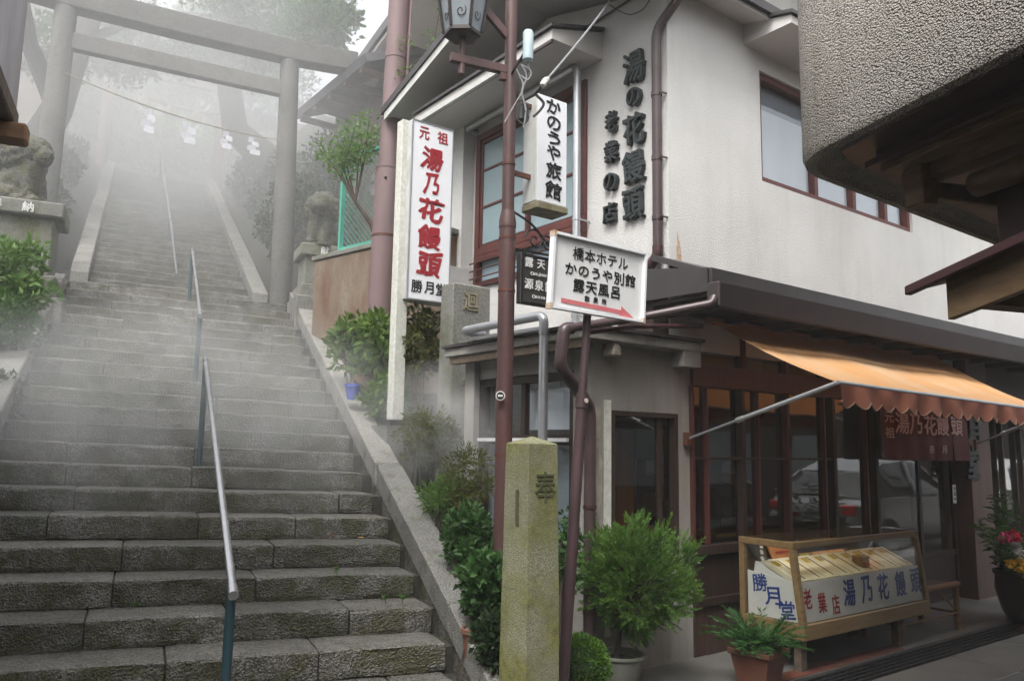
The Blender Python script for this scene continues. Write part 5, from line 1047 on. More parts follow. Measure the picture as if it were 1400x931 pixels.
box_('back_panel', (cx0+.051, ybk-.02, zf+.001), (cx1-.051, ybk-.005, zt3-.05), 'case_wood', cs)
m_ = bpy.data.materials.new('case_tube'); m_.use_nodes = True; e_ = m_.node_tree.nodes.new('ShaderNodeEmission'); e_.inputs[0].default_value = (1, .83, .55, 1); e_.inputs[1].default_value = 2.6; m_.node_tree.links.new(e_.outputs[0], m_.node_tree.nodes['Material Output'].inputs['Surface']); MATS['case_tube'] = m_
tubeobj('tube_lamp', [(cx0+.12, yft+.070, zt3-.066), (cx1-.12, yft+.070, zt3-.066)], .009, 'case_tube', cs, 10)
mb = MB(); mb.box((cx0+.06, yft+.046, zt3-.09), (cx1-.06, yft+.054, zt3-.0495)); mb.box((cx0+.06, yft+.0545, zt3-.056), (cx1-.06, yft+.095, zt3-.0495)); mb.build('lamp_hood', 'case_wood', cs)
# printed boards inside the glass
mb = MB(); yy = lambda z: yfb+.03+(yft-yfb)*(z-zf)/(zt3-zf); zA_, zB_ = zf+.005, .655
mb.hexa([(cx0+.056, yy(zA_), zA_), (cx1-.056, yy(zA_), zA_), (cx1-.056, yy(zA_)+.008, zA_), (cx0+.056, yy(zA_)+.008, zA_), (cx0+.056, yy(zB_), zB_), (cx1-.056, yy(zB_), zB_), (cx1-.056, yy(zB_)+.008, zB_), (cx0+.056, yy(zB_)+.008, zB_)]); bd = mb.build('front_board', 'box_front', cs)
upv = V((0, (yft-yfb)/(zt3-zf), 1)).normalized(); mb = MBS(); zc_ = (zA_+zB_)/2
for ch, u in zip('湯乃花饅頭', (.37, .505, .64, .79, .925)): put_glyph(mb, ch, (cx0+(cx1-cx0)*u, yy(zc_+.01)-.003, zc_+.02), EX, upv, .155, .19, offset=.025, extrude=.001, wob=.05, fit=True, shear=.1)
mb.build('character', 'ink_blue', bd); mb = MBS()
for ch, u, z in (('老', .07, .025), ('業', .165, -.02), ('店', .26, -.05)): put_glyph(mb, ch, (cx0+(cx1-cx0)*u, yy(zc_+z)-.003, zc_+z), EX, upv, .10, .14, offset=.015, extrude=.001, fit=True)
mb.build('character', 'ink_red', bd)
mb = MB(); mb.hexa([(cx0+.028, yfb+.06, zf+.005), (cx0+.036, yfb+.06, zf+.005), (cx0+.036, ybk-.06, zf+.005), (cx0+.028, ybk-.06, zf+.005), (cx0+.028, yfb+.08, .66), (cx0+.036, yfb+.08, .66), (cx0+.036, ybk-.06, .70), (cx0+.028, ybk-.06, .70)]); bd = mb.build('side_board', 'box_front', cs); mb = MBS()
for ch, u, z in (('勝', .24, .62), ('月', .50, .535), ('堂', .80, .455)): put_glyph(mb, ch, (cx0+.026, ybk-.07-(ybk-yfb-.14)*u, z), (0, -1, 0), EZ, .13, .125, offset=.02, extrude=.001, wob=.05, fit=True, rot=.12)
mb.build('character', 'ink_blue', bd)
# boxes of sweets
rgb = random.Random(2); nb = 9; wv = (cx1-cx0-.14)/nb
for i in range(nb):
    x = cx0+.07+i*wv; tilt = R(24); o = V((x, yfb+.10, .625)); du = V((1, 0, 0)); dv = V((0, math.cos(tilt), math.sin(tilt))); dn = V((0, -math.sin(tilt), math.cos(tilt)))
    bx = thing('sweet_box', 'flat paper wrapped box of sweets lying in a row inside the display case', 'box', o, 'boxes of sweets in the display case')
    L_ = .30; mb = MB(); mb.obox(o+du*(wv/2)+dv*(L_/2)+dn*(.02-(i % 2)*.003), du, dv, dn, wv-.008, L_, .04); mb.build('carton', 'box_paper', bx, bevel=.003)
    mb = MB(); mb.obox(o+du*(wv*.62)+dv*(L_/2)+dn*(.0415-(i % 2)*.003), du, dv, dn, .012, L_*.86, .002); mb.build('label_strip', 'ink_black', bx); mb = MB(); mb.obox(o+du*(wv*.3)+dv*(L_*.8)+dn*(.0415-(i % 2)*.003), du, dv, dn, wv*.35, L_*.22, .002); mb.build('gold_label', 'gold_print', bx)
mb = MB(); mb.hexa([(cx0+.07, yfb+.1, zf+.001), (cx1-.07, yfb+.1, zf+.001), (cx1-.07, ybk-.03, zf+.001), (cx0+.07, ybk-.03, zf+.001), (cx0+.07, yfb+.1, .622), (cx1-.07, yfb+.1, .622), (cx1-.07, ybk-.1, .765), (cx0+.07, ybk-.1, .765)]); mb.build('stepped_stand', 'box_front', cs)
bk = thing('basket', 'small round woven basket standing on the sweet boxes in the display case', 'basket', (6.28, 3.62, .69)); mb = MB(); c = V((6.30, 3.60, .685))
for i in range(5): mb.tube([c+V((.058*math.cos(q*math.pi/9), .058*math.sin(q*math.pi/9), .012+.016*i)) for q in range(19)], .0095, 6, caps=False)
mb.build('woven_side', 'basket', bk, True); mb = MB(); mb.lathe(c, [(.056, 0), (.056, .01)], 18); mb.build('bottom', 'basket', bk); mb = MB(); mb.lathe(c+V((0, 0, .05)), [(.05, 0), (.045, .015), (.02, .022)], 14); mb.build('sweets', 'terracotta', bk, True)
mr = thing('mirror', 'tilted wood framed mirror leaning at the back of the display case', 'mirror', (6.25, 3.9, .7))
def tilted(name, x0, x1, z0, z1, mat, par, y0=3.80, y1=3.935, t_=.012, sk=0.): mb = MB(); mb.hexa([(x0, y0, z0), (x1, y0, z0), (x1, y0+t_, z0), (x0, y0+t_, z0), (x0+sk, y1, z1), (x1+sk, y1, z1), (x1+sk, y1+t_, z1), (x0+sk, y1+t_, z1)]); return mb.build(name, mat, par)
tilted('glass', 6.02, 6.50, .72, .885, 'mirror_face', mr, sk=-.08); tilted('frame', 6.50, 6.56, .71, .888, 'bench_wood', mr, 3.79, 3.93, sk=-.08); tilted('frame', 5.96, 6.02, .71, .888, 'bench_wood', mr, 3.79, 3.93, sk=-.08)
pb = thing('price_board', 'small black board with white writing leaning in the corner of the case', 'price board', (5.4, 3.85, .7)); tilted('board', 5.33, 5.45, .70, .89, 'dark_board', pb, 3.83, 3.92, sk=-.09); mb = MBS()
for i, ch in enumerate('温泉饅頭'): put_glyph(mb, ch, (5.385-.02*i+.02-.04+.03, 3.912-.021*i-.005, .868-.045*i), (1, 0, 0), V((0, .09, .19)).normalized(), .04, .035, extrude=.001, fit=True)
mb.build('character', 'ink_white', pb)
wb = thing('tasting_board', 'pale wooden board with a red line standing at the back of the case', 'board', (5.7, 3.9, .7)); tilted('board', 5.50, 5.78, .70, .885, 'board_orange_wood', wb, 3.84, 3.93); tilted('red_line', 5.56, 5.74, .80, .815, 'ink_red', wb, 3.882, 3.889, .004)
wb = thing('box_lid', 'gold and white printed box lid propped up behind the sweet boxes', 'box lid', (5.9, 3.85, .7)); tilted('lid', 5.84, 5.98, .72, .88, 'box_paper', wb, 3.80, 3.92, sk=-.06); tilted('gold_band', 5.82, 5.96, .775, .80, 'gold_print', wb, 3.838, 3.857, .004, sk=-.012)
# ---- bench
bn = thing('bench', 'low wooden bench with slatted seat right of the display case', 'bench', (7.5, 3.7, 0)); bx0, bx1, by0, by1 = 6.72, 7.78, 3.50, 3.88
for x, y in ((bx0, by0), (bx1-.05, by0), (bx0, by1-.05), (bx1-.05, by1-.05)): tubeobj('leg', [(x+.025, y+.025, .028), (x+.025, y+.025, .41)], .026, 'bench_wood', bn, 10)
tubeobj('front_rail', [(bx0, by0+.02, .43), (bx1, by0+.02, .43)], .028, 'bench_wood', bn, 10); tubeobj('back_rail', [(bx0, by1-.02, .43), (bx1, by1-.02, .43)], .028, 'bench_wood', bn, 10)
for i in range(5): y = by0+.07+i*.056; box_('seat_slat', (bx0+.02, y, .425), (bx1-.02, y+.045, .445), 'fence_green' if 0 else 'dark_board_wood', bn)
for x in (bx0+.025, bx1-.025): tubeobj('stretcher', [(x, by0+.03, .18), (x, by1-.03, .18)], .012, 'bench_wood', bn, 8)
tubeobj('brace', [(bx1-.03, by0+.025, .2), (bx1-.4, by0+.025, .41)], .009, 'bench_wood', bn, 8); tubeobj('brace', [(bx0+.03, by0+.025, .18), (bx1-.03, by0+.025, .18)], .009, 'bench_wood', bn, 8)

# ================================================================== PLANTS
# ---- clipped conifer in a pale pot
pc = pZ(848, 938, .03); cc = pD(872, 788, (pc-CAM).dot(FW)+.1); cc = V((cc.x, cc.y, cc.z)); RC = .43
cf = thing('potted_conifer', 'round bright green conifer shrub in a pale pot by the annex corner', 'shrub', (pc.x, pc.y, .03)); rgn = np.random.default_rng(3)
bl = blobs(cc, (RC*.84, RC*.84, RC*.84), 150, .10, 5, .95)
P, D = [], []; cn_ = np.array(cc)
for c, r in bl:
    c = np.array(c); o = c-cn_; o /= np.linalg.norm(o)+1e-6; inner = np.linalg.norm(c-cn_) < RC*.5
    for k_ in range(15):
        d = rgn.normal(0, 1, 3); d /= np.linalg.norm(d); p = c+d*r*rgn.uniform(.2, .9); ax = o*.8+d*.5+np.array((0, 0, .55)); ax /= np.linalg.norm(ax); sd_ = np.cross(ax, rgn.normal(0, 1, 3)); sd_ /= np.linalg.norm(sd_); ln_ = rgn.uniform(.05, .085)
        for q_ in range(15):
            t_ = q_/15; w_ = (1-t_)*.9+.15
            for sg_ in (-1, 1): P.append(p+ax*ln_*t_); D.append(ax*.75+sd_*sg_*w_+np.array((0, 0, .1)))
leaves('foliage', P, D, .026, .0062, 'leaf_conifer', cf, 8, .12, .16)
mb = MB(); b0 = V((pc.x-.02, pc.y+.02, .2)); rgt = random.Random(2)
mb.tube([b0, b0+V((.03, -.01, .2)), cc-EZ*.1, cc+EZ*.15], [.022, .018, .013, .006], 8)
for i in range(26):
    e = V(bl[i][0]); s_ = b0.lerp(cc, rgt.uniform(.45, 1.0)); mb.tube([s_, s_.lerp(e, .5)+EZ*.02, e], [.008, .006, .003], 5)
mb.build('trunk', 'dark_bark', cf, True)
mb = MB(); mb.lathe((pc.x, pc.y, .03), [(.12, 0), (.135, .02), (.165, .19), (.178, .20), (.178, .215), (.155, .215), (.15, .17)], 24); mb.build('pot', 'white_pot', cf, True); mb = MB(); mb.lathe((pc.x, pc.y, .195), [(.151, 0), (.12, .012), (.02, .016)], 20); mb.build('earth', 'soil', cf, True)
# ---- low clipped dome
bc = pD(792, 912, 4.25); t = thing('dome_bush', 'small tight dome of bright green leaves at the foot of the leaning pole', 'bush', (bc.x, bc.y, 0)); rb = .165
k_ = 7000; d = rgn.normal(0, 1, (k_, 3)); d /= np.linalg.norm(d, axis=1)[:, None]; d[:, 2] = np.where(d[:, 2] < -.35, -d[:, 2], d[:, 2]); bump_ = 1+.05*np.sin(d[:, :1]*9)*np.cos(d[:, 1:2]*8); P = np.array(bc)+d*rb*rgn.uniform(.86, 1.02, (k_, 1))*bump_; leaves('foliage', P, d+np.array((0, 0, .2)), .016, .009, 'leaf_box', t, 4, .3, .4)
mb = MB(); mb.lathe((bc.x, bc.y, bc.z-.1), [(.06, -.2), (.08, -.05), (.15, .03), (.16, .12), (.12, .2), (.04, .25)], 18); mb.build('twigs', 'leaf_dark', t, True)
mb = MB(); zq = bc.z-.14; mb.lathe((bc.x, bc.y, 0), [(.10, 0), (.13, zq), (.135, zq+.01), (.12, zq+.01), (.11, zq-.04)], 18); mb.build('pot', 'dark_pot', t, True)
# ---- terracotta planter with feathery green
q = pZ(1038, 940, .03); pw, ph = .145, .29; t = thing('terracotta_planter', 'square terracotta planter with feathery green plant before the display case', 'planter', (q.x, q.y, .03)); mb = MB(); ang = R(8); u_, v_ = V((math.cos(ang), math.sin(ang), 0)), V((-math.sin(ang), math.cos(ang), 0)); sqr = lambda w_, z: [V((q.x, q.y, z))+u_*a*w_+v_*b*w_ for a, b in ((-1, -1), (1, -1), (1, 1), (-1, 1))]
loft(mb, [sqr(.095, .03), sqr(.135, ph-.04), sqr(.15, ph-.035), sqr(.152, ph), sqr(.135, ph), sqr(.13, ph-.03)]); mb.build('pot', 'terracotta', t, bevel=.004); mb = MB(); loft(mb, [sqr(.130, ph-.035), sqr(.12, ph-.025)]); mb.build('earth', 'soil', t)
fc = V((q.x, q.y, ph)); P = []; D = []; stems = MB()
for i in range(85):
    a = rgn.uniform(0, 6.283); ln_ = rgn.uniform(.14, .34); out_ = rgn.uniform(.25, 1.0); dirv = V((math.cos(a)*out_, math.sin(a)*out_, rgn.uniform(.45, 1.1))).normalized(); prev = fc+V((math.cos(a)*.05, math.sin(a)*.05, -.01)); pts = [prev]
    for s_ in range(7):
        dirv = (dirv+V((0, 0, -.13))).normalized(); prev = prev+dirv*ln_/7; pts.append(prev)
        side = dirv.cross(EZ).normalized()
        for w_ in range(7):
            sg_ = 1 if w_ % 2 else -1; P.append(prev+dirv*(rgn.uniform(-.02, .02))); D.append(side*sg_*rgn.uniform(.5, 1)+dirv*.8+EZ*.1)
    stems.tube(pts, .0025, 4)
leaves('foliage', P, D, .05, .009, 'leaf_fern', t, 5, .15, .15); stems.build('stems', 'leaf_fern', t)
# ---- bamboo and flowers in a big dark pot by the pillar
q = pZ(1412, 850, .03); t = thing('flower_pot', 'big dark pot of bamboo sprigs and mixed flowers by the shop pillar', 'potted flowers', (q.x, q.y, .03)); mb = MB(); mb.lathe((q.x, q.y, .03), [(.20, 0), (.25, .1), (.30, .30), (.29, .42), (.31, .44), (.31, .47), (.27, .47), (.26, .4)], 28); mb.build('pot', 'dark_pot', t, True); mb = MB(); mb.lathe((q.x, q.y, .43), [(.262, 0), (.1, .01)], 20); mb.build('earth', 'soil', t)
top = V((q.x, q.y, .5)); P = []; D = []; st_ = MB()
for i in range(16):
    e = pY(1345+rgn.uniform(-12, 40), 650+rgn.uniform(0, 90), q.y+rgn.uniform(-.15, .2)); b = top+V((rgn.uniform(-.15, .1), rgn.uniform(-.1, .1), -.05)); pts = [b.lerp(e, u)+V((0, 0, .05*math.sin(u*3))) for u in (0, .25, .5, .75, 1)]; st_.tube(pts, [.006, .005, .004, .003, .002], 5)
    for u in np.linspace(.3, 1, 16): c = b.lerp(e, u); P += [c]*3; D += [V((rgn.normal(), rgn.normal(), rgn.uniform(-.3, .6))) for _ in range(3)]
leaves('bamboo_leaves', P, D, .11, .017, 'leaf_ivy', t, 3, .1, .3); st_.build('canes', 'leaf_ivy', t, True)
P, D = cloud(blobs(top+V((0, 0, .08)), (.26, .24, .12), 26, .09, 3), 60, 3); leaves('greenery', P, D, .07, .03, 'leaf_ivy', t, 4)
fl = MB()
for k_, (px, py, m_, r_) in enumerate(((1384, 733, 'petal_red', .055), (1372, 736, 'petal_pink', .045), (1388, 748, 'petal_white', .045), (1398, 760, 'petal_white', .05), (1391, 772, 'petal_yellow', .06), (1380, 770, 'petal_yellow', .035), (1399, 782, 'petal_yellow', .045))):
    c = pY(px, py, q.y-.16); n_ = 46; d = rgn.normal(0, 1, (n_, 3)); d /= np.linalg.norm(d, axis=1)[:, None]; leaves('flower', np.array(c)+d*r_*.35, d+np.array((0, -.2, .2)), r_*1.0, r_*.75, m_, t, k_, .25, .15)
    mb = MB(); mb.tube([c, top+V((0, 0, -.02))], .004, 5); mb.build('flower_stem', 'leaf_ivy', t)
# ---- shrubs on the bank between stairs and shop
def gpt(x, y): return V((x, y, ground(x, y)))
def sh_px(name, label, px, py, dep, r_px, nb, rad, per, L, Wd, mat, group=None, seed=1, flat=.8, stems=6, cat='shrub'):
    c = pD(px, py, dep); r_ = (r_px[0]*dep/FPX, r_px[0]*dep/FPX, r_px[1]*dep/FPX); return shrub(name, label, cat, gpt(c.x, c.y), (c, r_), nb, rad, per, L, Wd, mat, group, stems, seed, flat=flat)
sh_px('broadleaf_shrub', 'leafy green shrub beside the cheek wall below the retaining wall', 508, 472, 8.3, (44, 42), 44, .13, 34, .105, .055, 'leaf_shrub', seed=11)
sh_px('broadleaf_shrub', 'yellowing shrub right behind the white sign post', 575, 470, 7.7, (26, 40), 22, .11, 60, .075, .036, 'leaf_olive', seed=12)
sh_px('broadleaf_shrub', 'green shrub low by the cheek wall under the white sign', 524, 545, 7.7, (24, 34), 20, .11, 34, .09, .045, 'leaf_shrub', seed=13)
sh_px('broadleaf_shrub', 'olive coloured undergrowth in the steam behind the white post', 585, 602, 6.9, (40, 34), 40, .10, 60, .05, .018, 'leaf_olive', seed=14)
sh_px('fern_clump', 'pale green fern clump on the bank below the steam', 612, 682, 6.0, (28, 26), 30, .09, 70, .055, .012, 'leaf_bright', seed=15, cat='fern')
sh_px('fern_clump', 'olive grassy clump on the bank beside the annex wall', 640, 655, 5.9, (28, 40), 26, .09, 60, .06, .010, 'leaf_olive', seed=16, cat='fern')
sh_px('broadleaf_shrub', 'dark leafy shrub growing under the annex window', 644, 735, 5.4, (30, 38), 36, .085, 60, .05, .024, 'leaf_ivy', seed=17)
sh_px('broadleaf_shrub', 'glossy green plant beside the mossy post', 664, 800, 4.8, (24, 38), 34, .075, 36, .06, .042, 'leaf_ivy', seed=18)
sh_px('broadleaf_shrub', 'dense dark plant at the end of the cheek wall', 674, 872, 4.5, (14, 36), 26, .07, 55, .045, .028, 'leaf_dark', seed=19)
sh_px('broadleaf_shrub', 'small leafy plant between the mossy post and the leaning pole', 775, 760, 4.9, (18, 60), 18, .07, 40, .045, .026, 'leaf_ivy', seed=20)
c = gpt(2.98, 4.45); t = thing('clay_pot', 'small clay pot half hidden in the leaves by the cheek wall', 'pot', c); pq = pD(652, 858, 4.75); mb = MB(); mb.lathe((pq.x, pq.y, pq.z-.13), [(.065, -.12), (.085, .1), (.097, .105), (.097, .13), (.082, .13), (.078, .09)], 20); mb.build('body', 'terracotta', t, True); mb = MB(); mb.lathe((pq.x, pq.y, pq.z-.05), [(.08, 0), (.02, .01)], 14); mb.build('earth', 'soil', t)
bq = pD(482, 535, 7.75); t = thing('blue_pot', 'small blue plastic pot among the shrubs', 'pot', (bq.x, bq.y, bq.z-.08)); mb = MB(); mb.lathe((bq.x, bq.y, bq.z-.08), [(.05, 0), (.07, .12), (.08, .125), (.08, .15), (.07, .15), (.066, .11)], 18); mb.build('body', 'blue_plastic', t, True); mb = MB(); mb.lathe((bq.x, bq.y, bq.z+.02), [(.066, 0), (.02, .01)], 12); mb.build('earth', 'soil', t)
# ---- weeds in the joints of the stairs
for i, (px, py, s_) in enumerate(((560, 798, 1.), (550, 816, .6), (527, 818, .5), (460, 777, .5), (188, 828, .6), (440, 812, .4), (540, 760, .5), (640, 905, .8))):
    n = int((4.9-CAM.dot(SV)-D0)/TR); best = None
    for n in range(-1, 8):
        z = Z0+n*RI+.004; p = pZ(px, py+8*s_, z-.02); d = p.x*SV.x+p.y*SV.y
        if D0+n*TR-.03 < d < D0+(n+1)*TR+.03: best = p; break
    if best is None: continue
    p = best; pts = [p+V((rgn.normal()*.015*s_, rgn.normal()*.012*s_, rgn.uniform(.0, .05)*s_)) for _ in range(int(26*s_)+8)]; t = thing('weed', 'small green weed growing in a joint of the stone steps', 'weed', p, 'weeds in the step joints'); leaves('leaf_rosette', pts, [V((rgn.normal(), rgn.normal(), .6)) for _ in pts], .038*s_+.01, .017*s_+.004, 'leaf_bright', t, i); mb = MB(); mb.tube([p-EZ*.02, p+EZ*.04*s_], .003, 5); mb.build('stem', 'leaf_bright', t)
for i, (px, py, m_) in enumerate(((453, 735, 'leaf_red'), (520, 742, 'leaf_red'), (123, 899, 'leaf_olive'), (575, 829, 'leaf_red'), (493, 737, 'petal_yellow'))):
    for n in range(-1, 8):
        z = Z0+n*RI+.004; p = pZ(px, py, z-.03); d = p.x*SV.x+p.y*SV.y
        if D0+n*TR < d < D0+(n+1)*TR:
            mb = MB(); w_ = .03; a = i*1.3; ux, uy = V((math.cos(a), math.sin(a), .1))*w_, V((-math.sin(a), math.cos(a), .15))*w_*.6; p = p+EZ*.012; mb.add([p-ux, p-uy*.8+EZ*.004, p+ux, p+uy*.8+EZ*.004, p-ux+EZ*.001, p-uy*.8+EZ*.005, p+ux+EZ*.001, p+uy*.8+EZ*.005], [(3, 2, 1, 0), (4, 5, 6, 7), (0, 1, 5, 4), (1, 2, 6, 5), (2, 3, 7, 6), (3, 0, 4, 7)]); o = mb.build('fallen_leaf', m_); tag(o, 'small fallen leaf lying on the stone steps', 'leaf', 'fallen leaves on the steps'); break
# ---- bushes left of the stairs
sh_px('leafy_bush', 'bright green leafy bush in front of the left lion pedestal', 10, 352, 8.2, (52, 26), 34, .12, 24, .10, .045, 'leaf_bright', seed=31, cat='bush')
sh_px('leafy_bush', 'leafy bush hanging lower beside the left cheek wall', 16, 402, 8.0, (46, 26), 32, .12, 24, .10, .045, 'leaf_bright', seed=32, cat='bush')
sh_px('leafy_bush', 'dark undergrowth below the bushes left of the stairs', 5, 455, 7.4, (46, 40), 36, .13, 60, .07, .03, 'leaf_tree', seed=33, cat='bush')
sh_px('leafy_bush', 'dark low plants along the foot of the left cheek wall', -20, 560, 6.6, (36, 50), 30, .12, 50, .06, .03, 'leaf_dark', seed=34, cat='bush')
# ---- sprays of a young maple by the mauve pole
def spray_tree(label, base_, tips, mat, L, Wd, seed, per=26, rad=.16):
    t = thing('young_tree', label, 'tree', base_); mb = MB(); rg = random.Random(seed); bl = []; b = V(base_); hub = b+(V(tips[0])-b)*.45
    mb.tube([b-EZ*.2, b.lerp(hub, .5)+V((.05, .03, 0)), hub], [.035, .028, .02], 8)
    for p in tips:
        p = V(p); mid = hub.lerp(p, .5)+V((rg.uniform(-.1, .1), rg.uniform(-.1, .1), rg.uniform(.0, .12))); mb.tube([hub, mid, p], [.014, .009, .004], 6)
        for k in range(4): bl.append((mid.lerp(p, k/3)+V((rg.uniform(-.1, .1), rg.uniform(-.1, .1), rg.uniform(-.05, .08))), (rad, rad, rad*.45)))
    mb.build('trunk', 'bark', t, True); P, D = cloud(bl, per, seed, .2); leaves('crown', P, D, L, Wd, mat, t, seed); return t
b = pD(524, 335, 9.1)
spray_tree('young maple with fresh green sprays beside the mauve pole', b, [pD(x, y, d) for x, y, d in ((440, 207, 9.3), (462, 192, 9.3), (484, 180, 9.2), (505, 160, 9.3), (478, 206, 9.4), (500, 196, 9.3), (450, 198, 9.5), (490, 168, 9.5))], 'leaf_bright', .07, .03, 41, 34)
spray_tree('thin young tree showing above the shop eave', V((4.6, 8.7, 3.3)), [pD(x, y, d) for x, y, d in ((560, 70, 9.3), (575, 100, 9.4), (555, 110, 9.3), (590, 60, 9.6), (600, 20, 9.8))], 'leaf_bright', .06, .025, 42, 22, .12)
# ---- old trees either side of the stone gate
def big_tree(label, path, radii, limbs, crown, mat, L, Wd, per, seed, group=None, bark='dark_bark'):
    t = thing('old_tree', label, 'tree', path[0], group); mb = MB(); mb.tube([V(p) for p in path], radii, 12)
    for l_, r_ in limbs: mb.tube([V(p) for p in l_], r_, 8)
    mb.build('trunk', bark, t, True); P, D = cloud(crown, per, seed, .15); leaves('crown', P, D, L, Wd, mat, t, seed); return t
def cr(px, py, dep, rx, rz, nb, rad, seed): return blobs(pD(px, py, dep), (rx, rx, rz), nb, rad, seed, .6)
T0 = SW(-2.4, 13.6, 4.2); p1_, p2_, p3_ = pS(78, 150, 13.8), pS(110, 60, 14.2), pS(160, -60, 14.8)
big_tree('old dark tree leaning over the stone gate from the left', [T0, T0.lerp(p1_, .6), p1_, p2_, p3_, p3_+V((1., 1., 1.5))], [.34, .27, .22, .17, .13, .06], [([p1_, pS(40, 60, 13.2), pS(20, -60, 12.8)], [.16, .12, .08]), ([p2_, pS(180, 30, 15.5), pS(260, 20, 16.5), pS(360, 30, 17)], [.1, .07, .05, .02]), ([p2_, pS(170, 80, 16), pS(240, 95, 17.5)], [.07, .05, .02])],
         cr(250, 25, 15.5, 2.0, .55, 46, .42, 1)+cr(380, 30, 16, 1.1, .6, 34, .40, 2)+cr(160, 75, 16, 1.0, .45, 22, .36, 3)+cr(320, 85, 17.5, 1.2, .35, 22, .34, 4)+cr(40, 40, 13.5, .9, .8, 26, .4, 5)+cr(430, 45, 15, .6, .4, 16, .34, 7)+cr(452, 12, 15, .55, .35, 14, .3, 12), 'leaf_tree', .13, .07, 105, 51)
T1 = SW(2.6, 17.5, 7.5)
big_tree('misty tree trunk behind the right pillar of the stone gate', [T1, pS(322, 180, 18), pS(312, 110, 18.5), pS(300, 20, 19), pS(285, -80, 19.5)], [.4, .3, .26, .22, .14], [([pS(305, 60, 18.8), pS(350, 20, 18), pS(400, 0, 17.5)], [.12, .08, .04])], cr(330, 10, 18.5, 1.6, .7, 30, .5, 8)+cr(250, 60, 19.5, 1.4, .5, 24, .5, 9), 'leaf_tree', .15, .08, 90, 52)
# dark thickets on the banks of the upper flight
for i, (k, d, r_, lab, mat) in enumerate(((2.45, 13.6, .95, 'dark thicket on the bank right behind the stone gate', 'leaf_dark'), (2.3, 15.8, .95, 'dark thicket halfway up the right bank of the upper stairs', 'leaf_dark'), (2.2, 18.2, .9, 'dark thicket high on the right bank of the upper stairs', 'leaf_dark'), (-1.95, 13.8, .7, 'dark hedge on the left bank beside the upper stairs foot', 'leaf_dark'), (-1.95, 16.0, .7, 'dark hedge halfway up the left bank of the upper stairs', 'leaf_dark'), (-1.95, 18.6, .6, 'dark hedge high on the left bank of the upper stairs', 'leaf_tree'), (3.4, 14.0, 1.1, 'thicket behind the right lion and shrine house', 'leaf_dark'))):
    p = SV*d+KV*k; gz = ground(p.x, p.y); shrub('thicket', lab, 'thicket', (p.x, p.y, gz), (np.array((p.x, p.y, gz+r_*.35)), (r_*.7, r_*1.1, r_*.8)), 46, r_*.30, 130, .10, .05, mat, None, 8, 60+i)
# far slope with trees in the mist beyond the red gate
for i, (px, py, dep, rx, rz, mat) in enumerate(((180, 170, 29, 3.0, 2.0, 'leaf_bright'), (260, 150, 31, 3.2, 2.4, 'leaf_tree'), (230, 210, 27.5, 2.2, 1.0, 'leaf_bright'), (120, 90, 30, 3.0, 2.5, 'leaf_tree'), (330, 90, 30, 2.6, 2.4, 'leaf_tree'), (210, 60, 36, 4.5, 3.0, 'leaf_tree'), (60, 120, 24, 2.4, 2.2, 'leaf_dark'))):
    c = pD(px, py, dep); gz = ground(c.x, c.y); b = V((c.x, c.y, min(gz, c.z-.5))); lab = ['low bright bush on the slope beyond the red gate', 'tall pale tree beyond the middle of the red gate', 'bright undergrowth behind the top landing', 'tree beyond the left pillar of the red gate', 'tree beyond the right pillar of the red gate', 'farthest tall tree on the misty slope', 'dark tree behind the small hut'][i]
    big_tree(lab, [b-EZ*.3, b.lerp(c, .6), c+EZ*rz*.5], [.28, .2, .08], [], blobs(c, (rx, rx, rz), 60, .62, 70+i, .7), mat, .20, .11, 95, 80+i, 'trees in the mist beyond the red gate', 'bark')

# ================================================================== NEIGHBOURING BUILDINGS
def plan_loft(mb, path, prof_, closed=False):
    """sweep a profile (inset, z) along a plan polyline; inset to the right-hand side of travel"""
    n = len(path); m_ = len(prof_); vs = []
    for i, p in enumerate(path):
        a = path[max(i-1, 0)]; b = path[min(i+1, n-1)]; t = (V(b)-V(a)).normalized(); rn = V((t.y, -t.x, 0))
        for ins, z in prof_: q = V(p)+rn*ins; vs.append((q.x, q.y, z))
    mb.add(vs, [(i*m_+j, (i+1)*m_+j, (i+1)*m_+j+1, i*m_+j+1) for i in range(n-1) for j in range(m_-1)])
XR, YR, RR, ZR = 3.0, 2.16, .30, 2.835
WD = V((.335, .942, 0)).normalized(); KC = V((2.95, 1.965, 0))      # wall direction, corner point
path = bent([KC-WD*8, KC-WD*4, KC-WD*2, KC-WD*1, KC, KC+V((1, 0, 0)), KC+V((5.5, 0, 0))], .26, 14)
MR = Matrix.Translation(KC+WD*.03) @ Matrix.Rotation(math.atan2(WD.y, WD.x)-math.pi/2, 4, 'Z') @ Matrix.Translation((-XR, -YR, 0))
rc = thing('roughcast_building', 'grey roughcast upper floor with rounded corner and brown timber eaves', 'building', (XR+1, YR-1, 0))
zz = lambda y: ZR
mb = MB(); plan_loft(mb, path, [(0, 4.7), (0, 4), (0, 3.4), (0, ZR+.03), (.012, ZR), (.055, ZR-.006), (.07, ZR+.02), (.14, ZR+.045)]); mb.build('roughcast_wall', 'roughcast', rc, True)
q0_ = KC-WD*8+V((.12, 0, 0)); mb = MB(); mb.add([(q0_.x, q0_.y, ZR+.044), (8.4, q0_.y, ZR+.044), (8.4, KC.y-.12, ZR+.044), (KC.x+.34, KC.y-.12, ZR+.044), (KC.x+.12, KC.y-.2, ZR+.044), (KC.x-.0, KC.y-.5, ZR+.044)], [(0, 1, 2, 3, 4, 5)]); mb.build('soffit', 'brown_metal', rc)
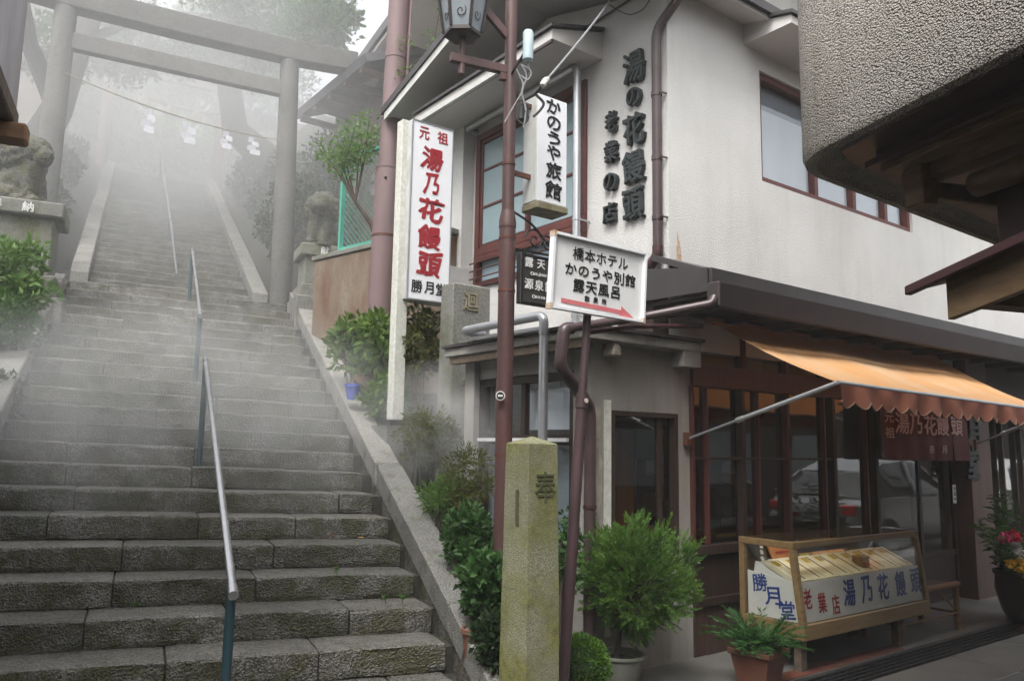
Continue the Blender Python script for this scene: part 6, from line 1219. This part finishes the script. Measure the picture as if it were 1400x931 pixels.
mb = MB(); q1_ = KC-WD*8; mb.prism([(q1_.x-.1, q1_.y, 4.7), (8.6, q1_.y, 4.7), (8.6, KC.y+.1, 4.7), (KC.x-.1, KC.y+.1, 4.7)], (0, 0, .12)); mb.build('roof_slab', 'dark_roof_metal', rc)
mb = MB(); mb.box((8.38, q1_.y, ZR), (8.5, KC.y-.01, 4.7)); mb.build('end_wall', 'plaster_dirty', rc)
# lower storey
mb = MB(); mb.box((4.5, -6, 0), (8.2, 1.05, ZR+.04)); mb.build('lower_wall', 'dark_board_wood', rc)
# fascia (brown metal) behind the roughcast lip
xf = 3.30
def along(name, mat, x0, x1, y0, y1, z0, z1, par=rc, rise=0., bv=.003):
    """beam along Y; rise = extra height at the near (low Y) end"""
    mb = MB(); z0, z1 = (z0, z1) if z1 > 2.6 or z0 < 1 else (z0+.03, z1+.03); mb.hexa([(x0, y0, z0+rise), (x1, y0, z0+rise), (x1, y1, z0), (x0, y1, z0), (x0, y0, z1+rise), (x1, y0, z1+rise), (x1, y1, z1), (x0, y1, z1)]); return mb.build(name, mat, par, bevel=bv)
al = lambda y: .0
along('fascia', 'brown_metal', xf, xf+.03, -3, 1.92, ZR-.005, ZR+.042); along('drip_edge', 'brown_metal', xf-.035, xf+.031, -3, 1.95, ZR-.035, ZR-.006)
along('eave_board', 'eave_wood', xf+.0, xf+.10, -3, 1.90, ZR-.065, ZR-.036); along('eave_purlin', 'eave_wood', xf+.10, xf+.19, -3, 1.89, ZR-.125, ZR-.037)
along('eave_board', 'brown_metal', xf+.195, xf+1.1, -3, 1.80, ZR-.06, ZR-.037)
for i, y in enumerate((1.74, 1.12, .5, -.12)):
    mb = MB(); mb.box((xf+.06, y, ZR-.235), (xf+.14, y+.1, ZR-.066)); mb.build('bracket_block', 'eave_wood', rc, bevel=.006)
    mb = MB(); mb.box((xf+.141, y+.02, ZR-.20), (xf+1.25, y+.08, ZR-.126)); mb.build('bracket_arm', 'eave_wood', rc, bevel=.006)
mb = MB(); mb.tube([(xf+.20, -3, ZR-.185), (xf+.20, 1.62, ZR-.185)], .05, 12); mb.build('round_purlin', 'eave_wood', rc, True)
along('upper_board', 'brown_metal', xf+.30, xf+.33, -3, 1.62, 2.42, ZR-.13)
# lower eave
rl = thing('lower_eave', 'x', 'x'); bpy.data.objects.remove(rl)
x2 = 3.27
mb = MB(); mb.prism([(x2-.06, 1.60, 2.335), (x2+.55, 1.60, 2.50), (x2+.55, 1.60, 2.53), (x2-.06, 1.60, 2.36)], (0, -4.6, 0)); lr = mb.build('lower_roof', 'brown_metal', rc)
along('lower_drip', 'brown_metal', x2-.062, x2-.03, -3, 1.605, 2.30, 2.334, lr); along('lower_barge', 'eave_wood', x2-.0, x2+.03, -3, 1.47, 2.165, 2.333, lr); along('lower_board', 'eave_wood', x2+.031, x2+.5, -3, 1.46, 2.28, 2.31, lr); along('lower_beam', 'eave_wood', x2+.20, x2+.28, -3, 1.30, 2.14, 2.279, lr)
for i in range(5): y = 1.36-i*.55; mb = MB(); mb.box((x2+.033, y-.05, 2.20), (x2+.5, y, 2.279)); mb.build('lower_rafter', 'eave_wood', lr)
for y in (1.2, -1.5): mb = MB(); mb.box((x2+.34, y-.12, 0), (x2+.46, y, 2.5)); mb.build('post', 'eave_wood', rc)
def kids(o): return [k for c in o.children for k in [c]+kids(c)]
for o in kids(rc):
    if o.name.startswith('lower_') and not o.name.startswith('lower_wall'):
        for v in o.data.vertices: v.co.z += (1.6-v.co.y)*.17-.125; v.co.y += .10
    if o.name.split('.')[0] not in ('roughcast_wall', 'soffit', 'roof_slab', 'end_wall'): o.data.transform(MR)
# pink roof edge of a house farther along the street
fh = thing('street_house', 'plain house with a pink brown eave farther along the street', 'building', (17.5, 6, 0)); mb = MB(); mb.box((15.2, 4.6, 0), (21, 9, 5.6)); mb.build('wall', 'plaster', fh); mb = MB(); mb.prism([(15.0, 4.0, 3.35), (15.0, 4.6, 3.6), (15.0, 4.6, 3.75), (15.0, 4.0, 3.5)], (6, 0, 0)); mb.build('eave', 'mid_wood', fh); mb = MB(); mb.box((14.9, 4.4, 5.6), (21.2, 9.2, 5.8)); mb.build('roof', 'roof_tile', fh); mb = MB(); mb.box((16.2, 4.55, 1.0), (18.2, 4.599, 2.3)); mb.build('window', 'car_glass', fh)
# house across the street behind the parked cars (seen only in the glass)
oh = thing('street_house', 'dark timber house across the street behind the parked cars', 'building', (13, -4.5, 0)); mb = MB(); mb.box((8.8, -9, 0), (30, -2.6, 3.2)); mb.build('wall', 'dark_board_wood', oh); mb = MB(); mb.prism([(8.3, -1.8, 2.9), (8.3, -9.4, 2.9), (8.3, -5.6, 4.6)], (22, 0, 0)); mb.build('roof', 'roof_tile', oh)
for x in (10.5, 13.5, 16.5, 20): mb = MB(); mb.box((x, -2.62, .9), (x+1.7, -2.57, 2.0)); mb.build('window', 'curtain_grey', oh)
# ------------------------------------------------------------------ cars parked across the street (mirrored in the shop windows)
def make_car(label, paint):
    t = thing('parked_car', label, 'car', (0, 0, 0), 'cars parked across the street')
    st_ = [(-2.05, .42, .62, .60), (-1.98, .30, .80, .74), (-1.7, .24, .92, .80), (-1.2, .20, .95, .83), (-.4, .19, .95, .84), (.5, .19, .93, .84), (1.0, .20, .90, .83), (1.55, .23, .80, .80), (1.9, .28, .68, .72), (2.05, .36, .56, .58)]
    rings = []
    for x, zb_, zt_, hw in st_:
        zm = (zb_+zt_)/2; rings.append([V((x, y, z)) for y, z in ((-hw*.86, zb_), (-hw, zb_+.12), (-hw*1.02, zm), (-hw*.97, zt_-.03), (-hw*.86, zt_), (0, zt_+.02), (hw*.86, zt_), (hw*.97, zt_-.03), (hw*1.02, zm), (hw, zb_+.12), (hw*.86, zb_), (0, zb_-.01))])
    mb = MB(); loft(mb, rings); body = mb.build('body', paint, t, True)
    gr = [(-1.75, .90, .92, .70), (-1.35, .90, 1.30, .66), (-.9, .92, 1.46, .60), (-.2, .93, 1.50, .59), (.3, .93, 1.44, .60), (.8, .91, 1.15, .66), (1.15, .88, .90, .70)]; rings = [[V((x, y, z)) for y, z in ((-.80, zb_-.02), (-hw-(1-(zt_-.9)/.6)*.08, zt_-.04), (-hw*.9, zt_), (0, zt_+.02), (hw*.9, zt_), (hw+(1-(zt_-.9)/.6)*.08, zt_-.04), (.80, zb_-.02))] for x, zb_, zt_, hw in gr]
    mb = MB(); loft(mb, rings); mb.build('cabin_glass', 'car_glass', t, True)
    mb = MB(); loft(mb, [[V((x, y, z)) for y, z in ((-hw*.97, zt_-.03), (-hw*.9, zt_+.012), (0, zt_+.035), (hw*.9, zt_+.012), (hw*.97, zt_-.03))] for x, zb_, zt_, hw in gr[1:5]]); mb.build('roof', paint, t, True)
    for s_ in (-1, 1):
        for (xa, za_, xb, zb_) in ((.32, 1.43, 1.12, .90), (-.32, 1.49, -.30, .93), (-1.35, 1.30, -1.72, .93)): mb = MB(); mb.bar((xa, s_*.61, za_), (xb, s_*.80, zb_), .06, .04, mi=0); mb.build('window_pillar', paint, t)
        mb = MB(); mb.box((.68, s_*.86, .93), (.86, s_*1.0, 1.05)); mb.build('wing_mirror', paint, t, bevel=.03); mb = MB(); mb.box((-.15, s_*.855, .78), (0, s_*.875, .82)); mb.build('door_handle', 'chrome', t)
        mb = MB(); mb.box((1.82, s_*.45, .55), (1.99, s_*.69, .67)); mb.build('headlight', 'lamp_glass', t, bevel=.03); mb = MB(); mb.box((-2.03, s_*.48, .66), (-1.9, s_*.72, .82)); mb.build('tail_light', 'tail_red', t, bevel=.02)
        for x in (-1.25, 1.30):
            mb = MB(); mb.tube([(x, s_*.66, .31), (x, s_*.86, .31)], .31, 24); wl = mb.build('wheel', 'tyre', t, True); mb = MB(); mb.tube([(x, s_*.861, .31), (x, s_*.875, .31)], .20, 20); mb.build('rim', 'chrome', wl)
    for s_ in (-1, 1): pass
    mb = MB(); mb.box((2.0, -.26, .40), (2.07, .26, .51)); mb.build('number_plate', 'sign_white_old', t); return t
car = make_car('silver parked car seen mirrored in the shop doors', 'car_silver'); car.location = (13.3, 1.2, 0)
car2 = make_car('white parked car seen mirrored in the barred window', 'car_white'); car2.location = (18.9, 1.0, 0)

# ------------------------------------------------------------------ left: corrugated upper storey
cb = thing('corrugated_building', 'rusty corrugated iron upper storey jutting out on the left of the stairs', 'building', (-1, 6, 0))
C0 = pS(19, 153, 5.6); k0 = C0.x*KV.x+C0.y*KV.y; zt_ = 6.5     # far end of the wall that looks towards the stairs
vs = []; mb = MB(); m_ = 150
for i in range(m_+1):
    u = i*.022; off = .016*math.sin(i*math.pi/2.); a = C0-SV*u+KV*off; vs += [(a.x, a.y, C0.z), (a.x, a.y, zt_)]
mb.add(vs, [(2*i, 2*i+2, 2*i+3, 2*i+1) for i in range(m_)]); mb.build('corrugated_sheet', 'corrugated', cb, True)
vs = []; mb = MB()
for i in range(m_+1):
    u = i*.022; off = .016*math.sin(i*math.pi/2.); a = C0-KV*u+SV*off; vs += [(a.x, a.y, C0.z), (a.x, a.y, zt_)]
mb.add(vs, [(2*i, 2*i+2, 2*i+3, 2*i+1) for i in range(m_)]); mb.build('end_sheet', 'corrugated', cb, True)
mb = MB(); mb.obox(V((C0.x, C0.y, (C0.z+zt_)/2))-KV*1.7-SV*1.66, KV, SV, EZ, 3.3, 3.2, zt_-C0.z-.02); mb.build('core_wall', 'old_wood', cb)
mb = MB(); mb.obox(C0-KV*.03-SV*1.62-EZ*.055, KV, SV, EZ, .11, 3.3, .11); mb.build('sill_beam', 'old_wood', cb, bevel=.01)
mb = MB(); mb.obox(C0-KV*.55-SV*.08-EZ*.17, KV, SV, EZ, 1.3, .14, .115); mb.build('beam_end', 'bench_wood', cb, bevel=.014)
mb = MB(); b_ = C0-KV*1.75-SV*1.7; mb.obox(V((b_.x, b_.y, C0.z/2-.2)), KV, SV, EZ, 2.6, 3.0, C0.z); mb.build('lower_wall', 'dark_board_wood', cb)
mb = MB(); mb.obox(V((C0.x, C0.y, zt_+.04))-KV*1.6-SV*1.6, KV, SV, EZ, 3.8, 3.8, .08); mb.build('roof', 'corrugated', cb)
# unseen houses added at the viewer's back, keeping sky light off the shop front
for lab, a, b in (('tall plaster house added unseen behind the viewer to block sky light', (-12, -13, 0), (1.2, -5.2, 5.8)), ('unseen dark wooden house added left of the stairs foot to block sky light', (-14, -4, 0), (-4.6, 4.0, 4.2))):
    hb = thing('street_house', lab, 'building', ((a[0]+b[0])/2, (a[1]+b[1])/2, 0)); mb = MB(); mb.box(a, b); mb.build('wall', 'plaster_dirty' if 'plaster' in lab else 'dark_board_wood', hb); mb = MB(); x0, x1, y0, y1 = a[0]-.5, b[0]+.5, a[1]-.5, b[1]+.5; mb.prism([(x0, y0, b[2]), (x0, y1, b[2]), (x0, (y0+y1)/2, b[2]+1.8)], (x1-x0, 0, 0)); mb.build('roof', 'roof_tile', hb)
    for i in range(3):
        x = a[0]+1.5+i*3; mb = MB(); mb.box((x, b[1]-.02, 1), (x+1.5, b[1]+.03, 2.3)); mb.build('window', 'car_glass', hb)

# ------------------------------------------------------------------ big mauve utility pole
up_ = thing('utility_pole', 'thick mauve painted utility pole behind the tall white sign', 'utility pole', (4.0, 8.0, 3)); gz = ground(3.9, 8.2)
PB, PT = V((4.05, 7.97, gz-1.0)), V((4.20, 7.86, 9.5)); pa_ = lambda z: PB.lerp(PT, (z-PB.z)/(PT.z-PB.z))
tubeobj('pole', [PB, pa_(4.75)], .148, 'mauve_pole', up_, 24); tubeobj('upper_pole', [pa_(4.7501), PT], .122, 'mauve_pole', up_, 24)
for z in (3.95, 4.75, 5.35, 6.1): mb = MB(); mb.tube([pa_(z-.012), pa_(z+.012)], .153 if z < 4.8 else .128, 24); mb.build('band', 'mauve_pole' if z > 4 else 'rusty_iron', up_, True)
tubeobj('step_bolt', [pa_(4.6)-RTH*.12-V((0, .08, 0)), pa_(4.6)-RTH*.12-V((0, .2, 0))], .012, 'iron', up_, 8); tubeobj('conduit', [pa_(gz)+RTH*.15, pa_(9)+RTH*.14], .020, 'mauve_pole', up_, 8)

# ------------------------------------------------------------------ guardian lions on pedestals
def lion(base_, faceV, s_, label, pose, mirror=1):
    """seated guardian lion, base_ = top of pedestal, faceV = direction of the chest"""
    t = thing('guardian_lion', label, 'statue', base_, 'stone guardian lions flanking the stairs'); f = V(faceV).normalized(); r_ = f.cross(EZ); b = V(base_); pr_ = []
    P = lambda a, c, z: b+f*(a*s_)+r_*(c*s_*mirror)+EZ*(z*s_)
    def cap(p, q, r0, r1): pr_.append((p, q, r0*s_, r1*s_, 0))
    cap(P(-.26, 0, .27), P(.08, 0, .50), .29, .26); cap(P(.10, 0, .40), P(.20, 0, .66), .25, .22); cap(P(.12, 0, .2), P(.16, 0, .4), .2, .2)      # trunk, chest
    for c in (-.16, .16):
        cap(P(-.22, c*1.2, .20), P(.02, c*1.25, .16), .17, .12); cap(P(.0, c*1.3, .08), P(.20, c*1.3, .06), .085, .08)   # haunch, hind paw
        cap(P(.22, c*.85, .46), P(.30, c*.85, .10), .115, .09); cap(P(.30, c*.85, .06), P(.42, c*.85, .055), .085, .075)   # foreleg, paw
    hx = .26
    cap(P(.12, 0, .80), P(hx, .03, .90), .26, .25); cap(P(hx+.06, .04, .82), P(hx+.20, .06, .80), .16, .14); cap(P(hx+.2, .06, .84), P(hx+.24, .065, .85), .05, .05); cap(P(hx+.10, .05, .70), P(hx+.20, .06, .69), .09, .075)   # head, muzzle, nose, jaw
    for c in (-.12, .12): cap(P(hx+.12, c*.7+.04, .94), P(hx+.15, c*.7+.04, .94), .045, .04); cap(P(hx-.04, c*1.25, 1.0), P(hx-.06, c*1.5, .97), .06, .04)   # brows, ears
    rg = random.Random(5)
    for fo, rr, nn_, cr_ in ((.20, .255, 13, .060), (.10, .31, 15, .066), (-.02, .32, 15, .07), (-.14, .28, 12, .07)):      # rings of mane curls round the head
        for i in range(nn_):
            q = 2*math.pi*(i+rg.uniform(-.15, .15))/nn_; cap(P(fo, rr*math.sin(q), .86+rr*math.cos(q)), P(fo-.03, rr*1.06*math.sin(q+.12), .86+rr*1.06*math.cos(q+.12)), cr_, cr_*.8)
    for i in range(16): cap(P(.24+rg.uniform(-.04, .04), rg.uniform(-.17, .17), rg.uniform(.46, .66)), P(.27, rg.uniform(-.15, .15), rg.uniform(.44, .6)), .055, .04)
    for c in (-.075, .075): cap(P(hx+.235, c+.045, .90), P(hx+.25, c+.045, .90), .042, .035)      # eyes
    for c in (-.11, .11): cap(P(hx+.16, c+.05, .72), P(hx+.2, c+.05, .77), .05, .045)      # cheeks
    cap(P(-.46, 0, .25), P(-.52, 0, .62), .08, .12); cap(P(-.50, 0, .60), P(-.44, 0, .82), .11, .05)
    for i in range(8): a = i*.8; cap(P(-.5+.05*math.cos(a), .08*math.sin(a), .5+.04*i), P(-.52+.06*math.cos(a), .1*math.sin(a), .54+.04*i), .05, .03)
    sculpt('body', pr_, ['lion_stone'], t, .021*s_, .011*s_, 26, 1)
    mb = MB(); mb.obox(b+f*(-.02*s_)+EZ*.012*s_, f, r_, EZ, 1.02*s_, .62*s_, .05*s_); mb.build('plinth', 'lion_stone', t, bevel=.008); return t
def pedestal(c, w_, dpt, ztop, zbot, label, letters):
    t = thing('stone_pedestal', label, 'pedestal', (c[0], c[1], zbot)); c = V((c[0], c[1], 0)); h_ = ztop-zbot; U = V((KV.x, KV.y, 0))
    for name, a, b_, ww, dd, mat in (('cap_stone', h_-.17, h_, w_, dpt, 'grey_stone'), ('shaft', h_*.36, h_-.171, w_*.80, dpt*.80, 'grey_stone'), ('base_stone', h_*.16, h_*.36-.001, w_*.95, dpt*.95, 'grey_stone'), ('foot_stone', -.5, h_*.16-.001, w_*1.15, dpt*1.15, 'granite_clean')):
        mb = MB(); mb.obox(c+EZ*(zbot+(a+b_)/2), U, SV, EZ, ww, dd, b_-a); mb.build(name, mat, t, bevel=.015)
    mb = MBS(); n = len(letters)
    for i, ch in enumerate(letters): put_glyph(mb, ch, c-SV*(dpt/2+.004)+U*((i-(n-1)/2)*w_*.3)+EZ*(ztop-.085), U, EZ, .11, .11, extrude=.004, fit=True)
    if n: mb.build('carved_character', 'ink_white', t)
    return t
kl, dl = -1.48, 10.55; zl_ = pS(50, 277, dl-.3).z
pl = SW(kl, dl, 0); pedestal((pl.x, pl.y), 1.02, .80, zl_, ground(pl.x, pl.y)-.3, 'mossy grey stone pedestal of the lion left of the stairs', '奉納'); lion((pl.x, pl.y, zl_), KV*.85-SV*.6, .72, 'mossy stone guardian lion on the pedestal left of the stairs', 0)
kr_, dr_ = 2.18, 11.35; zr_ = pS(436, 334, dr_-.3).z
pr2 = SW(kr_, dr_, 0); pedestal((pr2.x, pr2.y), .66, .62, zr_, ZL-.15, 'grey stone pedestal of the lion right of the stone gate', '献'); lion((pr2.x, pr2.y, zr_), -KV*.45-SV*.85, .69, 'stone guardian lion on the pedestal right of the stone gate', 0, -1)

# ------------------------------------------------------------------ rusty retaining wall, green mesh fence
w0, w1 = pD(430, 350, 10.0), pD(503, 348, 9.3); zt_ = (w0.z+w1.z)/2; zb_ = zt_-1.15
t = thing('retaining_wall', 'rust stained concrete retaining wall behind the mauve pole', 'wall', ((w0.x+w1.x)/2, (w0.y+w1.y)/2, zb_)); dv = (w1-w0); dv.z = 0; dn = V((-dv.y, dv.x, 0)).normalized(); w1e = w0+dv*2.2
mb = MB(); mb.hexa([V((p.x, p.y, zb_-.6))+dn*q for q, p in ((0, w0), (0, w1e), (1.6, w1e), (1.6, w0))]+[V((p.x, p.y, zt_))+dn*q for q, p in ((0, w0), (0, w1e), (1.6, w1e), (1.6, w0))]); mb.build('block', 'rust_wall', t, bevel=.02)
mb = MB(); mb.obox((w0+w1e)/2+dn*.8+EZ*(zt_-((w0+w1e)/2).z+.03), dv, dn, EZ, dv.length*2.2+.06, 1.64, .058); mb.build('coping', 'grey_stone', t, bevel=.008)
fn = thing('mesh_fence', 'bright green metal framed wire mesh fence on the retaining wall', 'fence', ((w0.x+w1.x)/2, (w0.y+w1.y)/2, zt_)); o_ = w0+dv*.42; o_.z = zt_+.06; du = dv.normalized(); Wf, Hf = 1.5, 1.18
for a, b in (((0, 0), (0, Hf)), ((Wf, 0), (Wf, Hf))): mb = MB(); mb.bar(o_+dn*.06+du*a[0], o_+dn*.06+du*b[0]+EZ*b[1], .05, .05); mb.build('post', 'fence_green', fn)
for z in (.03, Hf): mb = MB(); mb.bar(o_+dn*.06+EZ*z+du*.026, o_+dn*.06+du*(Wf-.026)+EZ*z, .04, .04); mb.build('rail', 'fence_green', fn)
mb = MB(); stp = .075
for i in range(-16, 36):
    for sgn in (-1, 1):
        a0 = i*stp; pts = []
        for u in (0, 1):
            pass
        x0_, z0_ = a0, .05; x1_, z1_ = a0+sgn*(Hf-.08), Hf-.03
        lo, hi = 0.03, Wf-.03; seg = []
        dx = x1_-x0_
        t0_, t1_ = 0., 1.
        for bound, s2_ in ((lo, 1), (hi, -1)):
            if dx != 0:
                tb = (bound-x0_)/dx
                if (dx > 0) == (s2_ > 0): t0_ = max(t0_, tb)
                else: t1_ = min(t1_, tb)
        if t1_-t0_ > .03: mb.tube([o_+dn*.06+du*(x0_+dx*q)+EZ*(z0_+(z1_-z0_)*q) for q in (t0_, t1_)], .0035, 4)
o = mb.build('wire_mesh', 'fence_green', fn); o['kind'] = 'stuff'
for i, px in enumerate((474, 494)):
    c = o_+dn*.05+du*(.30+.32*i)+EZ*.86; st_ = thing('paper_streamer', ('white paper streamer on the green mesh fence, on the side of the stone lion', 'white paper streamer on the green mesh fence, on the side of the mauve pole')[i], 'streamer', c, 'paper streamers on the green fence'); shide(st_, c, .3, .10, du, 20+i)

# ------------------------------------------------------------------ shrine house behind the pole, hut on the left
sh = thing('shrine_house', 'misty shrine house with wide pale eaves behind the mauve pole', 'building', (7, 12, 4)); xv = 5.3
A_, B_ = pX(482, 111, xv), pX(527, 50, xv); sl_ = (B_.z-A_.z)/(A_.y-B_.y); yr_ = A_.y-3.4; zr2 = A_.z+sl_*3.4
for s_ in (1, -1):
    ye = yr_+s_*3.4; mb = MB(); mb.hexa([(xv, yr_, zr2), (13, yr_, zr2), (13, ye, A_.z), (xv, ye, A_.z), (xv, yr_, zr2+.06), (13, yr_, zr2+.06), (13, ye, A_.z+.06), (xv, ye, A_.z+.06)]); mb.build('soffit', 'soffit', sh); mb = MB(); mb.hexa([(xv-.05, yr_, zr2+.061), (13, yr_, zr2+.061), (13, ye+s_*.08, A_.z+.04), (xv-.05, ye+s_*.08, A_.z+.04), (xv-.05, yr_, zr2+.22), (13, yr_, zr2+.22), (13, ye+s_*.08, A_.z+.2), (xv-.05, ye+s_*.08, A_.z+.2)]); mb.build('roof', 'roof_tile', sh)
mb = MB(); mb.box((xv+.9, yr_-2.9, 3), (13, yr_+2.8, A_.z+.12)); mb.prism([(xv+.9, yr_+2.8, A_.z+.12), (xv+.9, yr_-2.9, A_.z+.12), (xv+.9, yr_, zr2-.02)], (.2, 0, 0)); mb.build('wall', 'shrine_wall', sh)
for y in (yr_+2.4, yr_+1.0, yr_-.6): mb = MB(); mb.box((xv+.84, y-.1, 3), (xv+.899, y+.1, A_.z)); mb.build('post', 'shrine_wood', sh)
for i in range(3): mb = MB(); mb.box((xv+.87, yr_+1.15, A_.z-1.5+i*.33), (xv+.898, yr_+2.25, A_.z-1.35+i*.33)); mb.build('louvre', 'shrine_wood', sh)
# lower roof in front of it
lx = 5.0; A2 = pX(412, 148, lx); B2 = pX(478, 104, lx); mb = MB(); mb.prism([(lx, B2.y-.6, B2.z), (lx+1.2, B2.y-.6, B2.z+.55), (lx+1.2, B2.y-.6, B2.z+.68), (lx-.05, B2.y-.6, B2.z+.12)], (0, A2.y-B2.y+.8, 0)); mb.build('lower_roof', 'roof_tile', sh)
mb = MB(); mb.box((lx+.7, B2.y-.5, 3), (xv+.895, A2.y+.1, B2.z+.3)); mb.build('porch_wall', 'shrine_wood', sh)
for i in range(5): y = B2.y-.4+i*(A2.y-B2.y+.4)/4; mb = MB(); mb.box((lx+.02, y, B2.z-.07), (lx+.69, y+.09, B2.z+.02)); mb.build('rafter_end', 'shrine_wood', sh)
ht = thing('small_hut', 'small dark hut with a pale gable roof left of the upper stairs', 'hut', SW(-3.0, 18.5, 6)); hc = SW(-2.75, 18.4, 0); gz = ground(hc.x, hc.y)
mb = MB(); mb.obox(V((hc.x, hc.y, gz+.7)), KV, SV, EZ, 1.5, 2.0, 2.8); mb.build('wall', 'shrine_wood', ht); mb = MB(); z = gz+2.1; c = V((hc.x, hc.y, z)); mb.prism([c-KV*1.15-SV*1.3, c+KV*1.15-SV*1.3, c-SV*1.3+EZ*.75], SV*2.6); mb.build('roof', 'roof_tile', ht); mb = MB(); mb.prism([c-KV*.9-SV*1.32+EZ*.05, c+KV*.9-SV*1.32+EZ*.05, c-SV*1.32+EZ*.62], SV*.015); mb.build('gable', 'shrine_wall', ht)
for a, b in ((-.1, -.35), (.0, -.75)): mb = MB(); q = c+KV*a-SV*1.01+EZ*b; mb.obox(q, KV, SV, EZ, .2, .02, .24); mb.build('notice', 'paper', ht)

# ------------------------------------------------------------------ steam and thin mist
def volume_mat(name, density, color, aniso=.15):
    m = bpy.data.materials.new(name); m.use_nodes = True; nt = m.node_tree; nt.nodes.clear(); MATS[name] = m
    o = nt.nodes.new('ShaderNodeOutputMaterial'); v = nt.nodes.new('ShaderNodeVolumePrincipled'); v.inputs['Color'].default_value = (*color, 1)
    v.inputs['Density'].default_value = density; v.inputs['Anisotropy'].default_value = aniso; nt.links.new(v.outputs[0], o.inputs['Volume']); return m, nt, v
volume_mat('mist', .003, (.93, .94, .95))
mb = MB(); mb.box((-42, -42, -1.5), (62, 62, 24)); hz = mb.build('haze', 'mist'); hz['kind'] = 'stuff'; tag(hz, 'thin pale mist in the air over street and stairs', 'haze')
# hot spring steam drifting over the stairs: soft, patchy bank that thickens uphill
def steam(name, label, c, size, density, scale, lo, hi, seed, step=.35, falloff=True, warp=1.):
    """box of drifting vapour in the stairs' own axes; density fades to nothing at its faces"""
    m, nt, v = volume_mat(name, density, (.95, .955, .96)); L = nt.links
    tc = nt.nodes.new('ShaderNodeTexCoord'); mp = nt.nodes.new('ShaderNodeMapping'); mp.inputs['Location'].default_value = (seed, seed*1.7, seed*.3); mp.inputs['Scale'].default_value = (size[0], size[1]*.7, size[2]); L.new(tc.outputs['Object'], mp.inputs[0])
    n = N(nt, 'ShaderNodeTexNoise', Scale=scale, Detail=5., Roughness=.62, Distortion=1.0*warp); L.new(mp.outputs[0], n.inputs['Vector'])
    r1 = ramp(nt, n.outputs[0], [(lo, g(0)), (hi, g(1))])
    ln_ = N(nt, 'ShaderNodeVectorMath', operation='LENGTH'); sc_ = N(nt, 'ShaderNodeVectorMath', operation='SCALE'); sc_.inputs['Scale'].default_value = 2.; L.new(tc.outputs['Object'], sc_.inputs[0]); L.new(sc_.outputs[0], ln_.inputs[0])
    r2 = ramp(nt, ln_.outputs['Value'], [(.35, g(1)), (.98, g(0))])
    m1 = N(nt, 'ShaderNodeMath', operation='MULTIPLY'); L.new(r1, m1.inputs[0]); L.new(r2, m1.inputs[1]); m2 = N(nt, 'ShaderNodeMath', operation='MULTIPLY'); m2.inputs[1].default_value = density; L.new(m1.outputs[0], m2.inputs[0]); L.new(m2.outputs[0], v.inputs['Density'])
    m.cycles.volume_step_rate = step
    me = bpy.data.meshes.new(name); bm = bmesh.new(); bmesh.ops.create_icosphere(bm, subdivisions=3, radius=.5); bm.to_mesh(me); bm.free(); me.materials.append(m)
    o = link(name, me); o.matrix_basis = Matrix.Translation(c) @ Matrix.Rotation(SA-math.pi/2, 4, 'Z') @ Matrix.Rotation(R(24), 4, 'X') @ Matrix.Diagonal((*size, 1)); o['kind'] = 'stuff'; tag(o, label, 'steam'); return o
steam('steam', 'wide bank of steam filling the upper stairs and the stone gate', SW(.0, 17.0, 8.0), (12.5, 22, 10), .18, .22, .10, .70, 3.1)
steam('steam', 'plume of steam drifting across the middle of the stairs', SW(.4, 7.3, 2.0), (5.2, 4.4, 1.6), .62, .9, .36, .70, 8.3, .25)
steam('steam', 'puff of steam over the bank beside the annex', SW(2.5, 6.5, 1.85), (1.7, 2.1, 1.1), 1.3, 1.3, .37, .72, 5.2, .35)
